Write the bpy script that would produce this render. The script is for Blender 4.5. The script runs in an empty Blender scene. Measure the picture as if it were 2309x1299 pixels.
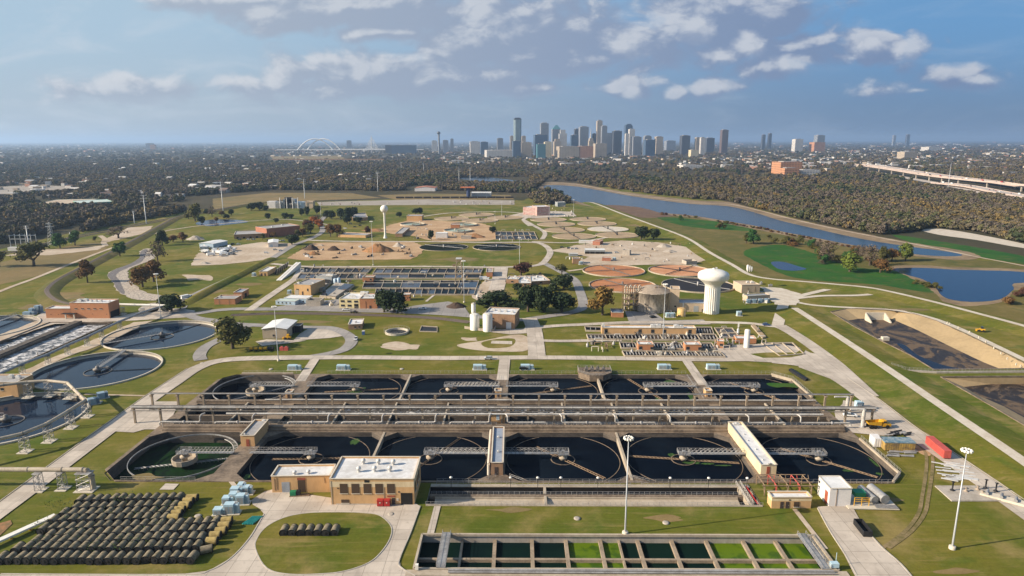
import bpy, math, random
from mathutils import Vector, Matrix
from mathutils.geometry import delaunay_2d_cdt, tessellate_polygon
random.seed(11)
sc = bpy.context.scene
col = sc.collection
PI = math.pi
R = math.radians

# ---------------------------------------------------------------- camera
FPX, PITCH, CAMH, YAW = 1532.0, R(12.28), 120.0, R(0.48)
cam_d = bpy.data.cameras.new('camera')
cam_d.sensor_width = 36.0
cam_d.lens = FPX / 2309.0 * 36.0
cam_d.clip_start = 0.5
cam_d.clip_end = 200000.0
cam = bpy.data.objects.new('camera', cam_d)
col.objects.link(cam)
cam.location = (0, 0, CAMH)
cam.rotation_euler = (PI / 2 - PITCH, R(0.10), YAW)
sc.camera = cam

def G(px, py, z=0.0):
    """a point of the surveyed site: where the sight line through a point of the photograph meets height z"""
    u = (px - 1154.5) / FPX
    v = (py - 649.5) / FPX
    c, s = math.cos(PITCH), math.sin(PITCH)
    dy = c - v * s
    dz = -s - v * c
    t = (z - CAMH) / dz
    x, y = u * t, dy * t
    cy, sy = math.cos(YAW), math.sin(YAW)
    return (x * cy - y * sy, x * sy + y * cy)

def GP(pts, z=0.0):
    return [G(p[0], p[1], z) for p in pts]

# ---------------------------------------------------------------- sun + sky
SUN_EL, SUN_AZ = R(27), R(257)
sd = Vector((math.sin(SUN_AZ) * math.cos(SUN_EL), math.cos(SUN_AZ) * math.cos(SUN_EL), math.sin(SUN_EL)))
sun_d = bpy.data.lights.new('sun', 'SUN')
sun_d.energy = 5.0
sun_d.angle = R(0.5)
sun_d.color = (1.0, 0.87, 0.70)
sun = bpy.data.objects.new('sun', sun_d)
col.objects.link(sun)
sun.rotation_euler = (-sd).to_track_quat('-Z', 'Y').to_euler()
sun.location = (-200, 0, 300)

def mathn(nt, op, a, b=None, clamp=False, c=None):
    n = nt.nodes.new('ShaderNodeMath')
    n.operation = op
    n.use_clamp = clamp
    for i, v in enumerate((a, b, c)):
        if v is None:
            continue
        if isinstance(v, (int, float)):
            n.inputs[i].default_value = v
        else:
            nt.links.new(v, n.inputs[i])
    return n.outputs[0]

def vmath(nt, op, a, b=None):
    n = nt.nodes.new('ShaderNodeVectorMath')
    n.operation = op
    for i, v in enumerate((a, b)):
        if v is None:
            continue
        if isinstance(v, (tuple, list)):
            n.inputs[i].default_value = v
        else:
            nt.links.new(v, n.inputs[i])
    return n.outputs['Value'] if op in ('LENGTH', 'DOT_PRODUCT') else n.outputs[0]

def mixc(nt, fac, a, b, blend='MIX'):
    n = nt.nodes.new('ShaderNodeMix')
    n.data_type = 'RGBA'
    n.blend_type = blend
    for i, v in ((0, fac), (6, a), (7, b)):
        if isinstance(v, (int, float)):
            n.inputs[i].default_value = v
        elif isinstance(v, tuple):
            n.inputs[i].default_value = v if len(v) == 4 else v + (1,)
        else:
            nt.links.new(v, n.inputs[i])
    return n.outputs[2]

def smooth(nt, x, lo, hi):
    n = nt.nodes.new('ShaderNodeMapRange')
    n.interpolation_type = 'SMOOTHSTEP'
    n.inputs[1].default_value = lo
    n.inputs[2].default_value = hi
    nt.links.new(x, n.inputs[0])
    return n.outputs[0]

def noise(nt, vec, scale, detail=4, rough=0.55, dist=0.0, lac=2.0):
    n = nt.nodes.new('ShaderNodeTexNoise')
    n.inputs['Scale'].default_value = scale
    n.inputs['Detail'].default_value = detail
    n.inputs['Roughness'].default_value = rough
    n.inputs['Distortion'].default_value = dist
    n.inputs['Lacunarity'].default_value = lac
    if vec is not None:
        nt.links.new(vec, n.inputs['Vector'])
    return n.outputs[0]

# cumulus banks over the city: (azimuth tangent, elevation tangent, half width, half height, strength)
CUMULI = [
    (0.175, 0.136, 0.085, 0.045, 1.0), (0.25, 0.152, 0.12, 0.032, 0.9), (0.36, 0.165, 0.10, 0.030, 0.8),
    (-0.22, 0.182, 0.20, 0.034, 1.25), (0.02, 0.150, 0.14, 0.055, 1.0), (0.30, 0.170, 0.16, 0.035, 1.0), (-0.05, 0.135, 0.10, 0.045, 0.95), (0.03, 0.115, 0.09, 0.040, 0.9),
    (0.045, 0.160, 0.055, 0.045, 0.9), (-0.19, 0.148, 0.075, 0.016, 0.95), (-0.20, 0.095, 0.16, 0.032, 0.85),
    (-0.08, 0.085, 0.12, 0.030, 0.8), (-0.33, 0.075, 0.10, 0.025, 0.6), (-0.55, 0.070, 0.10, 0.022, 0.6),
    (0.415, 0.128, 0.055, 0.024, 0.95), (0.500, 0.130, 0.050, 0.024, 0.95), (0.30, 0.118, 0.045, 0.022, 0.9),
    (0.355, 0.100, 0.060, 0.018, 0.8), (0.165, 0.074, 0.030, 0.018, 0.85), (0.23, 0.064, 0.022, 0.013, 0.9),
    (0.285, 0.070, 0.040, 0.015, 0.8), (0.33, 0.132, 0.03, 0.02, 0.9), (0.62, 0.088, 0.06, 0.014, 0.55),
    (0.53, 0.070, 0.04, 0.011, 0.45), (-0.36, 0.190, 0.14, 0.018, 0.9), (-0.03, 0.19, 0.06, 0.02, 0.8),
    (0.215, 0.175, 0.06, 0.02, 0.7), (0.12, 0.112, 0.05, 0.014, 0.6), (0.03, 0.072, 0.08, 0.012, 0.5),
]

# their sunlit heads
HEADS = [(0.173, 0.143, 0.046, 0.032), (0.209, 0.163, 0.043, 0.026), (0.244, 0.154, 0.034, 0.026), (0.155, 0.128, 0.025, 0.014), (0.332, 0.128, 0.021, 0.019), (0.293, 0.112, 0.028, 0.012), (-0.043, 0.172, 0.028, 0.034), (-0.347, 0.173, 0.025, 0.012), (-0.212, 0.098, 0.016, 0.019), (0.198, 0.08, 0.023, 0.014), (0.173, 0.068, 0.018, 0.014), (0.233, 0.066, 0.02, 0.011), (0.286, 0.074, 0.033, 0.011), (0.493, 0.128, 0.035, 0.021), (0.562, 0.126, 0.038, 0.021), (0.39, 0.104, 0.032, 0.012), (0.569, 0.068, 0.025, 0.006), (0.661, 0.084, 0.025, 0.009)]

def cloud_field(blobs=CUMULI, sc1=13, amp=2.0, off=0.10):
    g = bpy.data.node_groups.new('cloud_field', 'ShaderNodeTree')
    g.interface.new_socket('P', in_out='INPUT', socket_type='NodeSocketVector')
    g.interface.new_socket('F', in_out='OUTPUT', socket_type='NodeSocketFloat')
    gi = g.nodes.new('NodeGroupInput')
    go = g.nodes.new('NodeGroupOutput')
    P = gi.outputs[0]
    Pn = vmath(g, 'MULTIPLY', P, (1.0, 1.7, 1.0))
    n1 = noise(g, Pn, sc1, 8, 0.60, 0.3)
    n2 = noise(g, Pn, 6.5, 3, 0.5)
    acc = None
    for (u, w, a, b, k) in blobs:
        d = vmath(g, 'SUBTRACT', P, (u, w, 0))
        d = vmath(g, 'MULTIPLY', d, (1 / a, 1 / b, 0))
        v = mathn(g, 'MULTIPLY_ADD', vmath(g, 'LENGTH', d), -k, False, k)
        acc = v if acc is None else mathn(g, 'SMOOTH_MAX', acc, v, False, 0.25)
    acc = mathn(g, 'MAXIMUM', mathn(g, 'ADD', acc, off), -1.0)
    f = mathn(g, 'ADD', acc, mathn(g, 'MULTIPLY', mathn(g, 'SUBTRACT', n1, 0.5), amp))
    f = mathn(g, 'ADD', f, mathn(g, 'MULTIPLY', mathn(g, 'SUBTRACT', n2, 0.5), 0.9))
    g.links.new(f, go.inputs[0])
    return g

def make_world():
    w = bpy.data.worlds.new('World')
    sc.world = w
    w.use_nodes = True
    nt = w.node_tree
    bg = nt.nodes['Background']
    sky = nt.nodes.new('ShaderNodeTexSky')
    sky.sky_type = 'NISHITA'
    sky.sun_disc = False
    sky.sun_elevation = SUN_EL
    sky.sun_rotation = SUN_AZ
    sky.altitude = 120
    sky.air_density = 1.0
    sky.dust_density = 1.2
    sky.ozone_density = 2.0
    tc = nt.nodes.new('ShaderNodeTexCoord')
    sx = nt.nodes.new('ShaderNodeSeparateXYZ')
    nt.links.new(tc.outputs['Generated'], sx.inputs[0])
    x, y, z = sx.outputs
    yy = mathn(nt, 'MAXIMUM', y, 0.05)
    cx = nt.nodes.new('ShaderNodeCombineXYZ')
    u = mathn(nt, 'ADD', mathn(nt, 'DIVIDE', x, yy), math.tan(YAW))
    wv = mathn(nt, 'DIVIDE', z, yy)
    nt.links.new(u, cx.inputs[0])
    nt.links.new(wv, cx.inputs[1])
    P = cx.outputs[0]
    front = smooth(nt, y, 0.15, 0.45)
    grp = cloud_field()
    grp2 = cloud_field([(u_, w_, a_*1.35, b_*1.35, 1.2) for u_, w_, a_, b_ in HEADS], 21, 2.5, -0.36)
    def field(p, gr=None):
        n = nt.nodes.new('ShaderNodeGroup')
        n.node_tree = gr or grp
        nt.links.new(p, n.inputs[0])
        return n.outputs[0]
    f0 = field(P)
    f1 = field(vmath(nt, 'ADD', P, (-0.016, 0.011, 0)))
    lr = smooth(nt, u, -0.62, 0.62)
    h0 = field(P, grp2)
    head = mathn(nt, 'MULTIPLY', smooth(nt, h0, -0.25, 0.62), mathn(nt, 'MULTIPLY_ADD', lr, 0.35, False, 0.55))
    hshade = smooth(nt, mathn(nt, 'SUBTRACT', h0, field(vmath(nt, 'ADD', P, (-0.010, 0.012, 0)), grp2)), -0.50, 0.55)
    dens = mathn(nt, 'MAXIMUM', smooth(nt, f0, -0.20, 0.42), head)
    thick = smooth(nt, f0, 0.15, 1.1)
    litv = mathn(nt, 'MULTIPLY', smooth(nt, mathn(nt, 'SUBTRACT', f0, f1), -0.02, 0.55), 0.85)
    # paler towards the left, deeper blue to the right and upwards
    lr = smooth(nt, u, -0.62, 0.62)
    up = smooth(nt, wv, 0.0, 0.17)
    air = mixc(nt, up, mixc(nt, lr, (2.95, 3.5, 4.05), (1.0, 1.62, 2.65)), mixc(nt, lr, (2.8, 3.8, 4.7), (0.95, 2.2, 4.0)))
    wisp = noise(nt, vmath(nt, 'MULTIPLY', P, (1.0, 3.2, 1.0)), 4.0, 6, 0.62, 1.2)
    air = mixc(nt, mathn(nt, 'MULTIPLY', smooth(nt, wisp, 0.45, 0.75), mathn(nt, 'MULTIPLY_ADD', lr, -0.35, False, 0.5)), air, (4.2, 4.6, 5.1))
    base = mixc(nt, mathn(nt, 'MULTIPLY', front, 0.97), sky.outputs[0], air)
    dark = mixc(nt, lr, (2.7, 3.1, 3.75), (1.3, 1.8, 2.9))
    bright = mixc(nt, lr, (4.9, 5.0, 5.2), (4.4, 4.55, 4.9))
    lit = mathn(nt, 'MULTIPLY', litv, mathn(nt, 'SUBTRACT', 1.0, mathn(nt, 'MULTIPLY', thick, 0.25)))
    lit = mathn(nt, 'MAXIMUM', lit, mathn(nt, 'MULTIPLY', head, mathn(nt, 'MULTIPLY_ADD', hshade, 0.75, False, 0.22)))
    cc = mixc(nt, lit, dark, bright)
    fade = smooth(nt, wv, 0.015, 0.075)
    m = mathn(nt, 'MULTIPLY', mathn(nt, 'MULTIPLY', dens, front), mathn(nt, 'MULTIPLY', fade, 0.92))
    out = mixc(nt, m, base, cc)
    nt.links.new(out, bg.inputs[0])
    bg.inputs[1].default_value = 0.092
make_world()

sc.view_settings.view_transform = 'Standard'
sc.view_settings.look = 'None'
sc.view_settings.gamma = 1.0
sc.view_settings.exposure = 0.68
sc.cycles.max_bounces = 6
sc.cycles.diffuse_bounces = 2
sc.cycles.glossy_bounces = 3
sc.cycles.transmission_bounces = 2
sc.cycles.transparent_max_bounces = 6
sc.cycles.volume_bounces = 0
sc.cycles.caustics_reflective = False
sc.cycles.caustics_refractive = False

# ---------------------------------------------------------------- helpers
def tag(o, label=None, cat=None, group=None, kind=None):
    if label: o['label'] = label
    if cat: o['category'] = cat
    if group: o['group'] = group
    if kind: o['kind'] = kind
    return o

def thing(name, label, cat, loc=(0, 0, 0), rz=0.0, group=None):
    o = bpy.data.objects.new(name, None)
    o.empty_display_size = 0.5
    col.objects.link(o)
    o.location = loc if len(loc) == 3 else (loc[0], loc[1], 0)
    o.rotation_euler = (0, 0, rz)
    return tag(o, label, cat, group)

def copy_tree(o, loc=None, rz=None, label=None, parent=None, scale=None):
    c = o.copy()
    col.objects.link(c)
    if parent: c.parent = parent
    if loc is not None: c.location = loc if len(loc) == 3 else (loc[0], loc[1], 0)
    if rz is not None: c.rotation_euler = (0, 0, rz)
    if scale is not None: c.scale = scale
    if label: c['label'] = label
    for ch in o.children:
        copy_tree(ch, parent=c)
    return c

class MB:
    """collects shapes for ONE mesh object"""
    def __init__(s):
        s.v, s.f, s.m = [], [], []
        s.mi = 0
        s.smooth = []
        s.sm = False
    def mat(s, i): s.mi = i; return s
    def add(s, v, f):
        b = len(s.v)
        s.v += [tuple(p) for p in v]
        for q in f:
            s.f.append(tuple(i + b for i in q)); s.m.append(s.mi); s.smooth.append(s.sm)
        return s
    def box(s, x0, y0, z0, x1, y1, z1):
        if x0 > x1: x0, x1 = x1, x0
        if y0 > y1: y0, y1 = y1, y0
        v = [(x0, y0, z0), (x1, y0, z0), (x1, y1, z0), (x0, y1, z0), (x0, y0, z1), (x1, y0, z1), (x1, y1, z1), (x0, y1, z1)]
        return s.add(v, [(0, 3, 2, 1), (4, 5, 6, 7), (0, 1, 5, 4), (1, 2, 6, 5), (2, 3, 7, 6), (3, 0, 4, 7)])
    def cbox(s, cx, cy, z0, w, d, h, rz=0.0):
        c, n = math.cos(rz), math.sin(rz)
        q = [(-w/2, -d/2), (w/2, -d/2), (w/2, d/2), (-w/2, d/2)]
        return s.prism([(cx + a*c - b*n, cy + a*n + b*c) for a, b in q], z0, z0 + h)
    def prism(s, poly, z0, z1, cap=True, bottom=True):
        n = len(poly)
        area = sum(poly[i][0]*poly[(i+1) % n][1] - poly[(i+1) % n][0]*poly[i][1] for i in range(n))
        if area < 0: poly = poly[::-1]
        v = [(x, y, z0) for x, y in poly] + [(x, y, z1) for x, y in poly]
        f = [(i, (i+1) % n, n + (i+1) % n, n + i) for i in range(n)]
        if cap:
            if n <= 4: f.append(tuple(range(n, 2*n)))
            else:
                for t in tessellate_polygon([[Vector((x, y, 0)) for x, y in poly]]):
                    a, b, c = t
                    ar = (poly[b][0]-poly[a][0])*(poly[c][1]-poly[a][1])-(poly[c][0]-poly[a][0])*(poly[b][1]-poly[a][1])
                    if ar < 0: b, c = c, b
                    f.append((n+a, n+b, n+c))
        if bottom and n <= 4: f.append(tuple(range(n-1, -1, -1)))
        return s.add(v, f)
    def sheet(s, poly, z):
        n = len(poly); f = []
        for a, b, c in tessellate_polygon([[Vector((x, y, 0)) for x, y in poly]]):
            ar = (poly[b][0]-poly[a][0])*(poly[c][1]-poly[a][1])-(poly[c][0]-poly[a][0])*(poly[b][1]-poly[a][1])
            if ar < 0: b, c = c, b
            f.append((a, b, c))
        return s.add([(x, y, z) for x, y in poly], f)
    def wall(s, pts, z0, z1, t, closed=False):
        n = len(pts)
        for i in range(n if closed else n-1):
            s.bar3((pts[i][0], pts[i][1]), (pts[(i+1) % n][0], pts[(i+1) % n][1]), z0, z1, t)
        return s
    def bar3(s, a, b, z0, z1, t):
        dx, dy = b[0]-a[0], b[1]-a[1]
        L = math.hypot(dx, dy) or 1
        nx, ny = -dy/L*t/2, dx/L*t/2
        return s.prism([(a[0]+nx, a[1]+ny), (a[0]-nx, a[1]-ny), (b[0]-nx, b[1]-ny), (b[0]+nx, b[1]+ny)], z0, z1)
    def tube(s, a, b, r, r2=None, n=8, cap=True):
        a, b = Vector(a), Vector(b)
        d = b - a
        L = d.length
        if L < 1e-6: return s
        d /= L
        up = Vector((0, 0, 1)) if abs(d.z) < 0.95 else Vector((1, 0, 0))
        p = d.cross(up).normalized(); q = p.cross(d)
        r2 = r if r2 is None else r2
        v = []
        for (c, rr) in ((a, r), (b, r2)):
            for i in range(n):
                t = 2*PI*i/n
                v.append(c + (p*math.cos(t) + q*math.sin(t))*rr)
        o = s.sm; s.sm = n > 6
        s.add(v, [((i+1) % n, i, n+i, n+(i+1) % n) for i in range(n)])
        s.sm = False
        if cap:
            s.add(v[:n], [tuple(range(n))]); s.add(v[n:], [tuple(range(n-1, -1, -1))])
        s.sm = o
        return s
    def path(s, pts, r, n=8):
        for i in range(len(pts)-1):
            s.tube(pts[i], pts[i+1], r, None, n)
        return s
    def lathe(s, prof, cx=0, cy=0, n=24, smooth=True):
        v = []
        for (r, z) in prof:
            for i in range(n):
                t = 2*PI*i/n
                v.append((cx + r*math.cos(t), cy + r*math.sin(t), z))
        o = s.sm; s.sm = smooth
        s.add(v, [(j*n+i, j*n+(i+1) % n, (j+1)*n+(i+1) % n, (j+1)*n+i) for j in range(len(prof)-1) for i in range(n)])
        s.sm = o
        return s
    def ring(s, cx, cy, r0, r1, z0, z1, n=48, a0=0, a1=2*PI):
        full = abs(a1-a0-2*PI) < 1e-6
        v = []; m = n if full else n+1
        for i in range(m):
            t = a0 + (a1-a0)*i/n
            c, q = math.cos(t), math.sin(t)
            v += [(cx+r0*c, cy+r0*q, z0), (cx+r1*c, cy+r1*q, z0), (cx+r1*c, cy+r1*q, z1), (cx+r0*c, cy+r0*q, z1)]
        f = []
        for i in range(n):
            a, b = 4*i, 4*((i+1) % m)
            f += [(a+3, a+2, b+2, b+3), (a+1, b+1, b+2, a+2), (a, a+3, b+3, b), (a, b, b+1, a+1)]
        return s.add(v, f)
    def truss(s, a, b, w, h, n, r=0.07):
        """a light lattice girder with rails from a to b"""
        a, b = Vector(a), Vector(b)
        d = (b-a).normalized()
        side = Vector((-d.y, d.x, 0)).normalized()*w/2
        up = Vector((0, 0, h))
        for sgn in (-1, 1):
            o = side*sgn
            s.tube(a+o, b+o, r, None, 4); s.tube(a+o+up, b+o+up, r, None, 4)
            for i in range(n+1):
                p = a.lerp(b, i/n)+o
                s.tube(p, p+up, r*.8, None, 4, False)
                if i < n:
                    q = a.lerp(b, (i+1)/n)+o
                    s.tube(p, q+up, r*.8, None, 4, False)
        return s
    def build(s, name, mats, parent=None, at=None):
        me = bpy.data.meshes.new(name)
        me.from_pydata(s.v, [], s.f)
        if not isinstance(mats, (list, tuple)): mats = [mats]
        for m in mats: me.materials.append(m)
        if len(mats) > 1: me.polygons.foreach_set('material_index', s.m)
        if any(s.smooth): me.polygons.foreach_set('use_smooth', s.smooth)
        me.update()
        o = bpy.data.objects.new(name, me)
        col.objects.link(o)
        if parent: o.parent = parent
        return o

def struct(name, mb, m):
    return tag(mb.build(name, m), None, None, None, 'structure')

def cr(pts, n=6, closed=False):
    """a smooth run through the given points"""
    out = []; N = len(pts)
    rng = range(N if closed else N-1)
    for i in rng:
        if closed: p0, p1, p2, p3 = pts[i-1], pts[i], pts[(i+1) % N], pts[(i+2) % N]
        else: p0, p1, p2, p3 = pts[max(i-1, 0)], pts[i], pts[i+1], pts[min(i+2, N-1)]
        for k in range(n):
            t = k/n
            out.append(tuple(0.5*((2*b) + (-a+c)*t + (2*a-5*b+4*c-d)*t*t + (-a+3*b-3*c+d)*t**3) for a, b, c, d in zip(p0, p1, p2, p3)))
    if not closed: out.append(tuple(pts[-1]))
    return out

def ribbon_poly(pts, w):
    L, Rr = [], []
    n = len(pts)
    for i in range(n):
        a = pts[max(i-1, 0)]; b = pts[min(i+1, n-1)]
        dx, dy = b[0]-a[0], b[1]-a[1]
        l = math.hypot(dx, dy) or 1
        ww = w if isinstance(w, (int, float)) else w[0]+(w[1]-w[0])*i/(n-1)
        nx, ny = -dy/l*ww/2, dx/l*ww/2
        L.append((pts[i][0]+nx, pts[i][1]+ny)); Rr.append((pts[i][0]-nx, pts[i][1]-ny))
    return L, Rr

def ribbon(mb, pts, w, z):
    L, Rr = ribbon_poly(pts, w)
    n = len(pts)
    mb.add([(x, y, z) for x, y in L]+[(x, y, z) for x, y in Rr], [(i, n+i, n+i+1, i+1) for i in range(n-1)])
    return mb

# ---------------------------------------------------------------- materials
def newmat(name):
    m = bpy.data.materials.new(name)
    m.use_nodes = True
    nt = m.node_tree
    return m, nt, nt.nodes['Principled BSDF']

def world_pos(nt):
    return nt.nodes.new('ShaderNodeNewGeometry').outputs['Position']

def mat(name, c, rough=0.8, metal=0.0, var=0.25, scale=0.4, c2=None, spec=0.3, stretch=None, bump=0.0, rnd=0.0, scale2=None):
    """colour c varied by two sizes of noise towards c2 (stains and weather)"""
    m, nt, b = newmat(name)
    pos = world_pos(nt)
    if stretch: pos = vmath(nt, 'MULTIPLY', pos, stretch)
    if c2 is None: c2 = tuple(x*(1-var) for x in c)
    n1 = noise(nt, pos, scale, 5, 0.6)
    n2 = noise(nt, pos, scale2 or scale*6.3, 4, 0.6)
    f = mathn(nt, 'ADD', mathn(nt, 'MULTIPLY', n1, 0.6), mathn(nt, 'MULTIPLY', n2, 0.4))
    cc = mixc(nt, smooth(nt, f, 0.38, 0.64), c, c2)
    if rnd:
        oi = nt.nodes.new('ShaderNodeObjectInfo')
        k = mathn(nt, 'ADD', 1-rnd, mathn(nt, 'MULTIPLY', oi.outputs['Random'], 2*rnd))
        cc = vmath(nt, 'SCALE', cc)
        nt.links.new(k, cc.node.inputs['Scale'])
    nt.links.new(cc, b.inputs['Base Color'])
    b.inputs['Roughness'].default_value = rough
    b.inputs['Metallic'].default_value = metal
    b.inputs['Specular IOR Level'].default_value = spec
    if bump:
        bn = nt.nodes.new('ShaderNodeBump')
        bn.inputs['Strength'].default_value = bump
        bn.inputs['Distance'].default_value = 0.2
        nt.links.new(n2, bn.inputs['Height'])
        nt.links.new(bn.outputs[0], b.inputs['Normal'])
    return m

def grass_mat(name, a, b_, dry, dryness=0.5, mow=0.0, mowdir=(0, 1, 0), big=0.012, bigamt=0.5):
    m, nt, b = newmat(name)
    pos = world_pos(nt)
    n1 = noise(nt, pos, big, 6, 0.62, 0.4)
    n2 = noise(nt, pos, 0.09, 5, 0.65)
    n3 = noise(nt, pos, 1.1, 3, 0.7)
    n4 = noise(nt, vmath(nt, 'ADD', pos, (531, 77, 3)), big*2.3, 5, 0.6, 0.8)
    cc = mixc(nt, smooth(nt, n1, 0.5-bigamt*.3, 0.5+bigamt*.3), a, b_)
    f = mathn(nt, 'ADD', mathn(nt, 'MULTIPLY', n4, 0.62), mathn(nt, 'MULTIPLY', n2, 0.38))
    cc = mixc(nt, mathn(nt, 'MULTIPLY', smooth(nt, f, 0.47, 0.68), dryness), cc, dry)
    n5 = noise(nt, vmath(nt, 'MULTIPLY', pos, (0.035, 0.42, 1)), 1.0, 5, 0.7, 0.6)
    n6 = noise(nt, pos, 0.03, 4, 0.6, 1.2)
    cc = mixc(nt, mathn(nt, 'MULTIPLY', smooth(nt, n5, 0.5, 0.74), dryness*0.8), cc, dry)
    cc = mixc(nt, mathn(nt, 'MULTIPLY', smooth(nt, n6, 0.56, 0.70), 0.55), cc, (a[0]*0.62, a[1]*0.92, a[2]*0.9))
    n7 = noise(nt, pos, 0.33, 3, 0.7)
    v = mathn(nt, 'ADD', 0.46, mathn(nt, 'ADD', mathn(nt, 'MULTIPLY', n3, 0.52), mathn(nt, 'MULTIPLY', n7, 0.44)))
    v = mathn(nt, 'ADD', v, mathn(nt, 'MULTIPLY', n2, 0.20))
    if mow:
        st = nt.nodes.new('ShaderNodeTexWave')
        st.inputs['Scale'].default_value = 0.16
        st.inputs['Distortion'].default_value = 1.2
        st.inputs['Detail'].default_value = 3
        st.inputs['Detail Scale'].default_value = 0.35
        st.bands_direction = 'Y' if mowdir[1] else 'X'
        nt.links.new(pos, st.inputs[0])
        v = mathn(nt, 'ADD', v, mathn(nt, 'MULTIPLY', mathn(nt, 'SUBTRACT', st.outputs['Fac'], 0.5), mow))
    sc_ = vmath(nt, 'SCALE', cc)
    nt.links.new(v, sc_.node.inputs['Scale'])
    nt.links.new(sc_, b.inputs['Base Color'])
    b.inputs['Roughness'].default_value = 0.95
    b.inputs['Specular IOR Level'].default_value = 0.1
    return m

def slab_mat(name, c, c2, size=5.5):
    """poured concrete: slabs of slightly different age, joints, oil and tyre stains"""
    m, nt, b = newmat(name)
    pos = world_pos(nt)
    q = vmath(nt, 'SCALE', pos); q.node.inputs['Scale'].default_value = 1/size
    wn = nt.nodes.new('ShaderNodeTexWhiteNoise'); nt.links.new(vmath(nt, 'FLOOR', q), wn.inputs['Vector'])
    n1 = noise(nt, pos, .06, 5, .6); n2 = noise(nt, pos, .55, 5, .65); n3 = noise(nt, vmath(nt, 'MULTIPLY', pos, (.6, .08, 1)), 1.0, 4, .6)
    cc = mixc(nt, smooth(nt, n1, .38, .64), c, c2)
    cc = mixc(nt, mathn(nt, 'MULTIPLY', smooth(nt, n2, .55, .75), .5), cc, tuple(x*.55 for x in c2))
    cc = mixc(nt, mathn(nt, 'MULTIPLY', smooth(nt, n3, .52, .72), .35), cc, tuple(x*.6 for x in c2))
    sp = nt.nodes.new('ShaderNodeSeparateXYZ'); nt.links.new(vmath(nt, 'FRACTION', q), sp.inputs[0])
    j = mathn(nt, 'MAXIMUM', mathn(nt, 'LESS_THAN', sp.outputs[0], .035), mathn(nt, 'LESS_THAN', sp.outputs[1], .035))
    cc = mixc(nt, mathn(nt, 'MULTIPLY', j, .55), cc, tuple(x*.4 for x in c2))
    s_ = vmath(nt, 'SCALE', cc); nt.links.new(mathn(nt, 'MULTIPLY_ADD', wn.outputs['Value'], .16, False, .92), s_.node.inputs['Scale'])
    nt.links.new(s_, b.inputs['Base Color']); b.inputs['Roughness'].default_value = .85; b.inputs['Specular IOR Level'].default_value = .25
    return m

def water_mat(name, c, rough=0.08, bump=0.05, bscale=0.8, spec=0.5, foam=None, foamscale=0.15, lo=0.52, hi=0.6, c2=None, cscale=0.02):
    m, nt, b = newmat(name)
    pos = world_pos(nt)
    cc = c
    if c2 is not None:
        cc = mixc(nt, smooth(nt, noise(nt, pos, cscale, 4, 0.6, 0.5), 0.42, 0.62), c, c2)
    if foam is not None:
        nf = noise(nt, vmath(nt, 'MULTIPLY', pos, (1, 1.6, 1)), foamscale, 7, 0.72, 1.0)
        k = smooth(nt, nf, lo, hi)
        cc = mixc(nt, k, cc, foam)
        nt.links.new(mathn(nt, 'MULTIPLY_ADD', k, 0.6, False, rough), b.inputs['Roughness'])
    else:
        b.inputs['Roughness'].default_value = rough
    if isinstance(cc, tuple): b.inputs['Base Color'].default_value = cc + (1,)
    else: nt.links.new(cc, b.inputs['Base Color'])
    b.inputs['Specular IOR Level'].default_value = spec
    b.inputs['IOR'].default_value = 1.33 if spec > .1 else 1.16
    if bump:
        bn = nt.nodes.new('ShaderNodeBump')
        bn.inputs['Strength'].default_value = bump
        bn.inputs['Distance'].default_value = 0.3
        nt.links.new(noise(nt, pos, bscale, 4, 0.6), bn.inputs['Height'])
        nt.links.new(bn.outputs[0], b.inputs['Normal'])
    return m
# ---------------------------------------------------------------- surveying helpers
def proj(x, y, z):
    cy, sy = math.cos(YAW), math.sin(YAW)
    X, Y = x*cy+y*sy, -x*sy+y*cy
    c, s = math.cos(PITCH), math.sin(PITCH)
    zc = Y*c+(CAMH-z)*s; yc = (CAMH-z)*c-Y*s
    return (1154.5+FPX*X/zc, 649.5+FPX*yc/zc)

def hgt(px, py, topy):
    """height of an upright thing standing at a point of the photograph and reaching up to topy"""
    x, y = G(px, py)
    lo, hi = 0.0, 400.0
    for _ in range(40):
        m = (lo+hi)/2
        if proj(x, y, m)[1] > topy: lo = m
        else: hi = m
    return lo

def scale_at(px, py):
    x, y = G(px, py)
    return abs(proj(x+1, y, 0)[0]-proj(x, y, 0)[0])

def face_frame(face, W, D):
    """origin and direction of a wall of a local box W x D (front y=0)"""
    return {'f': ((0, 0), (1, 0), W), 'r': ((W, 0), (0, 1), D), 'b': ((W, D), (-1, 0), W), 'l': ((0, D), (0, -1), D)}[face]

def on_wall(face, W, D, u, z, w, h, t=0.10, inset=0.0):
    (ox, oy), (dx, dy), L = face_frame(face, W, D)
    nx, ny = dy, -dx
    u0 = u*L-w/2; u1 = u*L+w/2
    p = lambda a, q: (ox+dx*a+nx*q, oy+dy*a+ny*q)
    return MB().prism([p(u0, -0.05), p(u1, -0.05), p(u1, t), p(u0, t)], z, z+h)

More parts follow.
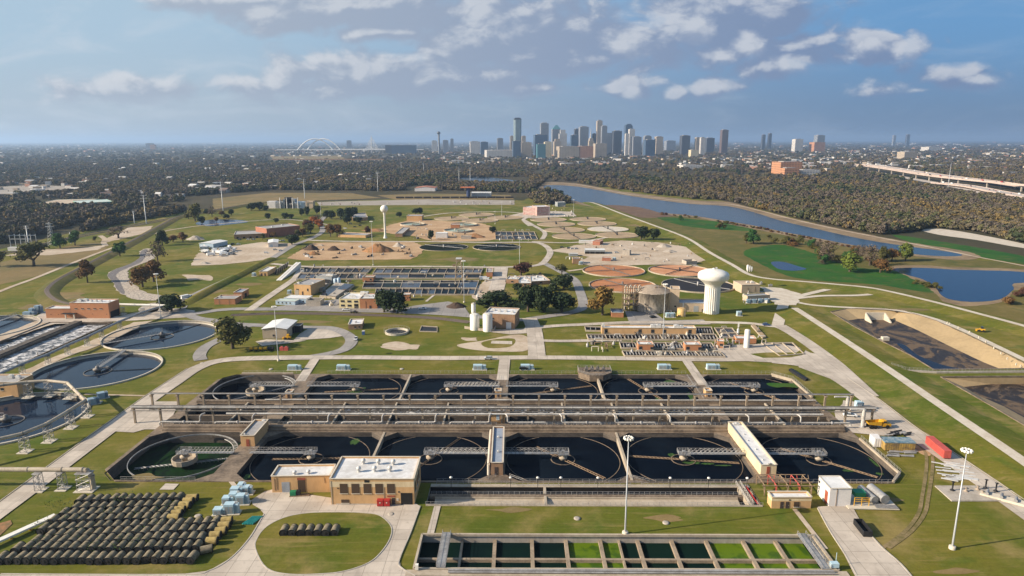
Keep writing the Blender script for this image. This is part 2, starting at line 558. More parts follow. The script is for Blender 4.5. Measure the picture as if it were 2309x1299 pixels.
def building(name, label, cat, a, b, topy, back=None, depth=None, wall='tan', roof='roof_white', feats=(), units=(), parapet=0.5, band=None, group=None, h=None, pitched=0, z0=0.0, vents=()):
    """a flat-roofed block whose front foot runs from a to b in the photograph"""
    A, Bp = Vector(G(*a)), Vector(G(*b))
    W = (Bp-A).length
    rz = math.atan2(Bp.y-A.y, Bp.x-A.x)
    if h is None: h = hgt(a[0], a[1], topy)
    if depth is None:
        q = G(back[0], back[1], h)
        depth = (Vector(q)-A).dot(Vector((-math.sin(rz), math.cos(rz))))
    D = depth
    t = thing(name, label, cat, (A.x, A.y, z0), rz, group)
    mb = MB()
    if pitched:
        mb.add([(0, 0, 0), (W, 0, 0), (W, D, 0), (0, D, 0), (0, 0, h), (W, 0, h), (W, D, h), (0, D, h), (W/2, 0, h+pitched), (W/2, D, h+pitched)],
               [(0, 1, 5, 8, 4), (1, 2, 6, 5), (2, 3, 7, 9, 6), (3, 0, 4, 7)])
        w_ = mb.build('wall', M[wall], t)
        mb = MB()
        o = .5
        for s_ in (0, 1):
            x0, x1 = (-o, W/2) if s_ == 0 else (W/2, W+o)
            k = pitched/(W/2)
            za, zb = (h-k*o, h+pitched) if s_ == 0 else (h+pitched, h-k*o)
            v = [(x0, -o, za+.02), (x1, -o, zb+.02), (x1, D+o, zb+.02), (x0, D+o, za+.02)]
            mb.add(v+[(p[0], p[1], p[2]+.2) for p in v], [(4, 5, 6, 7), (0, 3, 2, 1), (0, 1, 5, 4), (2, 3, 7, 6), (1, 2, 6, 5), (3, 0, 4, 7)])
        mb.build('roof', M[roof], t)
    else:
        p = parapet
        th = 0.35
        mb.prism([(0, 0), (W, 0), (W, D), (0, D)], 0, h-p, cap=False)
        ring = [(0, 0), (W, 0), (W, D), (0, D)]
        inn = [(th, th), (W-th, th), (W-th, D-th), (th, D-th)]
        v = [(x, y, h-p) for x, y in ring]+[(x, y, h) for x, y in ring]+[(x, y, h) for x, y in inn]+[(x, y, h-p-.1) for x, y in inn]
        f = []
        for i in range(4):
            j = (i+1) % 4
            f += [(i, j, 4+j, 4+i), (4+i, 4+j, 8+j, 8+i), (8+i, 8+j, 12+j, 12+i)]
        mb.add(v, f)
        w_ = mb.build('wall', M[wall], t)
        rb = MB().sheet([(x, y) for x, y in inn], h-p)
        rf_ = rb.build('roof', M[roof], t)
        cp = MB()
        for i in range(4):
            q0, q1 = ring[i], ring[(i+1) % 4]
            cp.bar3(q0, q1, h+.005, h+.10, .5)
        cp.build('coping', M['coping'], t)
    if band:
        bm_, zb, zt = band
        mb = MB()
        o = .03
        mb.prism([(-o, -o), (W+o, -o), (W+o, D+o), (-o, D+o)], zb, zt, cap=False, bottom=False)
        mb.build('wall_band', M[bm_], t)
    for fe in feats:
        kind, face, u, z, w, hh = fe[:6]
        mm = fe[6] if len(fe) > 6 else ('glass' if kind == 'window' else 'door_dark')
        o = on_wall(face, W, D, u, z, w, hh).build(kind, M[mm], t)
        if kind == 'window':
            (ox, oy), (dx, dy), L = face_frame(face, W, D)
            on_wall(face, W, D, u, z-.18, w+.3, .16, .22).build('sill', M['coping'], o)
        if kind in ('door',) and w < 2:
            on_wall(face, W, D, u+(.35*w)/face_frame(face, W, D)[2], z+1.0, .15, .1, .2).build('handle', M['galv'], o)
    zr = h-(0 if pitched else parapet)
    for (fx, fy, sx, sy, sz) in units:
        mb = MB().cbox(W*fx, D*fy, zr+.12, sx, sy, sz).cbox(W*fx, D*fy, zr, sx*.8, sy*.8, .2)
        mb.tube((W*fx, D*fy, zr+sz+.1), (W*fx, D*fy, zr+sz+.35), min(sx, sy)*.38, None, 10)
        mb.build('roof_unit', M['unit'], t)
    for (fx, fy, r, hh) in vents:
        mb = MB().lathe([(r*.8, zr), (r*.8, zr+hh*.45), (r*1.3, zr+hh*.5), (r*1.3, zr+hh*.8), (r*.7, zr+hh), (0, zr+hh)], W*fx, D*fy, 12)
        mb.build('roof_vent', M['unit'], t)
    t['W'] = W; t['D'] = D; t['H'] = h
    return t, W, D, h
ORD = ['first', 'second', 'third', 'fourth', 'fifth', 'sixth', 'seventh', 'eighth', 'ninth', 'tenth', 'eleventh', 'twelfth', 'thirteenth', 'fourteenth', 'fifteenth', 'sixteenth', 'seventeenth', 'eighteenth', 'nineteenth', 'twentieth', 'twenty-first', 'twenty-second', 'twenty-third', 'twenty-fourth']
# ---------------------------------------------------------------- ground
M = {}
M['grass'] = grass_mat('lawn_grass', (0.072, 0.096, 0.010), (0.135, 0.118, 0.017), (0.24, 0.178, 0.068), 0.75, 0.04)
M['wild'] = grass_mat('rough_ground', (0.045, 0.042, 0.020), (0.060, 0.048, 0.028), (0.10, 0.078, 0.045), 0.5, 0, big=0.004)
HOLES = []          # outlines of pits sunk into the ground sheet

def hole(poly):
    n = len(poly)
    a = sum(poly[i][0]*poly[(i+1) % n][1]-poly[(i+1) % n][0]*poly[i][1] for i in range(n))
    HOLES.append(list(poly) if a > 0 else list(poly)[::-1])

def build_ground():
    B = 70000.0
    near = [(-900, -150), (900, -150), (900, 900), (-900, 900)]
    far = [(-B, -3000), (B, -3000), (B, B), (-B, B)]
    vs, faces = [], []
    for p in [far]+HOLES:
        k = len(vs)
        vs += [Vector((a, b)) for a, b in p]
        faces.append(list(range(k, k+len(p))))
    ov, oe, of, _, _, orig = delaunay_2d_cdt(vs, [], faces, 1, 1e-4)
    mb = MB()
    fl = [tuple(f) for f, o in zip(of, orig) if o == [0]]
    mb.add([(v.x, v.y, 0) for v in ov], fl)
    struct('ground', mb, M['grass'])

def ZM(pts, ox, oy, s):
    return [(ox+a/s, oy+b/s) for a, b in pts]

M['concrete'] = slab_mat('road_concrete', (0.51, 0.44, 0.36), (0.40, 0.34, 0.275))
M['asphalt'] = slab_mat('asphalt', (0.25, 0.23, 0.21), (0.31, 0.285, 0.26), 9.0)
M['gravel'] = mat('white_gravel', (0.56, 0.50, 0.41), 0.9, 0, 0.2, 0.15, (0.45, 0.38, 0.29), scale2=1.4)
M['yard'] = mat('gravel_yard', (0.50, 0.41, 0.31), 0.9, 0, 0.2, 0.03, (0.36, 0.27, 0.18), scale2=0.3)
M['dirt'] = mat('bare_dirt', (0.46, 0.31, 0.175), 0.95, 0, 0.2, 0.05, (0.33, 0.20, 0.10), scale2=0.5)
M['dry'] = grass_mat('dry_field', (0.20, 0.14, 0.06), (0.15, 0.12, 0.05), (0.26, 0.19, 0.09), 0.6, 0, big=0.01)
M['olive'] = grass_mat('olive_meadow', (0.085, 0.085, 0.022), (0.13, 0.105, 0.032), (0.20, 0.145, 0.06), 0.7, 0, big=0.01)
M['lush'] = grass_mat('lush_meadow', (0.016, 0.075, 0.012), (0.030, 0.095, 0.012), (0.08, 0.085, 0.024), 0.85, 0, big=0.02)
M['lot'] = mat('grey_gravel_lot', (.34, .30, .25), .95, 0, .3, .02, (.26, .22, .18), scale2=.2)
M['track'] = mat('worn_track_and_kerb_shade', (.25, .18, .09), .95, 0, .3, .15, (.12, .10, .03), scale2=.9)
M['marsh'] = mat('marsh_reeds', (0.10, 0.058, 0.036), 0.95, 0, 0.3, 0.05, (0.16, 0.10, 0.06), scale2=0.4)
M['bank'] = mat('river_bank', (0.26, 0.185, 0.105), 0.95, 0, 0.3, 0.03, (0.15, 0.105, 0.06), scale2=0.2)
M['riprap'] = mat('riprap_stone', (0.56, 0.47, 0.36), 0.9, 0, 0.4, 0.6, (0.17, 0.15, 0.14), scale2=1.5, bump=1.0)
M['riprap_dark'] = mat('dark_riprap_stone', (0.20, 0.18, 0.17), 0.9, 0, 0.4, 0.6, (0.09, 0.08, 0.08), scale2=1.5, bump=1.0)
M['ballast'] = mat('rail_ballast', (0.16, 0.12, 0.095), 0.95, 0, 0.3, 0.5, (0.22, 0.17, 0.13))
M['rail'] = mat('steel_rail', (0.10, 0.08, 0.07), 0.5, 0.3)
M['river'] = water_mat('river_water', (0.010, 0.026, 0.045), 0.20, 0.35, 0.10, 0.5)
M['pond'] = water_mat('pond_water', (0.005, 0.020, 0.060), 0.16, 0.4, 0.16, 0.25)
M['kerb'] = mat('kerb_concrete', (0.47, 0.42, 0.35), 0.85)

class GZ:
    n = 0
def zone(name, pts, m, z, smooth_=0, world=False):
    p = pts if world else GP(pts)
    if smooth_: p = cr(p, smooth_, True)
    if m in ('dirt', 'yard', 'lot', 'riprap', 'wild', 'dry', 'lush', 'marsh', 'bank', 'redsoil') or name == 'gravel_yard':
        rr = random.Random(len(pts)+int(p[0][0])); q = []
        for i in range(len(p)):          # worn, ragged edges
            a, b = p[i], p[(i+1) % len(p)]; L = math.hypot(b[0]-a[0], b[1]-a[1])
            if L > 4000: q.append(a); continue
            k = max(1, min(40, int(L/(5 if L < 200 else L/30)))); e = min(3.5, max(.5, L/k*.22))
            for j in range(k):
                u = j/k; q.append((a[0]+(b[0]-a[0])*u+rr.uniform(-e, e)*(j > 0), a[1]+(b[1]-a[1])*u+rr.uniform(-e, e)*(j > 0)))
        p = q
    GZ.n += 1
    return struct(name, MB().sheet(p, z + 0.002*(GZ.n % 9)), M[m])

def road(name, pts, w, m, z, n=6, world=False):
    p = cr(pts if world else GP(pts), n)
    GZ.n += 1
    o = struct(name, ribbon(MB(), p, w, z+0.002*(GZ.n % 9)), M[m])
    return o, p

def kerb_line(pts_w, w=0.35, h=0.12, name='kerb'):
    return struct(name, MB().wall(pts_w, 0, h, w), M['kerb'])

# wild land, fields and water
zone('rough_land', [(-2500, 585), (0, 560), (200, 514), (420, 474), (560, 462), (700, 455), (900, 448), (1180, 452), (1240, 420), (1500, 425),
     (1700, 470), (1900, 520), (2100, 556), (2309, 590), (4500, 900), (4500, 319.6), (-2500, 319.6)], 'wild', 0.05)
zone('flood_meadow', [(1300, 458), (1410, 470), (1560, 487), (1700, 510), (1830, 535), (1980, 562), (2170, 585), (2330, 600), (2800, 680), (2800, 900), (2309, 745),
     (2100, 688), (1950, 652), (1740, 632), (1690, 622), (1600, 572), (1540, 536), (1450, 500), (1330, 462)], 'olive', 0.06)
zone('meadow', [(1675, 570), (1715, 557), (1770, 554), (1850, 578), (1900, 598), (1960, 608), (2020, 612), (2085, 634), (2118, 652), (2095, 662), (1990, 645), (1900, 638),
     (1830, 633), (1770, 622), (1710, 594)], 'lush', 0.10, 4)
zone('meadow', [(1480, 490), (1560, 495), (1650, 505), (1700, 520), (1640, 520), (1540, 510)], 'lush', 0.09, 4)
zone('far_meadow', [(2010, 531), (2110, 545), (2230, 565), (2330, 585), (2330, 600), (2200, 580), (2090, 560)], 'lush', 0.11, 3)
zone('dry_field', [(480, 447), (600, 434), (790, 435), (860, 446), (700, 452), (560, 462), (480, 472)], 'dry', 0.12)
zone('dry_field', [(850, 440), (960, 436), (1150, 440), (1160, 450), (900, 452)], 'dry', 0.12)
zone('dry_field', [(610, 352), (760, 350), (785, 358), (620, 361)], 'dry', 0.12)
zone('dry_field', [(-200, 600), (0, 590), (120, 560), (220, 545), (240, 560), (120, 610), (0, 640), (-200, 690)], 'dry', 0.07, 3)
zone('dry_field', [(-60, 470), (70, 462), (250, 470), (330, 462), (480, 452), (420, 470), (200, 505), (60, 500)], 'wild', 0.08)
zone('gravel_lot', [(715, 455), (960, 449), (1160, 452), (1160, 462), (960, 462), (720, 463)], 'lot', 0.14)
zone('gravel_lot', [(290, 512), (345, 508), (330, 524), (240, 545), (232, 540)], 'yard', 0.14)
zone('gravel_lot', [(10, 575), (80, 562), (180, 558), (240, 551), (220, 562), (110, 574)], 'yard', 0.14)
zone('gravel_lot', [(-100, 425), (80, 415), (170, 420), (150, 430), (-100, 440)], 'lot', 0.14)
zone('river_bank', [(1225, 412), (1300, 414), (1400, 432), (1560, 452), (1640, 456), (1710, 474), (1850, 508), (2050, 548), (2165, 566), (2210, 582), (2150, 588), (2000, 572), (1900, 557),
     (1770, 532), (1640, 506), (1560, 491), (1400, 478), (1330, 466), (1270, 452), (1220, 432)], 'bank', 0.13, 3)
zone('river', [(1232, 418), (1300, 421), (1400, 439), (1480, 451), (1560, 461), (1640, 466), (1700, 480), (1760, 499), (1850, 520), (1950, 542), (2050, 558), (2120, 567), (2168, 576),
     (2150, 580), (2080, 577), (1980, 564), (1900, 550), (1830, 536), (1770, 525), (1700, 510), (1640, 500), (1560, 487), (1490, 481), (1400, 473), (1330, 461), (1280, 450), (1250, 440), (1228, 428)], 'river', 0.17, 3)
zone('river', [(1030, 402), (1080, 398), (1140, 404), (1190, 412), (1150, 412), (1080, 408)], 'river', 0.17, 3)
zone('marsh', [(1365, 463), (1440, 468), (1495, 483), (1520, 488), (1450, 492), (1410, 480)], 'marsh', 0.19, 3)
zone('pond_bank', [(2005, 604), (2080, 600), (2150, 605), (2309, 610), (2600, 640), (2600, 720), (2309, 655), (2270, 680), (2200, 692), (2135, 688), (2105, 660), (2060, 632)], 'bank', 0.13, 3)
zone('pond', [(2012, 608), (2080, 606), (2150, 610), (2220, 612), (2309, 616), (2600, 645), (2600, 660), (2309, 640), (2285, 655), (2265, 672), (2240, 680), (2190, 683), (2145, 678), (2122, 668), (2108, 650), (2080, 632), (2045, 622)], 'pond', 0.17, 4)
zone('small_pond', [(1738, 593), (1765, 592), (1800, 602), (1818, 608), (1790, 612), (1755, 608)], 'pond', 0.18, 4)
zone('small_pond', [(440, 503), (470, 495), (520, 494), (560, 499), (520, 505), (470, 509)], 'pond', 0.18, 4)
zone('sand_bar', [(2078, 521), (2120, 518), (2200, 530), (2320, 555), (2309, 562), (2200, 543), (2120, 532)], 'gravel', 0.16, 3)

# earth banks: a raised run with grassy flanks
def levee(pts, top, h, flank, m='grass', name='levee', road_m=None, road_w=0, flank_r=None):
    p = cr(GP(pts), 6)
    mb = MB()
    fr_ = flank_r or flank
    rows = []
    for w, z in ((top+2*flank, 0), (top, h)):
        rows.append((ribbon_poly(p, w), z))
    Lo = ribbon_poly(p, top+2*flank)[0]; Li, Ri = ribbon_poly(p, top); Ro = ribbon_poly(p, top+2*fr_)[1]
    n = len(p)
    e = [min(1, i/4, (n-1-i)/4) for i in range(n)]
    v = [(x, y, -0.3) for x, y in Lo]+[(x, y, h*k+.02) for (x, y), k in zip(Li, e)]+[(x, y, h*k+.02) for (x, y), k in zip(Ri, e)]+[(x, y, -0.3) for x, y in Ro]
    mb.add(v, [(j*n+i, (j+1)*n+i, (j+1)*n+i+1, j*n+i+1) for j in range(3) for i in range(n-1)])
    mb.smooth = [True]*len(mb.f)
    struct(name, mb, M[m])
    if road_m:
        L, Rr = ribbon_poly(p, road_w)
        mb = MB().add([(x, y, h*k+.12) for (x, y), k in zip(L, e)]+[(x, y, h*k+.12) for (x, y), k in zip(Rr, e)], [(i, n+i, n+i+1, i+1) for i in range(n-1)])
        struct('gravel_road', mb, M[road_m])
    return p, e, h

levee([(1782, 698), (1802, 710), (1900, 775), (2000, 843), (2100, 913), (2200, 982), (2309, 1058), (2450, 1160), (2700, 1330)], 7, 2.2, 16, 'grass', 'levee', 'gravel', 5.2)
levee([(1320, 456), (1345, 463), (1400, 485), (1470, 511), (1545, 540), (1600, 575), (1650, 603), (1690, 626), (1740, 636), (1800, 641), (1880, 648), (1950, 655), (2000, 664), (2100, 688),
       (2200, 715), (2309, 745), (2600, 830)], 7, 2.2, 14, 'grass', 'levee', 'gravel', 4.6)
tp, te, th = levee([(640, 452), (560, 462), (500, 474), (412, 487), (370, 506), (300, 545), (200, 598), (135, 633), (108, 655), (108, 668), (125, 682), (150, 690), (175, 694)], 5.0, 2.6, 7, 'olive', 'rail_levee', 'ballast', 3.4)
mb = MB()
for off in (-0.75, 0.75):
    L, Rr = ribbon_poly(tp, abs(off)*2)
    q = L if off > 0 else Rr
    for i in range(len(q)-1):
        mb.bar3(q[i], q[i+1], th*te[i]+0.12, th*te[i]+0.32, 0.16)
struct('railway_track', mb, M['rail'])
levee([(395, 697), (470, 655), (540, 620), (600, 589), (630, 583)], 3.0, 2.6, 5, 'grass', 'levee')
# main line railway along the woods
for k, dy in ((0, 0), (1, 5)):
    pts = [(-200, 600+dy), (60, 556+dy), (180, 529+dy*.8), (320, 502+dy*.7), (412, 486+dy*.5), (520, 466+dy*.4), (640, 450+dy*.3)]
    o, p = road('railway_bed', pts, 6, 'ballast', 0.2)
    mb = MB()
    for off in (-0.75, 0.75):
        L, Rr = ribbon_poly(p, 1.5)
        q = L if off > 0 else Rr
        for i in range(len(q)-1): mb.bar3(q[i], q[i+1], 0.2, 0.5, 0.2)
    struct('railway_track', mb, M['rail'])
o, p = road('railway_bed', [(520, 710), (640, 706), (800, 709), (960, 716), (1058, 727)], 6.5, 'ballast', 0.2)
mb = MB()
for q in ribbon_poly(p, 1.5)+ribbon_poly(p, 4.6):
    for i in range(len(q)-1): mb.bar3(q[i], q[i+1], 0.2, 0.4, 0.16)
struct('railway_track', mb, M['rail'])

# paths and roads
road('path', [(-250, 760), (0, 655), (80, 625), (180, 585), (260, 555), (350, 525), (420, 512), (480, 505), (560, 498)], 4.2, 'yard', 0.22)
road('path', [(560, 498), (640, 494), (700, 500), (760, 510)], 4.0, 'concrete', 0.22)
road('path', [(238, 553), (233, 545), (236, 538), (225, 530)], 6, 'yard', 0.21)
road('bank_path', [(1225, 412), (1300, 416), (1400, 436), (1480, 447), (1560, 457), (1640, 461), (1700, 473), (1780, 494), (1880, 517), (2000, 541), (2100, 560), (2200, 581), (2309, 602), (2600, 660)], 4.0, 'yard', 0.24)
CON = dict()
def R_(pts, w, m='concrete', n=6, z=0.26): return road('road' if m != 'gravel' else 'gravel_road', pts, w, m, z, n)[1]
R_([(-260, 1360), (-60, 1195), (60, 1106), (200, 1001), (330, 905), (390, 864), (440, 831), (490, 814), (560, 808), (700, 806)], 8.0)
R_([(452, 812), (449, 800), (460, 784), (480, 772), (510, 758), (545, 738), (580, 732)], 7.0, 'asphalt')
R_([(640, 807), (800, 806), (1000, 808), (1200, 807), (1400, 809), (1600, 812), (1720, 812), (1800, 820)], 7.0)
R_([(1740, 815), (1820, 826), (1890, 856), (1960, 905), (2040, 968), (2130, 1030), (2220, 1092), (2330, 1170), (2500, 1290)], 9.0)
R_([(1757, 735), (1790, 755), (1830, 782), (1880, 820), (1915, 852), (1960, 895)], 8.5)
R_([(1580, 728), (1680, 730), (1730, 736), (1757, 740), (1790, 758)], 5.5, 'gravel')
R_([(1768, 682), (1762, 700), (1756, 722), (1752, 738)], 7.5, 'gravel')
R_([(1764, 688), (1790, 673), (1840, 660), (1890, 649)], 5.5, 'gravel')
R_([(1785, 676), (1850, 669), (1930, 668), (1980, 664)], 5.0, 'gravel')
R_([(1780, 678), (1830, 689), (1930, 696), (2010, 700), (2090, 716), (2160, 742), (2240, 780), (2330, 824)], 4.5, 'gravel', 6, .1)
R_([(560, 700), (600, 672), (640, 645), (666, 626), (678, 606)], 6.5)
R_([(350, 712), (400, 700), (425, 672), (490, 640), (605, 586), (661, 553), (704, 536), (727, 520), (722, 500), (740, 480)], 7.5, 'asphalt')
R_([(690, 541), (780, 544), (960, 545), (1100, 547), (1199, 547), (1226, 553), (1240, 567), (1233, 584), (1214, 598), (1160, 603)], 7.0)
R_([(613, 594), (700, 601), (960, 601), (1120, 603), (1200, 600)], 6.5)
R_([(1222, 592), (1262, 612), (1295, 632), (1306, 655), (1314, 682), (1310, 697), (1280, 707), (1240, 713), (1190, 720)], 7.5, 'asphalt')
R_([(1130, 602), (1125, 630), (1118, 655)], 13)
R_([(400, 702), (440, 706), (500, 698), (580, 696), (770, 700), (960, 706), (1060, 713), (1130, 720), (1200, 722)], 8.0, 'asphalt')
R_([(405, 700), (440, 716), (480, 722), (530, 730), (580, 733), (690, 738), (745, 740), (778, 752), (792, 768), (778, 786), (745, 797), (700, 805)], 7.5, 'asphalt')
R_([(1193, 718), (1203, 742), (1207, 770), (1210, 806)], 10)
R_([(1205, 740), (1260, 735), (1330, 732), (1420, 728), (1500, 728), (1600, 730)], 6.0)
R_([(1205, 768), (1260, 770), (1330, 769), (1400, 768)], 5.0)
R_([(1199, 545), (1260, 548), (1310, 546), (1380, 534)], 6.0)
R_([(1195, 510), (1180, 495), (1200, 485), (1130, 478), (1020, 480), (940, 490)], 6.0)
R_([(1180, 496), (1205, 510), (1228, 525), (1222, 540)], 6.0)
R_([(1280, 612), (1330, 606), (1430, 598), (1560, 596)], 4.5, 'yard')
R_([(1560, 596), (1620, 628), (1660, 650), (1720, 660)], 5.0, 'asphalt')
for a, b, w in (((712, 806), (676, 860), 5.0), ((1138, 808), (1132, 858), 6.0), ((1545, 812), (1585, 870), 5.0)):
    road('walk', [a, ((a[0]+b[0])/2, (a[1]+b[1])/2), b], w, 'concrete', 0.30, 2)
road('walk', [(1790, 1150), (1860, 1240)], 1.6, 'yard', 0.2, 1)
road('walk', [(985, 1142), (968, 1208)], 2.2, 'concrete', 0.2, 1)
road('walk', [(505, 1068), (540, 1110)], 1.6, 'yard', 0.2, 1)
road('walk', [(190, 888), (330, 892)], 1.5, 'yard', 0.2, 1)
road('walk', [(960, 680), (985, 660)], 2, 'concrete', 0.2, 1)
# two-wheel earth track on the right lawn
for dx in (-7, 7): road('dirt_track', [(2070+dx, 1000), (2092+dx, 1022), (2094+dx, 1060), (2085+dx, 1120), (2076+dx, 1160), (2046+dx, 1200), (1995+dx, 1238)], 1.15, 'track', 0.12)
zone('bare_patch', [(2050, 985), (2080, 975), (2110, 1000), (2095, 1030), (2060, 1015)], 'dirt', 0.10, 4)
zone('bare_patch', [(1030, 778), (1090, 768), (1160, 755), (1190, 762), (1188, 790), (1130, 793), (1060, 788)], 'yard', 0.10, 4)
zone('grass_patch', [(1085, 773), (1120, 765), (1160, 765), (1150, 782), (1100, 785)], 'grass', 0.13, 4)
zone('concrete_slab', [(1106, 775), (1108, 769), (1154, 770), (1154, 777)], 'concrete', 0.2)
zone('bare_patch', [(860, 778), (890, 770), (920, 775), (930, 785), (890, 790)], 'yard', 0.10, 4)
# concrete yards
zone('concrete_yard', [(596, 1108), (613, 1104), (760, 1125), (935, 1136), (946, 1142), (925, 1200), (899, 1262), (902, 1280), (935, 1302), (1400, 1316), (2300, 1316), (2300, 1500), (-500, 1500), (-500, 1294),
      (400, 1296), (470, 1287), (520, 1258), (560, 1215), (583, 1178), (594, 1160), (585, 1148), (568, 1138), (566, 1128), (580, 1118)], 'concrete', 0.22)
isl = GP([(575, 1240), (578, 1215), (600, 1188), (640, 1168), (690, 1158), (760, 1156), (820, 1158), (855, 1164), (880, 1188), (878, 1215), (858, 1246), (830, 1270), (780, 1288), (728, 1295), (650, 1296), (600, 1282)])
isl = cr(isl, 5, True)
struct('lawn_island', MB().prism(isl, 0.0, 0.30), M['grass'])
kerb_line(isl + [isl[0]], 0.3, 0.36)
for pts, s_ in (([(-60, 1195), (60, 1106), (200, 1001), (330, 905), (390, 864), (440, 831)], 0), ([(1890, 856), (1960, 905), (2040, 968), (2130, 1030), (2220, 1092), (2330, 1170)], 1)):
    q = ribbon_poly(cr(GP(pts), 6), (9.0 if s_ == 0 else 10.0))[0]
    ribbon_ = ribbon(MB(), q, 1.0, .275); struct('kerb_shade_dirt', ribbon_, M['track']); kerb_line(q, .3, .40)  # dark strip: roadside dirt, with the kerb's shadow painted into its colour
kerb_line(cr(GP([(594, 1160), (583, 1178), (560, 1215), (520, 1258), (470, 1287), (400, 1296), (0, 1294)]), 5), 0.35, 0.34)
kerb_line(cr(GP([(946, 1142), (925, 1200), (899, 1262), (902, 1280), (935, 1300)]), 4), 0.35, 0.34)
zone('road', [(1842, 1145), (1918, 1140), (1945, 1190), (1985, 1235), (2030, 1275), (2070, 1320), (1935, 1320), (1900, 1250), (1870, 1200)], 'concrete', 0.23)
kerb_line(cr(GP([(1842, 1148), (1870, 1200), (1902, 1250), (1930, 1300)]), 4), 0.3, 0.34)
kerb_line(cr(GP([(1945, 1190), (1985, 1235), (2030, 1275), (2066, 1318)]), 4), 0.4, 0.34)
zone('concrete_yard', [(250, 972), (330, 905), (400, 905), (395, 925), (372, 968), (325, 968), (300, 975)], 'concrete', 0.23)
zone('gravel_yard', [(1900, 905), (1960, 912), (2010, 935), (2060, 980), (1990, 985), (1940, 980), (1890, 975), (1880, 930)], 'concrete', 0.24)
zone('concrete_yard', [(1600, 812), (1608, 780), (1700, 778), (1745, 775), (1800, 785), (1870, 818), (1800, 822)], 'concrete', 0.24)
zone('concrete_yard', [(1790, 790), (1850, 802), (1910, 848), (1892, 864), (1800, 830)], 'concrete', .245)
zone('lawn', [(1690, 800), (1725, 797), (1795, 797), (1805, 790), (1795, 778), (1815, 792), (1808, 803), (1780, 808), (1720, 809)], 'grass', 0.30)
zone('concrete_yard', [(1408, 702), (1475, 706), (1500, 724), (1585, 722), (1600, 733), (1420, 733)], 'asphalt', 0.23)
zone('gravel_yard', [(1712, 648), (1760, 651), (1805, 664), (1795, 690), (1745, 688), (1730, 665)], 'gravel', 0.24)
zone('gravel_yard', [(1240, 566), (1300, 553), (1400, 543), (1480, 547), (1560, 560), (1592, 588), (1560, 598), (1430, 597), (1330, 600), (1290, 592), (1330, 580)], 'yard', 0.22)
zone('dirt_yard', [(646, 582), (705, 547), (930, 545), (955, 556), (950, 572), (925, 585), (690, 587)], 'dirt', 0.20)
zone('gravel_yard', [(430, 598), (445, 570), (520, 555), (590, 545), (672, 549), (605, 584), (560, 590), (500, 596)], 'yard', 0.20)
zone('dirt_yard', [(850, 520), (925, 496), (1010, 499), (1060, 500), (1112, 512), (1116, 540), (1050, 544), (975, 543), (930, 532)], 'dirt', 0.15, 2)
for (a, b, w_, h_, m_) in ((905, 782, 50, 9, 'yard'), (1060, 765, 30, 6, 'yard'), (560, 640, 34, 5, 'dry'), (450, 625, 60, 10, 'yard'), (480, 655, 40, 8, 'dry'), (150, 665, 60, 12, 'dry'), (90, 690, 70, 10, 'dry'), (700, 725, 60, 5, 'dry'), (1500, 1170, 70, 10, 'dry'), (1150, 1150, 60, 7, 'dry'), (2000, 1130, 40, 10, 'dry'), (2150, 1290, 60, 10, 'dry'), (2050, 700, 50, 5, 'dry'), (1030, 585, 70, 6, 'dry'), (1450, 510, 50, 6, 'dry'), (1620, 560, 40, 8, 'dry'), (1700, 600, 30, 10, 'dry'), (330, 1075, 60, 10, 'dry'), (820, 1262, 60, 14, 'dry'), (1770, 870, 60, 8, 'lush')):
    zone('bare_patch', [(a+w_*math.cos(t*.8)*(.7+.3*math.sin(a+t*2)), b+h_*math.sin(t*.8)*(.7+.3*math.cos(b+t*3))) for t in range(8)], m_, .05 if m_ != 'yard' else .11, 3)
zone('concrete_yard', [(870, 705), (930, 690), (1010, 680), (1045, 690), (1060, 712), (960, 708)], 'asphalt', 0.23)
zone('concrete_yard', [(676, 752), (700, 738), (760, 742), (785, 756), (745, 762), (660, 768)], 'concrete', 0.25)
zone('concrete_yard', [(575, 770), (600, 765), (690, 768), (640, 775), (590, 780)], 'concrete', 0.24)
zone('concrete_yard', [(70, 718), (110, 695), (105, 712), (268, 712), (370, 690), (440, 700), (420, 715), (300, 722), (110, 730)], 'concrete', 0.24)
zone('concrete_path', [(-60, 775), (90, 720), (130, 726), (0, 770), (-60, 800)], 'yard', 0.22)
zone('concrete_path', [(40, 840), (130, 800), (230, 758), (300, 726), (345, 722), (240, 772), (160, 800), (60, 845)], 'yard', 0.22)
zone('concrete_yard', [(1070, 745), (1180, 742), (1200, 720), (1212, 750), (1150, 755)], 'concrete', 0.25)
zone('concrete_yard', [(1055, 660), (1100, 630), (1140, 625), (1130, 665), (1075, 680)], 'yard', 0.22)
zone('concrete_yard', [(560, 700), (720, 678), (770, 674), (880, 690), (900, 700), (720, 700)], 'asphalt', 0.22)
zone('concrete_yard', [(1130, 490), (1200, 475), (1290, 478), (1300, 488), (1200, 492)], 'concrete', 0.22)
zone('riprap_channel', ZM([(1400, 535), (1330, 540), (1300, 570), (1295, 620), (1200, 680), (1080, 720), (1005, 765), (1000, 800), (1050, 850), (1070, 900), (1130, 960), (1220, 1000), (1330, 1015), (1480, 1015),
      (1500, 970), (1370, 950), (1290, 900), (1230, 850), (1190, 790), (1180, 750), (1230, 710), (1330, 670), (1440, 625), (1410, 580)], 0, 430, 4.123), 'riprap', 0.24, 2)
zone('riprap_channel', ZM([(1330, 545), (1300, 575), (1295, 620), (1200, 680), (1085, 720), (1008, 765), (1003, 800), (1055, 850), (1075, 900), (1135, 958), (1160, 940), (1130, 880), (1110, 830), (1075, 790), (1110, 750), (1210, 705), (1320, 655), (1345, 600), (1370, 545)], 0, 430, 4.123), 'riprap_dark', 0.27, 2)
zone('riprap_patch', ZM([(1290, 1090), (1370, 1050), (1460, 1040), (1480, 1080), (1440, 1125), (1300, 1120)], 0, 430, 4.123), 'riprap', 0.24, 3)
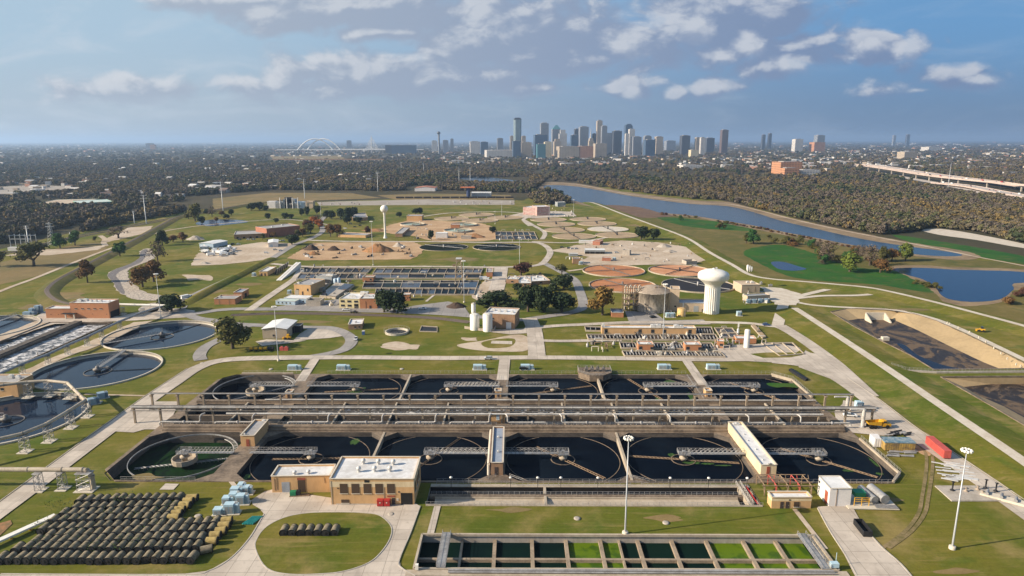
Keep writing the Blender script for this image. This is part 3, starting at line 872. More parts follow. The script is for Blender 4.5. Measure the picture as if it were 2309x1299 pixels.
# ---------------------------------------------------------------- settling tanks and aeration channels in the middle of the site
M['deck'] = mat('stained_concrete', (0.245, 0.185, 0.128), 0.85, 0, 0.3, 0.14, (0.105, 0.078, 0.056), scale2=0.9)
M['deck_light'] = mat('pale_concrete', (0.44, 0.37, 0.28), 0.85, 0, 0.3, 0.12, (0.32, 0.26, 0.19), scale2=0.9)
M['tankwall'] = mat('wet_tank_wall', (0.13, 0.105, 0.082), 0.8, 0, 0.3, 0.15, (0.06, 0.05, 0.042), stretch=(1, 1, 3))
M['black_water'] = water_mat('black_water', (0.0025, 0.0045, 0.009), 0.06, 0.04, 0.5, 0.05, None, c2=(0.006, 0.010, 0.016))
M['foam_water'] = water_mat('foaming_water', (0.030, 0.026, 0.022), 0.2, 0.5, 0.8, 0.4, (0.50, 0.48, 0.45), 0.30, 0.515, 0.60)
M['brown_water'] = water_mat('brown_water', (0.045, 0.036, 0.028), 0.25, 0.4, 0.8, 0.4, (0.26, 0.23, 0.20), 0.3, 0.58, 0.70)
M['aer_water'] = water_mat('boiling_water', (0.06, 0.062, 0.066), 0.3, 0.6, 0.8, 0.4, (0.66, 0.64, 0.62), 0.22, 0.44, 0.58)
M['blue_water'] = water_mat('clear_water', (0.006, 0.015, 0.034), 0.06, 0.08, 0.5, 0.30)
M['algae_floor'] = mat('algae_floor', (0.008, 0.032, 0.007), 0.7, 0, 0.3, 0.10, (0.007, 0.011, 0.008), spec=.05)
M['algae'] = mat('algae', (0.045, 0.11, 0.012), 0.8, 0, 0.3, 1.2, (0.012, 0.03, 0.008))
M['algae_water'] = water_mat('algae_water', (0.090, 0.145, 0.006), 0.4, 0.05, 0.8, 0.2, None, c2=(0.040, 0.085, 0.006), cscale=.22)
M['dark_algae'] = water_mat('dark_algae_water', (0.005, 0.016, 0.011), 0.1, 0.05, 0.8, 0.06, None, c2=(0.004, 0.012, 0.012))
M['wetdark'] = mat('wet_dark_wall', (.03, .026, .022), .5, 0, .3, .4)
M['galv'] = mat('galvanised_steel', (0.38, 0.37, 0.355), 0.5, 0.3, 0.25, 0.5, (0.24, 0.225, 0.21))
M['rusty'] = mat('rusty_steel', (0.30, 0.21, 0.13), 0.8, 0.1, 0.3, 0.8, (0.18, 0.12, 0.075))
M['white_pipe'] = mat('white_paint', (0.52, 0.50, 0.46), 0.5, 0, 0.2, 0.3, (0.34, 0.31, 0.27))
M['grey_steel'] = mat('grey_steel', (0.19, 0.175, 0.16), 0.6, 0.2, 0.25, 0.3, (0.12, 0.108, 0.095))
M['post'] = mat('concrete_post', (0.34, 0.265, 0.185), 0.85, 0, 0.3, 0.3, (0.21, 0.165, 0.115))

HX0, HX1, HY0, HY1 = -154.0, 140.0, 223.0, 338.0
hole([(HX0+9, HY0), (HX1-6, HY0), (HX1, HY0+6), (HX1, HY1-9), (HX1-8, HY1), (HX0+9, HY1), (HX0, HY1-9), (HX0, HY0+9)])

def octo(x0, x1, y0, y1, c):
    return [(x0+c, y0), (x1-c, y0), (x1, y0+c), (x1, y1-c), (x1-c, y1), (x0+c, y1), (x0, y1-c), (x0, y0+c)]

COLS = [(-152.5, -112.0), (-103.5, -56.3), (-55.5, -10.0), (-4.8, 40.7), (41.5, 87.0), (94.0, 139.0)]
CX = [-130.5, -80.8, -34.2, 17.6, 64.4, 116.8]
FRONT, BACK = (224.0, 265.3), (300.0, 337.0)
INNER = [(octo(x0, x1, y0, y1, 5.0)) for (y0, y1) in (FRONT, BACK) for (x0, x1) in COLS]
AER = [(-149.0, -126), (-125.2, -113), (-104, -80.6), (-79.8, -56.6), (-55.8, -32.6), (-31.8, -9.6), (-3.6, 20), (20.8, 43), (43.8, 66), (66.8, 88.6), (93, 114), (114.8, 136.5)]
AERR = [[(a, y0), (b, y0), (b, y1), (a, y1)] for a, b in AER for y0, y1 in ((270.6, 282.6), (283.6, 296.6))]

def plate(name, outer, holes, z, m, depth=None):
    vs, faces = [], []
    for p in [outer]+holes:
        k = len(vs); vs += [Vector(q) for q in p]; faces.append(list(range(k, k+len(p))))
    ov, oe, of, _, _, orig = delaunay_2d_cdt(vs, [], faces, 1, 1e-4)
    mb = MB()
    mb.add([(v.x, v.y, z) for v in ov], [tuple(f) for f, o in zip(of, orig) if o == [0]])
    n = len(outer)
    mb.add([(x, y, -0.5) for x, y in outer]+[(x, y, z) for x, y in outer], [(i, (i+1) % n, n+(i+1) % n, n+i) for i in range(n)])
    o = mb.build(name, m)
    return o
dk = plate('tank_deck', [(HX0+9, HY0), (HX1-6, HY0), (HX1, HY0+6), (HX1, HY1-9), (HX1-8, HY1), (HX0+9, HY1), (HX0, HY1-9), (HX0, HY0+9)], INNER+AERR, 0.30, M['deck'])
tag(dk, 'stained concrete deck between the twelve dark settling tanks and the aeration channels', 'concrete deck')

def inward(poly, z0, z1):
    n = len(poly); mb = MB()
    mb.add([(x, y, z0) for x, y in poly]+[(x, y, z1) for x, y in poly], [((i+1) % n, i, n+i, n+(i+1) % n) for i in range(n)])
    return mb

def rail(mb, pts, z, closed=False, h=1.1, step=2.2, r=0.05, rails=(0.55, 1.1)):
    n = len(pts)
    for i in range(n if closed else n-1):
        a = Vector((pts[i][0], pts[i][1], z)); b = Vector((pts[(i+1) % n][0], pts[(i+1) % n][1], z))
        L = (b-a).length; k = max(1, int(L/step))
        for hh in rails: mb.tube(a+Vector((0, 0, hh*h/1.1)), b+Vector((0, 0, hh*h/1.1)), r, None, 4, False)
        for j in range(k+1):
            p = a.lerp(b, j/k); mb.tube(p, p+Vector((0, 0, h)), r*1.1, None, 4, False)
    return mb

ROWN = {'f': 'in the row nearest the camera', 'b': 'in the row behind the pipe gallery'}
WHERE = ['at the far left end', 'second from the left', 'just left of the centre walkway', 'just right of the centre walkway', 'fifth from the left', 'at the far right end']
ARM = {('f', 0): 195, ('f', 1): 2, ('f', 2): 62, ('f', 3): -47, ('f', 4): 172, ('f', 5): -42, ('b', 0): 220, ('b', 1): 8, ('b', 2): 238, ('b', 3): 20, ('b', 4): 112, ('b', 5): -55}

def tank(row, i):
    (x0, x1), (y0, y1) = COLS[i], (FRONT if row == 'f' else BACK)
    cx, cy = CX[i], (y0+y1)/2
    dry = i == 0
    wz = -4.6 if dry else -1.7
    poly = octo(x0, x1, y0, y1, 5.0)
    lab = '%s tank %s, %s' % ('drained green-floored' if dry and row == 'f' else 'drained dark' if dry else 'black-watered', WHERE[i], ROWN[row])
    t = thing('settling_tank', lab, 'settling tank', (cx, cy, 0), 0, 'settling tanks')
    L = lambda p: [(x-cx, y-cy) for x, y in p]
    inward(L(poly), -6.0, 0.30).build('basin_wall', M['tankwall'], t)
    w = MB().sheet(L(poly), wz).build('water', M['algae_floor'] if dry and row == 'f' else M['black_water'], t)
    # circular weir, cut off where the square tank is narrower than the ring
    Rr = min((x1-x0)/2, 23.2)-0.7
    hy = (y1-y0)/2-0.4
    lim = math.asin(min(1, hy/Rr))
    top = 0.0 if dry else wz+0.12
    for a0 in (-lim, PI-lim):
        MB().ring(0, 0, Rr-0.18, Rr+0.06, top-0.5, top, 40, a0, a0+2*lim).build('weir_ring', M['deck' if not dry else 'galv'], t)
    if dry:   # raised launder wall of the drained tank
        mb = MB()
        for k in range(10):
            a = R(58-5*k); b = R(58-5*(k+1))
            for rr in (Rr+.2, Rr-1.6):
                mb.tube((rr*math.cos(a), rr*math.sin(a), -.6), (rr*math.cos(b), rr*math.sin(b), -.6), .16, None, 5)
            mb.tube(((Rr-1.6)*math.cos(a), (Rr-1.6)*math.sin(a), -.6), ((Rr+.2)*math.cos(b), (Rr+.2)*math.sin(b), -.6), .10, None, 4)
        mb.build('launder_frame', M['white_pipe'], t)
    bz = wz+0.15
    if dry:
        MB().lathe([(3.2, -3.6), (4.6, -3.0), (4.7, -1.0), (4.3, -1.0), (4.2, -2.6), (0.8, -2.8)], 0, 0, 14, False).build('centre_well', M['deck_light'], t)
    else:
        MB().ring(0, 0, 4.5, 4.8, bz-.5, bz+.05, 14).build('scum_baffle', M['deck'], t)
    mb = MB()
    mb.lathe([(1.1, -6), (1.1, -1.2), (1.6, -1.1), (1.6, -0.4), (0.8, -0.3), (0.8, 0.7), (1.2, 0.8), (1.2, 1.1), (0, 1.1)], 0, 0, 12)
    mb.build('centre_column', M['deck_light'], t)
    sgn = 1 if i % 2 == 0 else -1         # +1: the bridge comes from the right
    bx = (x1-cx+1.0) if sgn > 0 else (x0-cx-1.0)
    br = MB().truss((sgn*1.6, 0, 1.1), (bx, 0, 1.1), 1.9, 1.7, 13, 0.075)
    br.box(min(sgn*1.6, bx), -0.8, 1.0, max(sgn*1.6, bx), 0.8, 1.1)
    b = br.build('bridge', M['galv'], t)
    if (row, i) != ('f', 0):
        mb = MB()
        for k in range(6):
            xx = bx*(0.35+0.07*k)
            mb.tube((xx, -.2, 2.6), (xx-1.8*sgn, .2, 3.0), 0.07, None, 4)
        mb.build('lamp_bracket', M['white_pipe'], b)
    pf = MB().box(-2.2, -1.9, 1.0, 2.2, 1.9, 1.15)
    rail(pf, [(-2.2, -1.9), (2.2, -1.9), (2.2, 1.9), (-2.2, 1.9)], 1.15, True, 1.3, 1.1, 0.06, (0.4, 0.75, 1.1))
    pf.cbox(0, 0, 1.15, 1.2, 1.2, 1.0)
    pf.build('platform', M['galv'], t)
    a = R(ARM[(row, i)])
    az = -3.6 if dry else wz+0.12
    for s_, ln in ((1, 21.0), (-1, 15.0 if i not in (0, 4) else 21.0)):
        ca, sa = math.cos(a)*s_, math.sin(a)*s_
        # keep the arm inside the basin
        ll = ln
        while abs(ca*ll) > min(cx-x0, x1-cx)-1.0 or abs(sa*ll) > (y1-y0)/2-0.6: ll -= 0.5
        ar = MB()
        for q in (-0.55, 0.55):
            ar.tube((ca*1.5-sa*q, sa*1.5+ca*q, az+.1), (ca*ll-sa*q, sa*ll+ca*q, az+.05), 0.13, None, 4)
        n = int(ll/1.6)
        for k in range(n):
            r0, r1 = 1.5+(ll-1.5)*k/n, 1.5+(ll-1.5)*(k+1)/n
            ar.tube((ca*r0-sa*.55, sa*r0+ca*.55, az+.1), (ca*r1+sa*.55, sa*r1-ca*.55, az+.1), 0.08, None, 4)
            if dry: ar.tube((ca*r0, sa*r0, -4.6), (ca*r0, sa*r0, az), 0.06, None, 4)
        ar.build('scraper_arm', M['rusty'] if not dry else M['galv'], t)
    return t, cx, cy, wz
TANKS = {}
for row in ('b', 'f'):
    for i in range(6):
        TANKS[(row, i)] = tank(row, i)

def algae_patch(parent_key, blobs):
    t, cx, cy, wz = TANKS[parent_key]
    for (x, y, rx, ry, seed) in blobs:
        rr = random.Random(seed)
        pts = []
        for k in range(22):
            a = 2*PI*k/22; q = 0.65+0.5*rr.random()
            pts.append((x+rx*q*math.cos(a), y+ry*q*math.sin(a)))
        MB().sheet(pts, wz+0.05).build('algae_patch', M['algae'], t)
algae_patch(('b', 1), [(0, -0.4, 4.2, 3.9, 1), (3.5, 4, 1.2, 1.0, 3)])
algae_patch(('f', 4), [(-3.5, 4.2, 1.8, 1.5, 2), (2.5, -2.6, 3.5, 1.2, 5), (8.5, -3.2, 2.6, .9, 6), (14, -4.6, 4, .6, 7)])
algae_patch(('f', 5), [(8, -8.5, 3.0, 1.2, 8), (20.5, -2, .7, 4.5, 9), (18, -11, 1.5, 1.2, 12)])
algae_patch(('b', 4), [(14, 14, 3, 2.2, 10), (19.5, -7, 1.5, 6, 11), (3, -12, 1.5, 5, 13)])
algae_patch(('b', 2), [(-13, -16.5, 3.2, 1.0, 14)])
algae_patch(('f', 1), [(-19.5, -14.5, 1.2, 2.2, 15), (13.5, 16, 2.2, 3, 16)])
algae_patch(('b', 5), [(-9, -16.5, 2, 1, 17)])

# low walls on the tank rims
def low_wall(pts, z0, z1, t, label, m='deck_light', name='tank_wall'):
    return tag(MB().wall(pts, z0, z1, t).build(name, M[m]), label, 'wall')
low_wall([(-55.9, 224.5), (-55.9, 265)], -6, 0.55, 0.9, 'thin concrete wall between the second and third tanks of the front row')
low_wall([(41.1, 224.5), (41.1, 265)], -6, 0.55, 0.9, 'thin sunlit concrete wall between the fourth and fifth tanks of the front row')
low_wall([(-55.9, 300.3), (-55.9, 336.6)], -6, 0.55, 0.9, 'thin concrete wall between the second and third tanks behind the pipe gallery')
low_wall([(41.1, 300.3), (41.1, 336.6)], -6, 0.55, 0.9, 'thin concrete wall between the fourth and fifth tanks behind the pipe gallery')
low_wall([(139.6, 259), (139.6, 229.6), (134.0, 223.4)], -0.4, 1.1, 0.8, 'sunlit kerb wall on the right rim of the last front tank')
low_wall([(139.6, 305), (139.6, 329.0), (132.2, 337.6)], -0.4, 1.1, 0.8, 'kerb wall on the right rim of the last back tank')
low_wall([(-145, 338.2), (-118, 338.2)], -0.4, 0.9, 0.6, 'kerb wall behind the drained back tank at the left')

tag(MB().box(-150, 266.0, 0.3, 137, 267.2, 1.1).box(-150, 267.2, 0.3, 137, 269.6, 2.0).build('channel_wall', M['deck']), 'long two-stepped concrete wall between the front tanks and the aeration channels', 'wall')
tag(MB().box(-150, 297.4, 0.3, 138, 299.2, 1.4).build('channel_wall', M['deck']), 'long brown concrete wall between the back tanks and the aeration channels', 'wall')
# aeration bays
k = 0
for j, (a, b) in enumerate(AER):
    side = 'left' if j < 6 else 'right'
    for yk, (y0, y1) in enumerate(((270.6, 282.6), (283.6, 296.6))):
        foam = 'foam_water' if (2 <= j <= 9 and yk == 1) else 'brown_water'
        if j < 2: foam = 'black_water'
        lab = ('empty dark aeration bay under the pipe racks at the left end' if j < 2 else
               'aeration bay of white curling foam behind the white air pipes' if foam == 'foam_water' else
               'aeration bay of thin brown foam under the pipe racks at the right end' if j > 9 else
               'shaded aeration bay of brown water below the white air pipes')
        t = thing('aeration_bay', lab, 'aeration bay', ((a+b)/2, (y0+y1)/2, 0), 0, lab)
        q = [((a-b)/2, (y0-y1)/2), ((b-a)/2, (y0-y1)/2), ((b-a)/2, (y1-y0)/2), ((a-b)/2, (y1-y0)/2)]
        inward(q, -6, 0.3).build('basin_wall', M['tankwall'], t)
        MB().sheet(q, -3.2 if j < 2 else -1.0).build('water', M[foam], t)
for j in range(len(AER)-1):
    x = (AER[j][1]+AER[j+1][0])/2
    if AER[j+1][0]-AER[j][1] < 2:
        tag(MB().box(x-.35, 270.4, .3, x+.35, 297, .9).build('cross_wall', M['deck_light']), 'low concrete cross wall between two aeration bays under the pipe racks', 'wall', 'cross walls of the aeration bays')

# pipe racks
def pipe_rack(y, x0, x1, h, step, label, pipes, m='grey_steel'):
    t = thing('pipe_rack', label, 'pipe rack', (0, y, 0), 0)
    n = round((x1-x0)/step)
    for i in range(n+1):
        x = x0+(x1-x0)*i/n
        p = MB().cbox(x, 0, 0.2, 0.75, 0.75, h-0.6)
        p.cbox(x, 0, h-0.9, 1.0, 2.4, 0.5)
        p.build('post', M['post'], t)
    for (dy, dz, r, mm) in pipes:
        mb = MB().tube((x0-1, dy, h+dz), (x1+1, dy, h+dz), r, None, 8)
        for i in range(int((x1-x0)/14)):
            mb.tube((x0+7+14*i, dy, h+dz), (x0+7.4+14*i, dy, h+dz), r*1.25, None, 8)
        mb.build('pipe', M[mm], t)
    return t
rf = pipe_rack(274.5, -166.0, 152.0, 7.8, 11.4, 'long pipe rack over the aeration channels, the nearer and busier of the two', [(-0.8, 0.1, 0.28, 'white_pipe'), (0.0, 0.25, 0.38, 'grey_steel'), (0.9, 0.1, 0.26, 'grey_steel'), (-1.0, -1.5, 0.22, 'grey_steel')])
mb = MB().box(-166, -1.2, 7.2, 153, 1.2, 7.32)
mb.build('cable_tray', M['grey_steel'], rf)
MB().tube((-125, -2.2, 5.6), (130, -2.2, 5.6), 0.42, None, 10).build('header_pipe', M['white_pipe'], rf)
mb = MB()
for i in range(28):
    x = -160+11.4*i
    mb.tube((x+1.2, -1, 7.0), (x+3.0, .6, 6.2), .16, None, 5)
mb.build('brace', M['white_pipe'], rf)
rr_ = pipe_rack(289.3, -166.0, 150.0, 8.0, 11.9, 'long pipe rack over the far side of the aeration channels', [(-0.3, 0.1, 0.20, 'galv'), (0.5, 0.1, 0.28, 'grey_steel')])
MB().tube((-118, 8.4, 1.9), (138, 8.4, 1.9), 0.35, None, 8).build('pipe', M['white_pipe'], rr_)
for px, py, top, lab in ((1943, 965, 922, 'tall white standpipe at the right end of the near pipe rack'), (1907, 935, 897, 'white standpipe at the right end of the far pipe rack')):
    x, y = G(px, py)
    t = thing('standpipe', lab, 'standpipe', (x, y, 0))
    MB().tube((0, 0, 0), (0, 0, 8.2), 0.75, None, 12).tube((0, 0, 8.2), (-6, 0, 8.2), .4, None, 8).build('pipe', M['white_pipe'], t)
    MB().lathe([(1.3, 0), (1.3, .35), (0.9, .35), (.8, .9)], 0, 0, 12).build('flange', M['galv'], t)
# air pipes: header, elbow and riser to the rack
AIRP = [(370, 458, 1), (494, 575, 1), (656, 743, 1), (776, 863, 1), (896, 981, 1), (1016, 1100, 1), (1147, 1231, -1), (1267, 1351, -1), (1385, 1472, -1), (1506, 1593, -1), (1679, 1757, -1), (1793, 1900, -1)]
for (pa, pb, s_) in AIRP:
    ya = 270.2
    xa, xb = G(pa, 955)[0], G(pb, 955)[0]
    t = thing('air_pipe', 'white air pipe with an elbow riser above the aeration channel', 'air pipe', (xa, ya, 0), 0, 'white air pipes over the aeration channel')
    L = xb-xa
    e, f_ = (L, L+1.6) if s_ > 0 else (0, -1.6)
    o_ = 0 if s_ > 0 else L
    mb = MB(); mb.sm = True
    mb.path([(o_, 0, 1.2), (o_, 0, 2.2), (o_+.6*s_, 0, 2.7), (e, 0, 2.7)], 0.34, 10)
    mb.build('header', M['white_pipe'], t)
    MB().path([(e, 0, 2.7), (e+.6*s_, 0, 3.2), (e+.6*s_, 0, 5.0), (e+.9*s_, 1.0, 5.6), (e+1.8*s_, 2.3, 5.7)], 0.32, 10).build('riser', M['white_pipe'], t)
    mb = MB()
    for k in range(7):
        mb.tube((L*(k+.5)/7, 0, 2.7), (L*(k+.5)/7, 0.0, 0.4), 0.13, None, 6)
    mb.build('drop_pipe', M['white_pipe'], t)
    mb = MB().lathe([(.5, 2.2), (.5, 3.2), (0, 3.2)], L*.62, 0, 8).cbox(L*.62, 0, .4, .5, .5, 1.9)
    mb.build('valve', M['galv'], t)

# railings along the decks
def railing(pts, label, z=0.3, closed=False, h=1.15, m='galv', group=None, step=2.2, r=.05):
    return tag(rail(MB(), pts, z, closed, h, step, r).build('railing', M[m]), label, 'railing', group)
railing([(140.0, 259), (140.0, 229.5), (134.2, 223.1)], 'galvanised railing on the right rim of the last front tank', 1.1)
railing([(140.0, 305), (140.0, 329.2), (132.4, 338)], 'galvanised railing on the right rim of the last back tank', 1.1)
railing([(103, 222.8), (134, 222.8)], 'low fence along the front edge of the last front tank', 0.3, h=1.5)
railing([(-29, 223.2), (-13, 223.2), (-8, 227)], 'railing on the front edge of the third tank by the big tan building', 0.3)
railing([(-3, 227), (2, 223.2), (35, 223.2), (41, 226.5), (47, 223.2), (84, 223.2)], 'long railing on the front edge of the fourth and fifth tanks', 0.3)
railing([(-148, 269.4), (-113, 269.4)], 'railing on the channel wall above the drained tank', 2.0)
railing([(-102, 269.4), (-9, 269.4)], 'railing on the channel wall left of the centre walkway', 2.0)
railing([(-3, 269.4), (88, 269.4)], 'railing on the channel wall right of the centre walkway', 2.0)
railing([(95, 269.4), (136, 269.4)], 'railing on the channel wall right of the long tan building', 2.0)
railing([(-143, 223.2), (-116, 223.2)], 'wire fence along the front edge of the drained green tank', 0.3, h=1.6)
railing([(-114, 338.6), (-144, 338.6)], 'fence behind the drained back tank', 0.3, h=1.5)
railing([(-100, 339.0), (-12, 339.0)], 'fence behind the second and third back tanks', 0.3, h=1.5)
railing([(-4, 339.0), (88, 339.0)], 'fence behind the fourth and fifth back tanks', 0.3, h=1.5)
railing([(97, 339.0), (132, 339.0)], 'fence behind the last back tank', 0.3, h=1.5)
for x in (-111.6, -104.0, -9.6, -5.2, 87.6, 93.6):
    railing([(x, 302), (x, 335)], 'railing along a walkway between two tanks of the back row', 0.3, group='railings of the back walkways')

# effluent channels in front of the tanks
hole([(-31, 207.2), (82, 207.2), (82, 222.0), (-31, 222.0)])
t = thing('effluent_channel', 'sunken concrete effluent channel with railings in front of the middle tanks', 'channel', (25.5, 214.6, 0))
def lc(p): return [(x-25.5, y-214.6) for x, y in p]
inward(lc([(-31, 207.2), (82, 207.2), (82, 222.0), (-31, 222.0)]), -5, 0.02).build('channel_wall', M['deck_light'], t)
MB().sheet(lc([(-31, 207.2), (82, 207.2), (82, 222.0), (-31, 222.0)]), -1.5).build('water', M['black_water'], t)
MB().box(-56, -1.2, -3.6, 56, 0.4, 0.1).build('middle_wall', M['deck'], t)
mb = MB(); mb.add([(-54, -1.2, -.6), (50, -1.2, -.6), (50, -4.6, -1.2), (-54, -4.6, -1.2)], [(0, 3, 2, 1)]); mb.box(-54, -1.6, -.62, 50, -1.2, -.1)
mb.build('sloping_slab', M['deck_light'], t)
MB().box(-56.4, 5.2, 0.0, 56.4, 7.2, 0.25).build('walkway', M['deck_light'], t)
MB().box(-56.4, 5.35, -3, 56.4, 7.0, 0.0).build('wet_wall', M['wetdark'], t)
MB().box(-56.4, -7.5, -1.0, 56.4, -6.8, 0.3).build('front_kerb', M['deck_light'], t)
for x in (-16.5, 52):
    MB().box(x, -7, -3.5, x+0.9, -1, 0.2).box(x, .4, -3.5, x+.9, 5.4, .2).build('cross_wall', M['deck_light'], t)
rail(MB(), lc([(-30, 214.6), (78, 214.6)]), 0.1, False, 1.2, 1.8, .06).build('railing', M['galv'], t)
rail(MB(), lc([(-31, 207.3), (82, 207.3)]), 0.3, False, 1.2, 1.8, .05).build('railing', M['galv'], t)
rail(MB(), lc([(-29, 221.6), (-4, 221.6), (0, 220.5), (38, 220.5), (42, 222), (46, 220.5), (81, 220.5)]), 0.25, False, 1.2, 1.8, .05).build('railing', M['galv'], t)
t = thing('footbridge', 'steel footbridge crossing the effluent channel by the small pump house', 'footbridge', (77.5, 207.5, 0))
MB().box(0, 0, .2, 1.6, 14.5, .35).build('deck', M['deck_light'], t)
for x in (0.05, 1.55): rail(MB(), [(x, 0), (x, 14.5)], .35, False, 1.3, 1.6, .07).build('railing', M['white_pipe'], t)
t = tag(MB().tube((80.6, 208, .5), (80.6, 220, .5), .18, None, 8).build('red_pipe', mat('red_paint', (0.45, 0.03, 0.03), 0.5)), 'red pipe along the concrete wall beside the footbridge', 'pipe')
# ---------------------------------------------------------------- buildings of the works
M['tan'] = mat('tan_brick', (0.60, 0.37, 0.175), 0.9, 0, 0.15, 0.10, (0.50, 0.30, 0.14), stretch=(1, 1, 0.4), scale2=0.9)
M['tan_pale'] = mat('pale_yellow_panel', (0.70, 0.56, 0.36), 0.85, 0, 0.15, 0.2, (0.58, 0.45, 0.27), stretch=(1, 1, 0.3))
M['cream'] = mat('cream_panel', (0.66, 0.55, 0.30), 0.85, 0, 0.15, 0.3)
M['brick'] = mat('brown_brick', (0.36, 0.22, 0.13), 0.9, 0, 0.2, 0.15, (0.27, 0.16, 0.095), stretch=(1, 1, 0.5))
M['orange'] = mat('orange_brick', (0.46, 0.21, 0.10), 0.9, 0, 0.12, 0.1, (0.40, 0.175, 0.085))
M['stucco'] = mat('beige_stucco', (0.52, 0.40, 0.28), 0.9, 0, 0.15, 0.2)
M['pink'] = mat('pink_brick', (0.36, 0.19, 0.16), 0.9, 0, 0.2, 0.4, (0.50, 0.38, 0.34))
M['redbrick'] = mat('red_brick', (0.38, 0.16, 0.10), 0.9, 0, 0.2, 0.2)
M['metal_tan'] = mat('tan_ribbed_metal', (0.42, 0.35, 0.26), 0.6, 0.1, 0.15, 0.3)
M['metal_white'] = mat('white_ribbed_metal', (0.72, 0.68, 0.64), 0.5, 0.0, 0.12, 0.3)
M['metal_grey'] = mat('grey_sheet_metal', (0.36, 0.38, 0.39), 0.5, 0.2, 0.2, 0.2)
M['metal_blue'] = mat('pale_blue_metal', (0.40, 0.50, 0.58), 0.5, 0.1, 0.15, 0.3)
M['green_metal'] = mat('green_sheet_metal', (0.10, 0.30, 0.23), 0.6, 0.1, 0.2, 0.1)
M['conc'] = mat('grey_concrete', (0.42, 0.37, 0.31), 0.9, 0, 0.25, 0.2, (0.30, 0.26, 0.21), stretch=(1, 1, .4))
M['roof_white'] = mat('white_membrane_roof', (0.70, 0.69, 0.67), 0.6, 0, 0.15, 0.10, (0.50, 0.48, 0.45), scale2=0.6)
M['roof_grey'] = mat('grey_gravel_roof', (0.36, 0.35, 0.34), 0.9, 0, 0.2, 0.1, (0.27, 0.26, 0.25))
M['roof_blue'] = mat('blue_grey_roof', (0.28, 0.32, 0.38), 0.6, 0, 0.2, 0.1)
M['roof_green'] = mat('green_white_roof', (0.50, 0.58, 0.52), 0.6, 0, 0.15, 0.1)
M['roof_rib'] = mat('ribbed_white_roof', (0.72, 0.71, 0.68), 0.5, 0, 0.15, 0.2)
M['coping'] = mat('roof_coping', (0.60, 0.53, 0.42), 0.7, 0, 0.15, 0.3)
M['glass'] = mat('dark_window', (0.035, 0.04, 0.045), 0.15, 0, 0.2, 0.3, spec=0.5)
M['louvre'] = mat('brown_louvre', (0.085, 0.055, 0.035), 0.6, 0, 0.2, 2.0, stretch=(1, 1, 6))
M['door_dark'] = mat('dark_door', (0.07, 0.05, 0.045), 0.6)
M['door_grey'] = mat('grey_shutter', (0.33, 0.35, 0.38), 0.5, 0.1)
M['door_red'] = mat('rust_red_door', (0.34, 0.09, 0.05), 0.6)
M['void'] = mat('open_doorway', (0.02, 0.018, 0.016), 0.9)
M['unit'] = mat('roof_equipment', (0.62, 0.60, 0.56), 0.5, 0.1, 0.2, 0.8)
M['tank_white'] = mat('white_tank_paint', (0.76, 0.73, 0.66), 0.45, 0, 0.1, 0.15, (0.66, 0.62, 0.54), stretch=(1, 1, .3))
M['transformer'] = mat('pale_blue_cabinet', (0.42, 0.56, 0.62), 0.5, 0, 0.12, 0.6)
M['transformer_dark'] = mat('blue_grey_cabinet', (0.24, 0.33, 0.40), 0.5, 0, 0.12, 0.6)
M['red'] = mat('red_paint_bright', (0.42, 0.035, 0.03), 0.5)
M['yellow'] = mat('machine_yellow', (0.62, 0.33, 0.02), 0.5, 0, 0.15, 0.5)
M['dark'] = mat('black_steel', (0.02, 0.02, 0.022), 0.6)
M['tyre'] = mat('tyre_rubber', (0.018, 0.017, 0.016), 0.9)

B = building
lw = 'louvre'
B('brick_building', 'low tan brick block with two roof fans joined to the big tan building', 'building', (613, 1111), (745.5, 1109), 1073, back=(631, 1048), wall='tan',
  feats=[('door', 'f', .235, .1, 2.7, 4.0, 'door_grey'), ('door', 'f', .505, .1, 2.6, 4.6, 'louvre'), ('door_header', 'f', .505, 4.8, 2.8, .8, 'door_red'), ('pipe_run', 'f', .05, 1, .18, 4.5, 'rusty'), ('pipe_run', 'f', .09, 1.2, .18, 4.5, 'rusty'), ('pipe_run', 'f', .9, 3.6, .15, 2, 'rusty'), ('downpipe', 'f', .985, .2, .2, 5.8, 'metal_tan')],
  vents=[(.37, .25, .55, 1.4), (.60, .3, .55, 1.4)])
t, W, D, h = B('brick_building', 'big tan brick building with six white roof fans and five tall louvres', 'building', (746, 1138), (933, 1138.5), 1079, back=(770, 1029), wall='tan', band=('tan_pale', 6.6, 8.6),
  feats=[('window', 'f', u, 4.3, 2.6, 3.5, lw) for u in (.16, .30, .444, .585, .726)] + [('window', 'f', .168, .8, 2.6, 1.2, lw), ('garage_door', 'f', .91, .05, 3.9, 4.4, 'void'), ('door', 'f', .752, .05, 1.1, 2.6), ('door_header', 'f', .725, 3.0, 2.6, .5, 'door_red'),
         ('window', 'r', .2, 3.5, 1.6, 3.5), ('window', 'r', .45, 3.5, 1.6, 3.5), ('window', 'r', .7, 3.5, 1.6, 3.5), ('lamp', 'f', .82, 4.6, .5, .5, 'glass'), ('lamp', 'f', .44, 8.3, 1.6, .8, 'dark'), ('downpipe', 'f', .012, .2, .22, 8.6, 'metal_tan'), ('downpipe', 'f', .64, .2, .2, 6.3, 'metal_tan'), ('lamp', 'f', .09, 6.0, .5, .3, 'dark'), ('notice', 'f', .80, 1.6, .7, .9, 'coping'), ('plinth', 'f', .36, .02, 17, .5, 'conc')],
  vents=[(.31, .72, .62, 2.0), (.50, .70, .62, 2.0), (.69, .68, .62, 2.0), (.30, .36, .62, 2.0), (.49, .38, .62, 2.0), (.68, .38, .62, 2.0)])
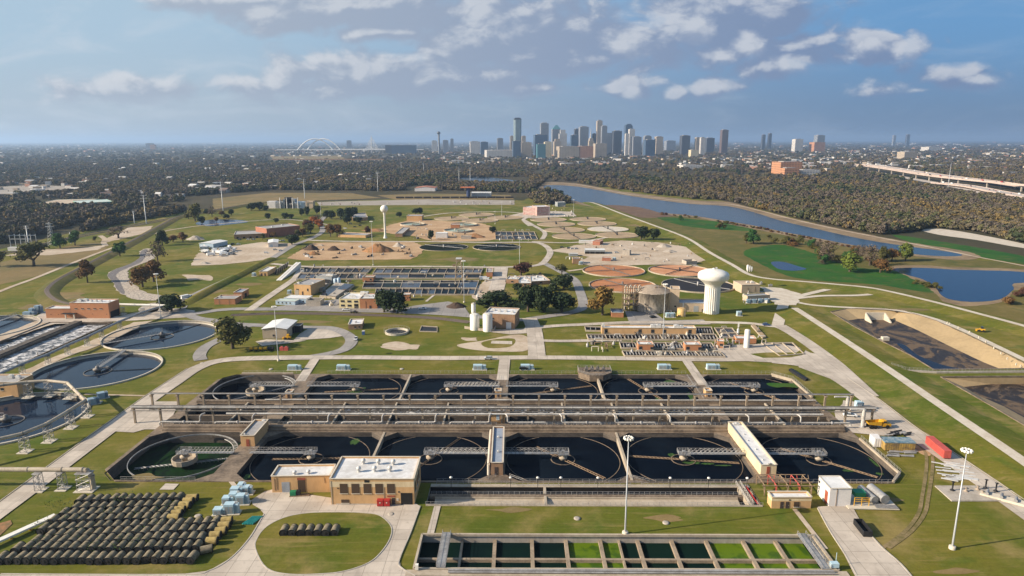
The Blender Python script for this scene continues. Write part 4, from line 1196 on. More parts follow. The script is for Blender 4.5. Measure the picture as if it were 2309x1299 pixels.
B('pump_house', 'small brick house with a long grey roof beside the drained green tank', 'building', (543, 1007), (574, 1007), 981, back=(577, 945), wall='tan', roof='roof_grey', feats=[('door', 'f', .5, .1, 1.3, 3.2, 'door_red')], units=[(.2, .1, .8, .8, .4), (.75, .93, 1.6, 1.2, .5)])
B('stair_tower', 'square tan tower with a grey roof over the centre walkway', 'tower', (1106.5, 956), (1138, 956), 928, back=(1108, 917.5), wall='tan', roof='roof_grey', feats=[('window', 'f', .48, 2.0, 1.3, 3.2, 'metal_blue')], units=[(.75, .3, 1, 1, .6)])
t, W, D, h = B('pump_house', 'long narrow brick house with a blue grey roof on the centre walkway', 'building', (1106.5, 1073), (1133, 1073), 1043, back=(1117, 962), wall='brick', roof='roof_blue', feats=[('door', 'f', .42, .3, 1.2, 3.2)], units=[(.55, .3, .9, .9, .4), (.5, .7, .9, .9, .4)])
MB().tube((-1.0, 1, h-1.2), (-1.0, D-1, h-1.2), .55, None, 10).tube((-1.0, 1, h-1.2), (-1.0, .4, .2), .55, None, 10).build('side_pipe', M['coping'], t)
B('pump_house', 'long pale tan building with a white roof lying across the right tanks', 'building', (1713, 1075), (1748, 1075), 1049, back=(1643, 952), wall='tan_pale', roof='roof_white', feats=[('door', 'f', .48, .2, 1.2, 3.6, 'door_red'), ('lamp', 'f', .6, 4.6, 1.2, .4, 'dark')],
  vents=[(.4, .12, .25, .5), (.5, .35, .25, .5), (.4, .55, .25, .5), (.5, .7, .25, .5)], units=[(.5, .96, 2.6, 1.4, .5), (.62, .03, 1.6, .5, .4)])
B('metal_shed', 'white ribbed metal shed at the head of the right concrete drive', 'shed', (1866.5, 1144), (1915, 1144), 1102.5, back=(1842.5, 1074.5), wall='metal_white', roof='roof_rib', parapet=.12,
  feats=[('door', 'l', .75, .1, 2.0, 4.6, 'door_red'), ('sign', 'l', .1, 4.6, 1.0, .8, 'glass'), ('sign', 'l', .1, 2.9, 1.0, .6, 'glass'), ('downpipe', 'f', .33, .2, .2, 6.5, 'rusty')])
B('pump_house', 'low tan pump house with a grey flat roof by the footbridge', 'building', (1737.5, 1147.5), (1826.5, 1147.5), 1122, back=(1733, 1109), wall='tan', roof='roof_white', band=('tan_pale', 2.7, 3.6), feats=[('door', 'f', .26, .05, 1.1, 2.4), ('door', 'f', .40, .05, 1.2, 2.4), ('window', 'f', .63, .6, 1.8, 1.8, lw), ('lamp', 'f', .45, 2.9, .6, .4, 'dark')])
t, W, D, h = B('brick_building', 'tall orange brick block with five slit windows above the white foam basins', 'building', (160.5, 716), (247, 717), 681, back=(185, 672), wall='orange',
  feats=[('window', 'f', u, 6.6, 2.0, .6) for u in (.15, .32, .48, .64, .80)] + [('lamp', 'f', .56, 3, .6, .3, 'dark'), ('lamp', 'f', .93, 3, .6, .3, 'dark'), ('garage_door', 'r', .35, .1, 6, 4.5, 'void'), ('garage_door', 'r', .75, .1, 4, 4.5, 'void')],
  units=[(.12, .5, 3, 2, 1.5), (.25, .6, 3, 2, 1.5), (.42, .5, 1.3, 1.3, 1.2), (.55, .5, 1.3, 1.3, 1.2), (.68, .5, 1.3, 1.3, 1.2), (.9, .5, 1, 1, .6)])
c = MB().box(-5, -3.2, 3.6, 4.5, -.05, 3.9); c.build('canopy', M['dark'], t)
for x in (-2.5, 3.5): MB().box(x, -2.9, 0, x+.8, -2.2, 3.6).build('canopy_post', M['coping'], t)
B('brick_building', 'low orange brick wing with a white roof at the left end of the orange block', 'building', (104, 716), (160.3, 716), 694, back=(125, 687), wall='orange', feats=[('lamp', 'f', .2, 2.6, .6, .3, 'dark'), ('lamp', 'f', .5, 2.6, .6, .3, 'dark')])
B('brick_building', 'tan building with rooftop units between the round tanks, cut by the left photo edge', 'building', (-50, 893.5), (41, 893.5), 860, back=(60, 842), wall='tan', roof='roof_grey', feats=[('window', 'f', .62, 3.4, 1.5, 1.2)], units=[(.62, .6, 2.2, 1.6, 1.6), (.8, .6, 2.0, 1.6, 1.3), (.87, .45, 2, 1.2, 1.2)])
B('metal_shed', 'tan ribbed metal shed with a low white gable roof on the lawn', 'shed', (592, 763), (647, 763), 741, back=(613, 722), wall='metal_tan', roof='roof_rib', pitched=1.1, feats=[('window', 'f', .45, 1.4, 1.3, 1.3), ('garage_door', 'r', .6, .1, 4, 4.2, 'void'), ('door', 'r', .2, .1, 1.2, 2.2)])
B('lean_to', 'dark open lean-to at the right side of the tan metal shed', 'shed', (664, 749), (677, 749), 734, depth=6, wall='dark', roof='roof_grey')
B('office_hut', 'small flat-roofed brick hut beside the looping asphalt drive', 'building', (785, 743), (816, 742), 731, back=(776, 719), wall='brick', roof='roof_white', feats=[('window', 'f', .5, 1, 1.2, 1.1), ('window', 'f', .8, 1, 1.2, 1.1), ('door', 'l', .3, .1, 1.2, 2.2)], units=[(.5, .4, 1.5, 1.2, .9)])
B('brick_building', 'brown brick building with a white roof behind the two white silos', 'building', (1092, 739), (1160, 742.5), 706.5, back=(1099, 692), wall='brick', roof='roof_white', feats=[('garage_door', 'f', .80, .1, 3.4, 4.4, 'metal_white'), ('window', 'f', .28, 5.8, 1.4, 1.2), ('window', 'r', .4, 4, 1.4, 1.6)],
  units=[(.2, .6, 2, 1.6, 1), (.4, .5, 2, 1.6, 1), (.62, .5, 2, 1.6, 1), (.85, .4, 2, 1.6, 1)])
B('office_building', 'cream two-storey building with two rows of dark windows', 'building', (765, 694), (811, 695.5), 672.5, back=(781.5, 658.7), wall='cream', feats=[('window', 'f', u, z, 3.0, 1.5) for u in (.17, .5, .83) for z in (1.3, 4.5)][:5]+[('garage_door', 'f', .83, .1, 3.2, 3.4, 'void'), ('window', 'f', .83, 4.5, 3.0, 1.5)], units=[(.4, .5, 5, .8, .8), (.5, .35, 5, .8, .8), (.85, .85, 6, 3, 2)])
B('brick_building', 'orange brick wing between the cream building and the dark oak', 'building', (811.5, 696), (850, 696), 672.5, back=(823, 661), wall='orange', feats=[('pipe_run', 'f', .35, .2, .25, 5.5, 'dark'), ('door', 'f', .6, .1, 1.4, 2.4)], units=[(.25, .5, 4, 1.2, 1.2)])
B('brick_building', 'small orange brick block with a white roof right of the dark oak', 'building', (896, 678), (924, 678), 663.5, back=(889, 659.5), wall='orange')
B('brick_building', 'brown brick hall with a grey sloping roof by the grid of open basins', 'building', (663.5, 664), (701, 666), 640, back=(688, 626.5), wall='tan', roof='roof_grey', feats=[('window', 'f', .82, 3.6, 1.2, 2.0), ('window', 'f', .2, 4.2, 2.2, .8), ('garage_door', 'f', .15, .1, 3.2, 3.8, 'conc'), ('door', 'f', .5, .1, 1.2, 3)], units=[(.1, .2, 2, 1.5, 1.2), (.9, .3, 2.2, 1.5, .8)])
B('brick_building', 'flat grey block behind the brown brick hall at the open basins', 'building', (712, 636), (748, 638), 621, back=(722, 616.5), wall='metal_grey', roof='roof_grey', units=[(.75, .5, 6, 3, 1.4)])
B('trailer_office', 'pale blue site trailer with a green white roof on the lawn', 'trailer', (621, 686), (665, 688), 677, back=(630, 672.5), wall='metal_blue', roof='roof_green', parapet=.1, feats=[('window', 'f', u, 1.1, 1.0, 1.1) for u in (.15, .35, .55, .75)])
B('trailer_office', 'white-roofed site trailer behind the pale blue one', 'trailer', (640, 682), (691, 684), 671, back=(650, 664), wall='metal_blue', roof='roof_white', parapet=.1, feats=[('window', 'f', .85, 1.1, 1.0, 1.1)])
B('brick_building', 'square brick block with three pilasters beside the fork of the drives', 'building', (483, 685.5), (530, 685.5), 672.5, back=(489, 664), wall='orange', roof='roof_grey', feats=[('pilaster', 'f', u, .1, .5, 3.6, 'brick') for u in (.24, .72)], units=[(.12, .5, 2, 1.5, .5)])
B('brick_building', 'brick hut with a black-edged roof behind the three-pilaster block', 'building', (527, 673), (546, 673), 658, back=(536, 649.5), wall='orange', roof='roof_blue', feats=[('garage_door', 'r', .5, .1, 4, 3, 'void')])
B('brick_building', 'small tan brick house beside the row of grey screw pumps', 'building', (584, 621.5), (603, 621.5), 611, back=(594, 600), wall='tan', feats=[('door', 'f', .3, .1, 1.2, 2.4), ('door', 'f', .7, .1, 1.2, 2.4)])
B('control_hut', 'brick hut with one round window inside the grid of open basins', 'building', (817, 634.5), (841.5, 634.5), 624.5, back=(825, 619.5), wall='orange', roof='conc', feats=[('window', 'f', .75, 1.2, 1.4, 1.4)])
B('control_hut', 'brick hut with a grey roof at the right edge of the open basins', 'building', (1096, 624.5), (1110, 624.5), 613.5, back=(1097, 604), wall='orange', roof='roof_grey', units=[(.5, .6, 3, 2, 1)])
for a, b, ty, bk, lab in (((1141, 639), (1168, 640), 629, (1147, 622), 'white-roofed laboratory wing under the red-brown tree'), ((1170, 647), (1197, 647), 638.5, (1172, 622), 'white-roofed laboratory block with a small roof unit, left of the blue roof'), ((1198, 643), (1240, 641), 634.5, (1200, 621), 'white-roofed laboratory block nearest the dark oak at its right')):
    B('laboratory', lab, 'building', a, b, ty, back=bk, wall='brick', units=[(.3, .4, 2, 1.6, 1), (.6, .7, 2, 2, 1.4), (.8, .3, 1.4, 1.4, 1)], feats=[('window', 'f', .5, 1, 2, 1.4)])
B('pump_building', 'long tan pump building with a white roof and square black windows', 'building', (1356.5, 755), (1568, 757), 739, back=(1362, 733), wall='tan', feats=[('window', 'f', u, 1.4, 2.0, 2.3) for u in (.042, .405, .54, .665, .935)], units=[(.55, .5, 3, 2, 1.6), (.60, .5, 4, 2, 1.8), (.66, .5, 2, 2, 1.2), (.80, .5, 3, 2, 1.6), (.85, .5, 3, 2, 1.2), (.02, .6, 1.5, 1.5, 1.8)])
B('filter_house', 'square brick filter house with a white roof, left of its twin', 'building', (1438, 793.5), (1472, 794), 776.5, back=(1440, 769), wall='orange', feats=[('window', 'f', .16, 1.4, 1.8, 1.8), ('window', 'f', .9, 1.4, 1.6, 1.6)], units=[(.7, .4, 1.6, 1.4, .7)])
B('filter_house', 'square brick filter house with a white roof, right of its twin', 'building', (1544, 794.5), (1580, 795), 777.5, back=(1546, 770), wall='orange', feats=[('window', 'f', .16, 1.4, 1.8, 1.8), ('window', 'f', .9, 1.4, 1.6, 1.6)], units=[(.7, .4, 1.6, 1.4, .7)])
B('control_hut', 'narrow brick hut with a dark window beside the red box', 'building', (1616, 786), (1631, 787), 769.5, back=(1615, 764), wall='orange', feats=[('window', 'f', .6, 1.5, 1.8, 1.4)])
B('brick_building', 'brick building with a white roof behind the upright white gas tank', 'building', (1659, 775), (1704, 776), 763.5, back=(1657, 756.5), wall='orange')
B('brick_building', 'brick shed with a blue grey roof under the golden tree', 'building', (1378, 716), (1405, 716.5), 705, back=(1374, 696), wall='orange', roof='roof_blue')
B('stair_tower', 'tall beige tower at the right of the stained round digester', 'tower', (1509, 702), (1529.5, 703), 652, back=(1504, 645), wall='stucco', roof='stucco', feats=[('window', 'f', .6, 3, 1.2, 1.2)])
B('gallery_building', 'low beige gallery with a blue grey roof between tower and water tower', 'building', (1530, 703.5), (1592, 704.5), 684, back=(1530, 675), wall='stucco', roof='roof_blue', feats=[('garage_door', 'f', .62, .1, 3.4, 4.2, 'metal_grey'), ('door', 'f', .85, .1, .8, 2), ('duct', 'f', .15, 1.5, .9, 5.2, 'metal_white')])
B('process_building', 'beige block with white cyclones on its roof beside the levee road', 'building', (1671, 662), (1712, 661), 643.5, back=(1665, 634), wall='stucco', roof='stucco', feats=[('stair', 'f', .35, 1, .5, 3.2, 'rusty'), ('stair', 'f', .75, 1, .5, 4, 'rusty')], units=[(.6, .6, 2, 2, 1), (.8, .5, 2.5, 2, 1.2)])
B('process_building', 'low beige building with a pale metal roof behind blue cabinets', 'building', (1684, 682), (1735, 679), 668.5, back=(1680, 664), wall='stucco', roof='metal_grey')
B('depot_building', 'long low depot with a pale roof and parked cars in front', 'building', (528, 538), (601, 535), 528, back=(541, 519.5), wall='brick', roof='roof_grey', feats=[('door', 'f', u, .1, 2.5, 2.2, 'void') for u in (.1, .3, .5, .7)])
B('depot_building', 'pink brick depot with a big pale roof beside autumn trees', 'building', (602, 535), (677, 527), 514.5, back=(634, 504.5), wall='redbrick', roof='roof_grey', feats=[('garage_door', 'f', .12, .1, 5, 4, 'void')], units=[(.3, .4, 2, 2, 1), (.7, .7, 2, 2, 1)])
B('metal_shed', 'pale blue metal shed at the left of the scrap vehicle yard', 'shed', (449.5, 556.5), (481, 558), 547.5, back=(463, 540), wall='metal_blue', roof='roof_rib', pitched=1.0, feats=[('garage_door', 'f', .35, .1, 3, 3.2, 'metal_white')])
B('metal_shed', 'white metal shed at the right of the scrap vehicle yard', 'shed', (605, 557), (627, 556), 547, back=(583, 541), wall='metal_white', roof='roof_rib', pitched=.8, feats=[('garage_door', 'f', .3, .1, 3, 3, 'metal_blue')])
B('brick_building', 'long low tan brick building left of the ball-topped water tower', 'building', (762, 534), (824, 536), 528, back=(770, 523), wall='tan', roof='roof_grey')
B('brick_building', 'flat grey-roofed building among the oaks behind the car park', 'building', (795, 498), (829, 497), 490, back=(799, 480), wall='brick', roof='roof_grey')
B('brick_building', 'long brown block seen end-on, right of the ball-topped water tower', 'building', (891, 534), (907, 534), 526, back=(922, 512), wall='brick', roof='roof_grey', feats=[('door', 'r', u, .1, 2.4, 2.2, 'void') for u in (.15, .35, .55, .75)])
B('brick_building', 'tan brick cube beside the demolished basins', 'building', (917, 497.5), (951, 497.5), 486.5, back=(918, 483), wall='tan', roof='roof_grey')
B('pink_building', 'left block of the pink banded brick works by the far round tanks', 'building', (1179, 484), (1210, 486), 467, back=(1185, 464), wall='pink', roof='roof_white', band=('conc', 4.4, 5.2))
B('pink_building', 'right block of the pink banded brick works by the far round tanks', 'building', (1210.5, 487), (1240, 486), 466.5, back=(1215, 463), wall='pink', roof='roof_white', band=('conc', 4.4, 5.2))
B('metal_shed', 'small grey shed standing alone by the river levee', 'shed', (1257, 466.5), (1275, 466), 456.5, depth=14, wall='metal_grey', roof='roof_white')
B('metal_shed', 'white shed in front of the demolished basins', 'shed', (982, 537), (1008, 537), 526, depth=12, wall='metal_white', roof='roof_rib', parapet=.1)
B('brick_building', 'small orange brick hut between the demolished basins', 'building', (1016, 516), (1036, 516), 506, depth=10, wall='orange', roof='roof_white')
B('concrete_box', 'grey concrete box beside the white shed', 'building', (1039, 539), (1062, 539), 533, depth=8, wall='conc', roof='conc')
B('trailer_office', 'long white trailer at the back of the gravel yard', 'trailer', (1305, 549), (1343, 549.5), 543, depth=6, wall='metal_white', roof='roof_rib', parapet=.1)
B('metal_shed', 'rusty red-roofed shed at the end of the long white trailer', 'shed', (1336, 553), (1352, 554), 544, depth=14, wall='redbrick', roof='redbrick', parapet=.1)
B('canopy_shed', 'white-roofed open shed in the middle of the gravel yard', 'shed', (1318, 573), (1364, 573.5), 564, back=(1318, 560), wall='metal_grey', roof='roof_rib', parapet=.1, feats=[('bay', 'f', u, .1, 5, 2.6, 'void') for u in (.13, .38, .63, .87)])
B('brick_building', 'brick hut with a grey box beside it, left of the gravel yard', 'building', (1291, 595.5), (1308, 595.5), 583, depth=8, wall='brick', roof='roof_grey')
B('trailer_office', 'pale flat trailer behind the brick hut by the drive', 'trailer', (1283, 578), (1303, 578), 572.5, depth=6, wall='metal_grey', roof='roof_white', parapet=.1)
B('storage_box', 'low brick-red storage box on the grass below the gravel yard', 'building', (1357, 589), (1377, 589.5), 581, depth=6, wall='redbrick', roof='roof_white')
B('concrete_wall_bunker', 'grey concrete bunker with a slanted side in the gravel yard', 'building', (1403, 576), (1419, 577), 564, depth=7, wall='conc', roof='conc')
B('concrete_box', 'low open concrete box at the right of the gravel yard', 'building', (1547, 598), (1571, 597), 590, depth=10, wall='conc', roof='conc', parapet=2)
B('warehouse', 'grey warehouse with a pale roof beside the dark blue silo', 'warehouse', (1061, 446.5), (1107, 446.5), 435, depth=40, wall='metal_grey', roof='roof_white')
B('warehouse', 'white shed with a torn red roof at the edge of the woods', 'warehouse', (935, 431), (981, 431), 424, depth=50, wall='metal_white', roof='redbrick', pitched=3)
B('warehouse', 'big green-walled warehouse with a pale roof among the trees, left wing', 'warehouse', (73, 467), (176, 465), 459, depth=110, wall='green_metal', roof='yard')
B('warehouse', 'green-walled warehouse wing half hidden by trees, right of the big one', 'warehouse', (177, 466), (255, 462), 456.5, depth=70, wall='green_metal', roof='roof_green')
B('concrete_box', 'small open concrete vault on the lawn behind the trailers', 'concrete vault', (690, 689), (722, 689.5), 676.5, depth=9, wall='conc', roof='dark', parapet=2.5)

# process plant at the far left edge of the works
x, y = G(603, 469)
t = thing('process_plant', 'silver process plant of boxes, pipes and stacks beside the far railway', 'process plant', (x, y, 0))
k = scale_at(603, 469)
for (u0, u1, hh, mm, dd) in ((0, 18, 17, 'metal_white', 12), (18, 36, 15, 'metal_grey', 12), (36, 62, 22, 'metal_grey', 14), (62, 86, 15, 'metal_blue', 18), (86, 103, 17, 'stucco', 12), (40, 56, 27, 'dark', 5)):
    MB().box(u0/k, 0, 0, u1/k, dd, hh/k*.92).build('block', M[mm], t)
for u in (30, 45, 58, 70):
    MB().tube((u/k, -2, 0), (u/k, -2, 24/k), .9, None, 8).build('stack', M['metal_white'], t)
mb = MB()
for i in range(14):
    xx = random.uniform(20, 84)/k; zz = random.uniform(4, 16)/k
    mb.tube((xx, -1.5, zz), (xx+random.uniform(4, 12)/k, -1.5, zz), .45, None, 5)
    mb.tube((xx, -1.5, 0), (xx, -1.5, zz), .4, None, 5)
mb.build('pipework', M['galv'], t)
x, y = G(1056, 447)
t = thing('silo', 'dark blue silo under an orange canopy at the far rail yard', 'silo', (x, y, 0))
MB().tube((0, 0, 0), (0, 0, 22), 4.0, None, 14).build('shell', mat('dark_blue_paint', (.03, .05, .12), .6), t)
MB().box(-16, -6, 22, 14, 6, 24).build('canopy', mat('orange_sheet', (.62, .20, .08), .6), t)

# silos
def cyl_tank(name, label, px, py, topy, rpx, m='tank_white', dome=0.12, group=None, ladder=True):
    x, y = G(px, py)
    r = rpx/scale_at(px, py); h = hgt(px, py, topy)
    t = thing(name, label, 'tank' if 'silo' not in name else 'silo', (x, y, 0), 0, group)
    MB().lathe([(r, 0), (r, h*(1-dome*.5)), (r*.72, h*(1-dome*.15)), (r*.25, h), (0, h)], 0, 0, 28).build('shell', M[m], t)
    if ladder:
        mb = MB()
        a = R(-60)
        p = Vector((math.cos(a)*(r+.25), math.sin(a)*(r+.25), 0))
        for s_ in (-.25, .25): mb.tube(p+Vector((s_, 0, .2)), p+Vector((s_, 0, h*.95)), .06, None, 4)
        for i in range(int(h/.8)): mb.tube(p+Vector((-.25, 0, .5+.8*i)), p+Vector((.25, 0, .5+.8*i)), .05, None, 4)
        mb.build('ladder', M['galv'], t)
        mb = MB()
        for i in range(16):
            q0, q1 = 2*PI*i/16, 2*PI*(i+1)/16
            zz = h*(1-dome*.5)
            mb.tube((r*math.cos(q0), r*math.sin(q0), zz+1), (r*math.cos(q1), r*math.sin(q1), zz+1), .05, None, 4)
            mb.tube((r*math.cos(q0), r*math.sin(q0), zz), (r*math.cos(q0), r*math.sin(q0), zz+1), .05, None, 4)
        mb.build('railing', M['rusty'], t)
    return t
cyl_tank('silo', 'white silo at the left of the pair behind the concrete kerb wall', 1070, 743, 707, 10.6)
cyl_tank('silo', 'white silo at the right of the pair behind the concrete kerb wall', 1099, 746, 706, 10.8)
cyl_tank('silo', 'tall thin white silo standing behind the left white silo', 1067.5, 735, 682.5, 5.0)
a = G(1047, 741); b = G(1112, 748)
cw = [G(1047, 741), G(1081.5, 746), G(1112, 748), G(1124, 729)]
tag(MB().wall(cw, 0, 1.7, .5).build('bund_wall', M['deck_light']), 'low concrete wall round the feet of the white silos', 'wall')
cyl_tank('gas_tank', 'upright white gas tank beside the small brick building', 1682, 785, 743.5, 6.0, dome=.1, ladder=False)
M['yellow_tank'] = mat('faded_yellow_tank', (0.62, 0.42, 0.17), .6, 0, .2, .5, (.48, .30, .12))
cyl_tank('chemical_tank', 'small yellow domed tank at the foot of the beige tower', 1535.5, 713, 694.5, 9.5, 'yellow_tank', .2)
for px, lab in ((756, 'pale blue upright tank, left of the pair by the open basins'), (764, 'pale blue upright tank, right of the pair by the open basins')):
    cyl_tank('chemical_tank', lab, px, 641, 627 if px < 760 else 625.5, 4.2, 'metal_blue', .2, ladder=False)
# digester with its dome
M['stained'] = mat('black_stained_concrete', (0.60, 0.51, 0.40), .9, 0, .2, .16, (0.13, 0.11, 0.09), stretch=(1, 1, .25), scale2=1.3)
M['domec'] = mat('weathered_dome', (0.36, 0.29, 0.22), .9, 0, .2, .2, (0.25, 0.2, 0.15))
x, y = G(1470.5, 698); sc_ = scale_at(1470.5, 698); r = 38.5/sc_; h = hgt(1470.5, 710, 668)
t = thing('digester', 'big round concrete digester with black streaks and a weathered low dome', 'digester', (x, y, 0))
MB().lathe([(r, 0), (r, h), (r+.4, h), (r+.4, h+.7), (r, h+.75)], 0, 0, 48).build('shell', M['stained'], t)
MB().lathe([(r, h+.75), (r*.8, h+2.0), (r*.5, h+3.5), (r*.2, h+4.4), (0, h+4.6)], 0, 0, 48).build('dome', M['domec'], t)
mb = MB()
for i in range(9):
    a = random.uniform(0, 6.28); q = random.uniform(.2, .85)*r
    mb.cbox(q*math.cos(a), q*math.sin(a), h+1.8+(1-q/r)*2.5, 1.0, .8, 1.0)
mb.build('roof_fitting', M['rusty'], t)
# steel frame left of it
x, y = G(1405, 702)
t = thing('steel_frame', 'tall rusty steel frame full of pipes left of the stained digester', 'steel frame', (x, y, 0))
for lv in range(4):
    mb = MB()
    z0, z1 = lv*4.2, lv*4.2+4.2
    for px_ in (0, 4, 8, 12):
        for py_ in (0, 7): mb.tube((px_, py_, z0), (px_, py_, z1), .22, None, 5)
    for py_ in (0, 7):
        mb.tube((0, py_, z1), (12, py_, z1), .2, None, 5)
        for px_ in (0, 4, 8): mb.tube((px_, py_, z0), (px_+4, py_, z1), .12, None, 4)
    if lv < 3: mb.box(0, 0, z1-.1, 12, 7, z1)
    mb.build('frame_level', M['rusty'], t)
mb = MB()
for i in range(4): mb.path([(1+3.2*i, 2, 1), (1+3.2*i, 2, 17.5), (2+3.2*i, 3, 18.3), (3+3.2*i, 4, 17.5), (3+3.2*i, 4, 9)], .4, 8)
mb.build('vent_pipe', M['coping'], t)
mb = MB()
for i in range(5): mb.cbox(1.5+2.4*i, 3.5, .1+4.2*(i % 3), 1.8, 3, 2.6)
mb.build('vessel', M['domec'], t)

# the fluted water tower
x, y = G(1603, 706); s_ = scale_at(1603, 706)
h = hgt(1603, 712, 611); r = 16.5/s_; R2 = 34/s_
t = thing('water_tower', 'big white water tower with a fluted column and a wide round bowl', 'water tower', (x, y, 0))
mb = MB(); N = 96; rows = []
for z in (0, h*.30, h*.60):
    for i in range(N):
        a = 2*PI*i/N
        rr = r*(1+.035*(1 if (i % 4) < 2 else -1))
        mb.v.append((rr*math.cos(a), rr*math.sin(a), z))
for j in range(2):
    for i in range(N): mb.f.append((j*N+i, j*N+(i+1) % N, (j+1)*N+(i+1) % N, (j+1)*N+i)); mb.m.append(0); mb.smooth.append(False)
mb.build('column', M['tank_white'], t)
MB().lathe([(r*1.03, h*.595), (r*1.08, h*.64), (r*1.35, h*.69), (R2*.93, h*.765), (R2, h*.79), (R2, h*.87), (R2*.985, h*.885), (R2*.9, h*.92), (R2*.6, h*.965), (R2*.25, h*.99), (0, h*.995)], 0, 0, 64).build('bowl', M['tank_white'], t)
MB().lathe([(.9, h*.985), (.9, h*1.012), (0, h*1.015)], 0, 0, 10).cbox(1.8, 0, h*.985, 1, 1, 1.4).build('hatch', M['unit'], t)
MB().box(-.9, -r*1.06, .2, .9, -r*.9, 2.6).build('door', M['metal_grey'], t)
# the ball on a stem
x, y = G(868.5, 536.5); h = hgt(868.5, 536.5, 462); s_ = scale_at(868.5, 536.5); rb = 8.6/s_
t = thing('water_tower', 'slender white water tower with a ball on a thin stem', 'water tower', (x, y, 0))
MB().lathe([(4.4/s_, 0), (3.0/s_, h*.06), (2.3/s_, h*.14), (2.1/s_, h*.70), (3.4/s_, h-2*rb+.5)], 0, 0, 20).build('stem', M['tank_white'], t)
MB().lathe([(rb*math.sin(PI*i/14), h-rb-rb*math.cos(PI*i/14)) for i in range(15)], 0, 0, 28).build('ball', M['tank_white'], t)
# cyclones on the process building
x, y = G(1684, 651)
for i in range(3):
    t = tag(MB().lathe([(.25, 13.5), (1.0, 15.5), (1.0, 18.5-.8*i), (.5, 19.4-.8*i), (0, 19.5-.8*i)], x+1.6*i, y+2, 10).build('cyclone', M['tank_white']), 'white cyclone on the roof of the beige block by the levee road', 'cyclone', 'white cyclones on the beige block')
x, y = G(1676, 671)
for i in range(8):
    tag(MB().lathe([(1.0, 0), (1.3, .6), (1.3, 2.2), (.9, 2.9), (0, 3.0)], x+2.1*i, y-1, 10).build('pump', M['dark' if i % 2 else 'unit']), 'squat pump in the row at the foot of the beige block', 'pump', 'pumps in front of the beige block')
# ---------------------------------------------------------------- round tanks, filters, open basins
M['orange_rock'] = mat('orange_filter_rock', (0.46, 0.19, 0.075), .95, 0, .3, .12, (0.30, 0.13, 0.06), scale2=.7)
M['pale_rock'] = mat('pink_filter_rock', (0.54, 0.28, 0.15), .95, 0, .3, .10, (0.42, 0.18, 0.08), scale2=.7)
M['tan_floor'] = mat('dry_tank_floor', (0.38, 0.275, 0.165), .95, 0, .2, .06, (0.27, 0.19, 0.11), scale2=.4)
M['dark_floor'] = mat('dark_filter_bed', (0.016, 0.015, 0.018), .9, 0, .3, .2)
M['dark_matte'] = mat('dark_green_bed', (.010, .016, .012), .95, 0, .3, .2, spec=.05)
M['liner'] = mat('torn_pale_liner', (0.34, 0.42, 0.36), .8, 0, .3, .2, (0.20, 0.25, 0.20))

def circ(cx, cy, r, n=40): return [(cx+r*math.cos(2*PI*i/n), cy+r*math.sin(2*PI*i/n)) for i in range(n)]

def clarifier(cx, cy, r, label, bridge_deg, arm_deg):
    hole(circ(cx, cy, r+.2, 48))
    t = thing('round_clarifier', label, 'clarifier', (cx, cy, 0), 0, 'round clarifiers at the left edge')
    mb = MB(); mb.ring(0, 0, r, r+.7, -.2, .75, 72)
    p = circ(0, 0, r, 72)
    mb.add([(x, y, -3) for x, y in p]+[(x, y, .7) for x, y in p], [((i+1) % 72, i, 72+i, 72+(i+1) % 72) for i in range(72)])
    mb.build('rim_wall', M['coping'], t)
    MB().sheet(circ(0, 0, r+.1, 72), -1.2).build('water', M['blue_water'], t)
    MB().ring(0, 0, 6.4, 6.75, -1.5, -.85, 40).build('scum_baffle', M['grey_steel'], t)
    MB().lathe([(1.5, -3), (1.5, -.3), (2.2, -.2), (2.2, .8), (1, 1.0), (.9, 2.0), (0, 2.1)], 0, 0, 14).build('centre_column', M['grey_steel'], t)
    a = R(bridge_deg); c, s_ = math.cos(a), math.sin(a)
    br = MB().truss((c*1.5, s_*1.5, .9), (c*(r+1), s_*(r+1), .9), 2.2, 1.5, 16, .09)
    br.bar3((c*1.5, s_*1.5), (c*(r+1), s_*(r+1)), .85, .95, 2.0)
    br.build('bridge', M['galv'], t)
    a = R(arm_deg); c, s_ = math.cos(a), math.sin(a)
    MB().bar3((c*2, s_*2), (c*(r-1), s_*(r-1)), -1.1, -.85, .35).build('skimmer_arm', M['dark'], t)
    # the little weir trough on the rim
    mb = MB()
    for i in range(5):
        b = R(-62+3.5*i); mb.cbox((r-1)*math.cos(b), (r-1)*math.sin(b), -.9, .6, 1.6, 1.3, b)
    mb.build('scum_trough', M['galv'], t)
clarifier(-225.0, 411.5, 33.0, 'round clarifier nearest the orange brick block, its bridge lying to the lower left', 222, 70)
clarifier(-225.5, 345.0, 30.8, 'round clarifier in the middle of the left column, its bridge pointing away', 96, 10)
clarifier(-226.0, 279.0, 30.8, 'round clarifier cut by the left photo edge, pipe trestles on its right', 180, 200)
x, y = G(66, 738)
clarifier(x-31, y, 31.0, 'round clarifier at the far left edge of the photo above the foam basins', 90, 200)

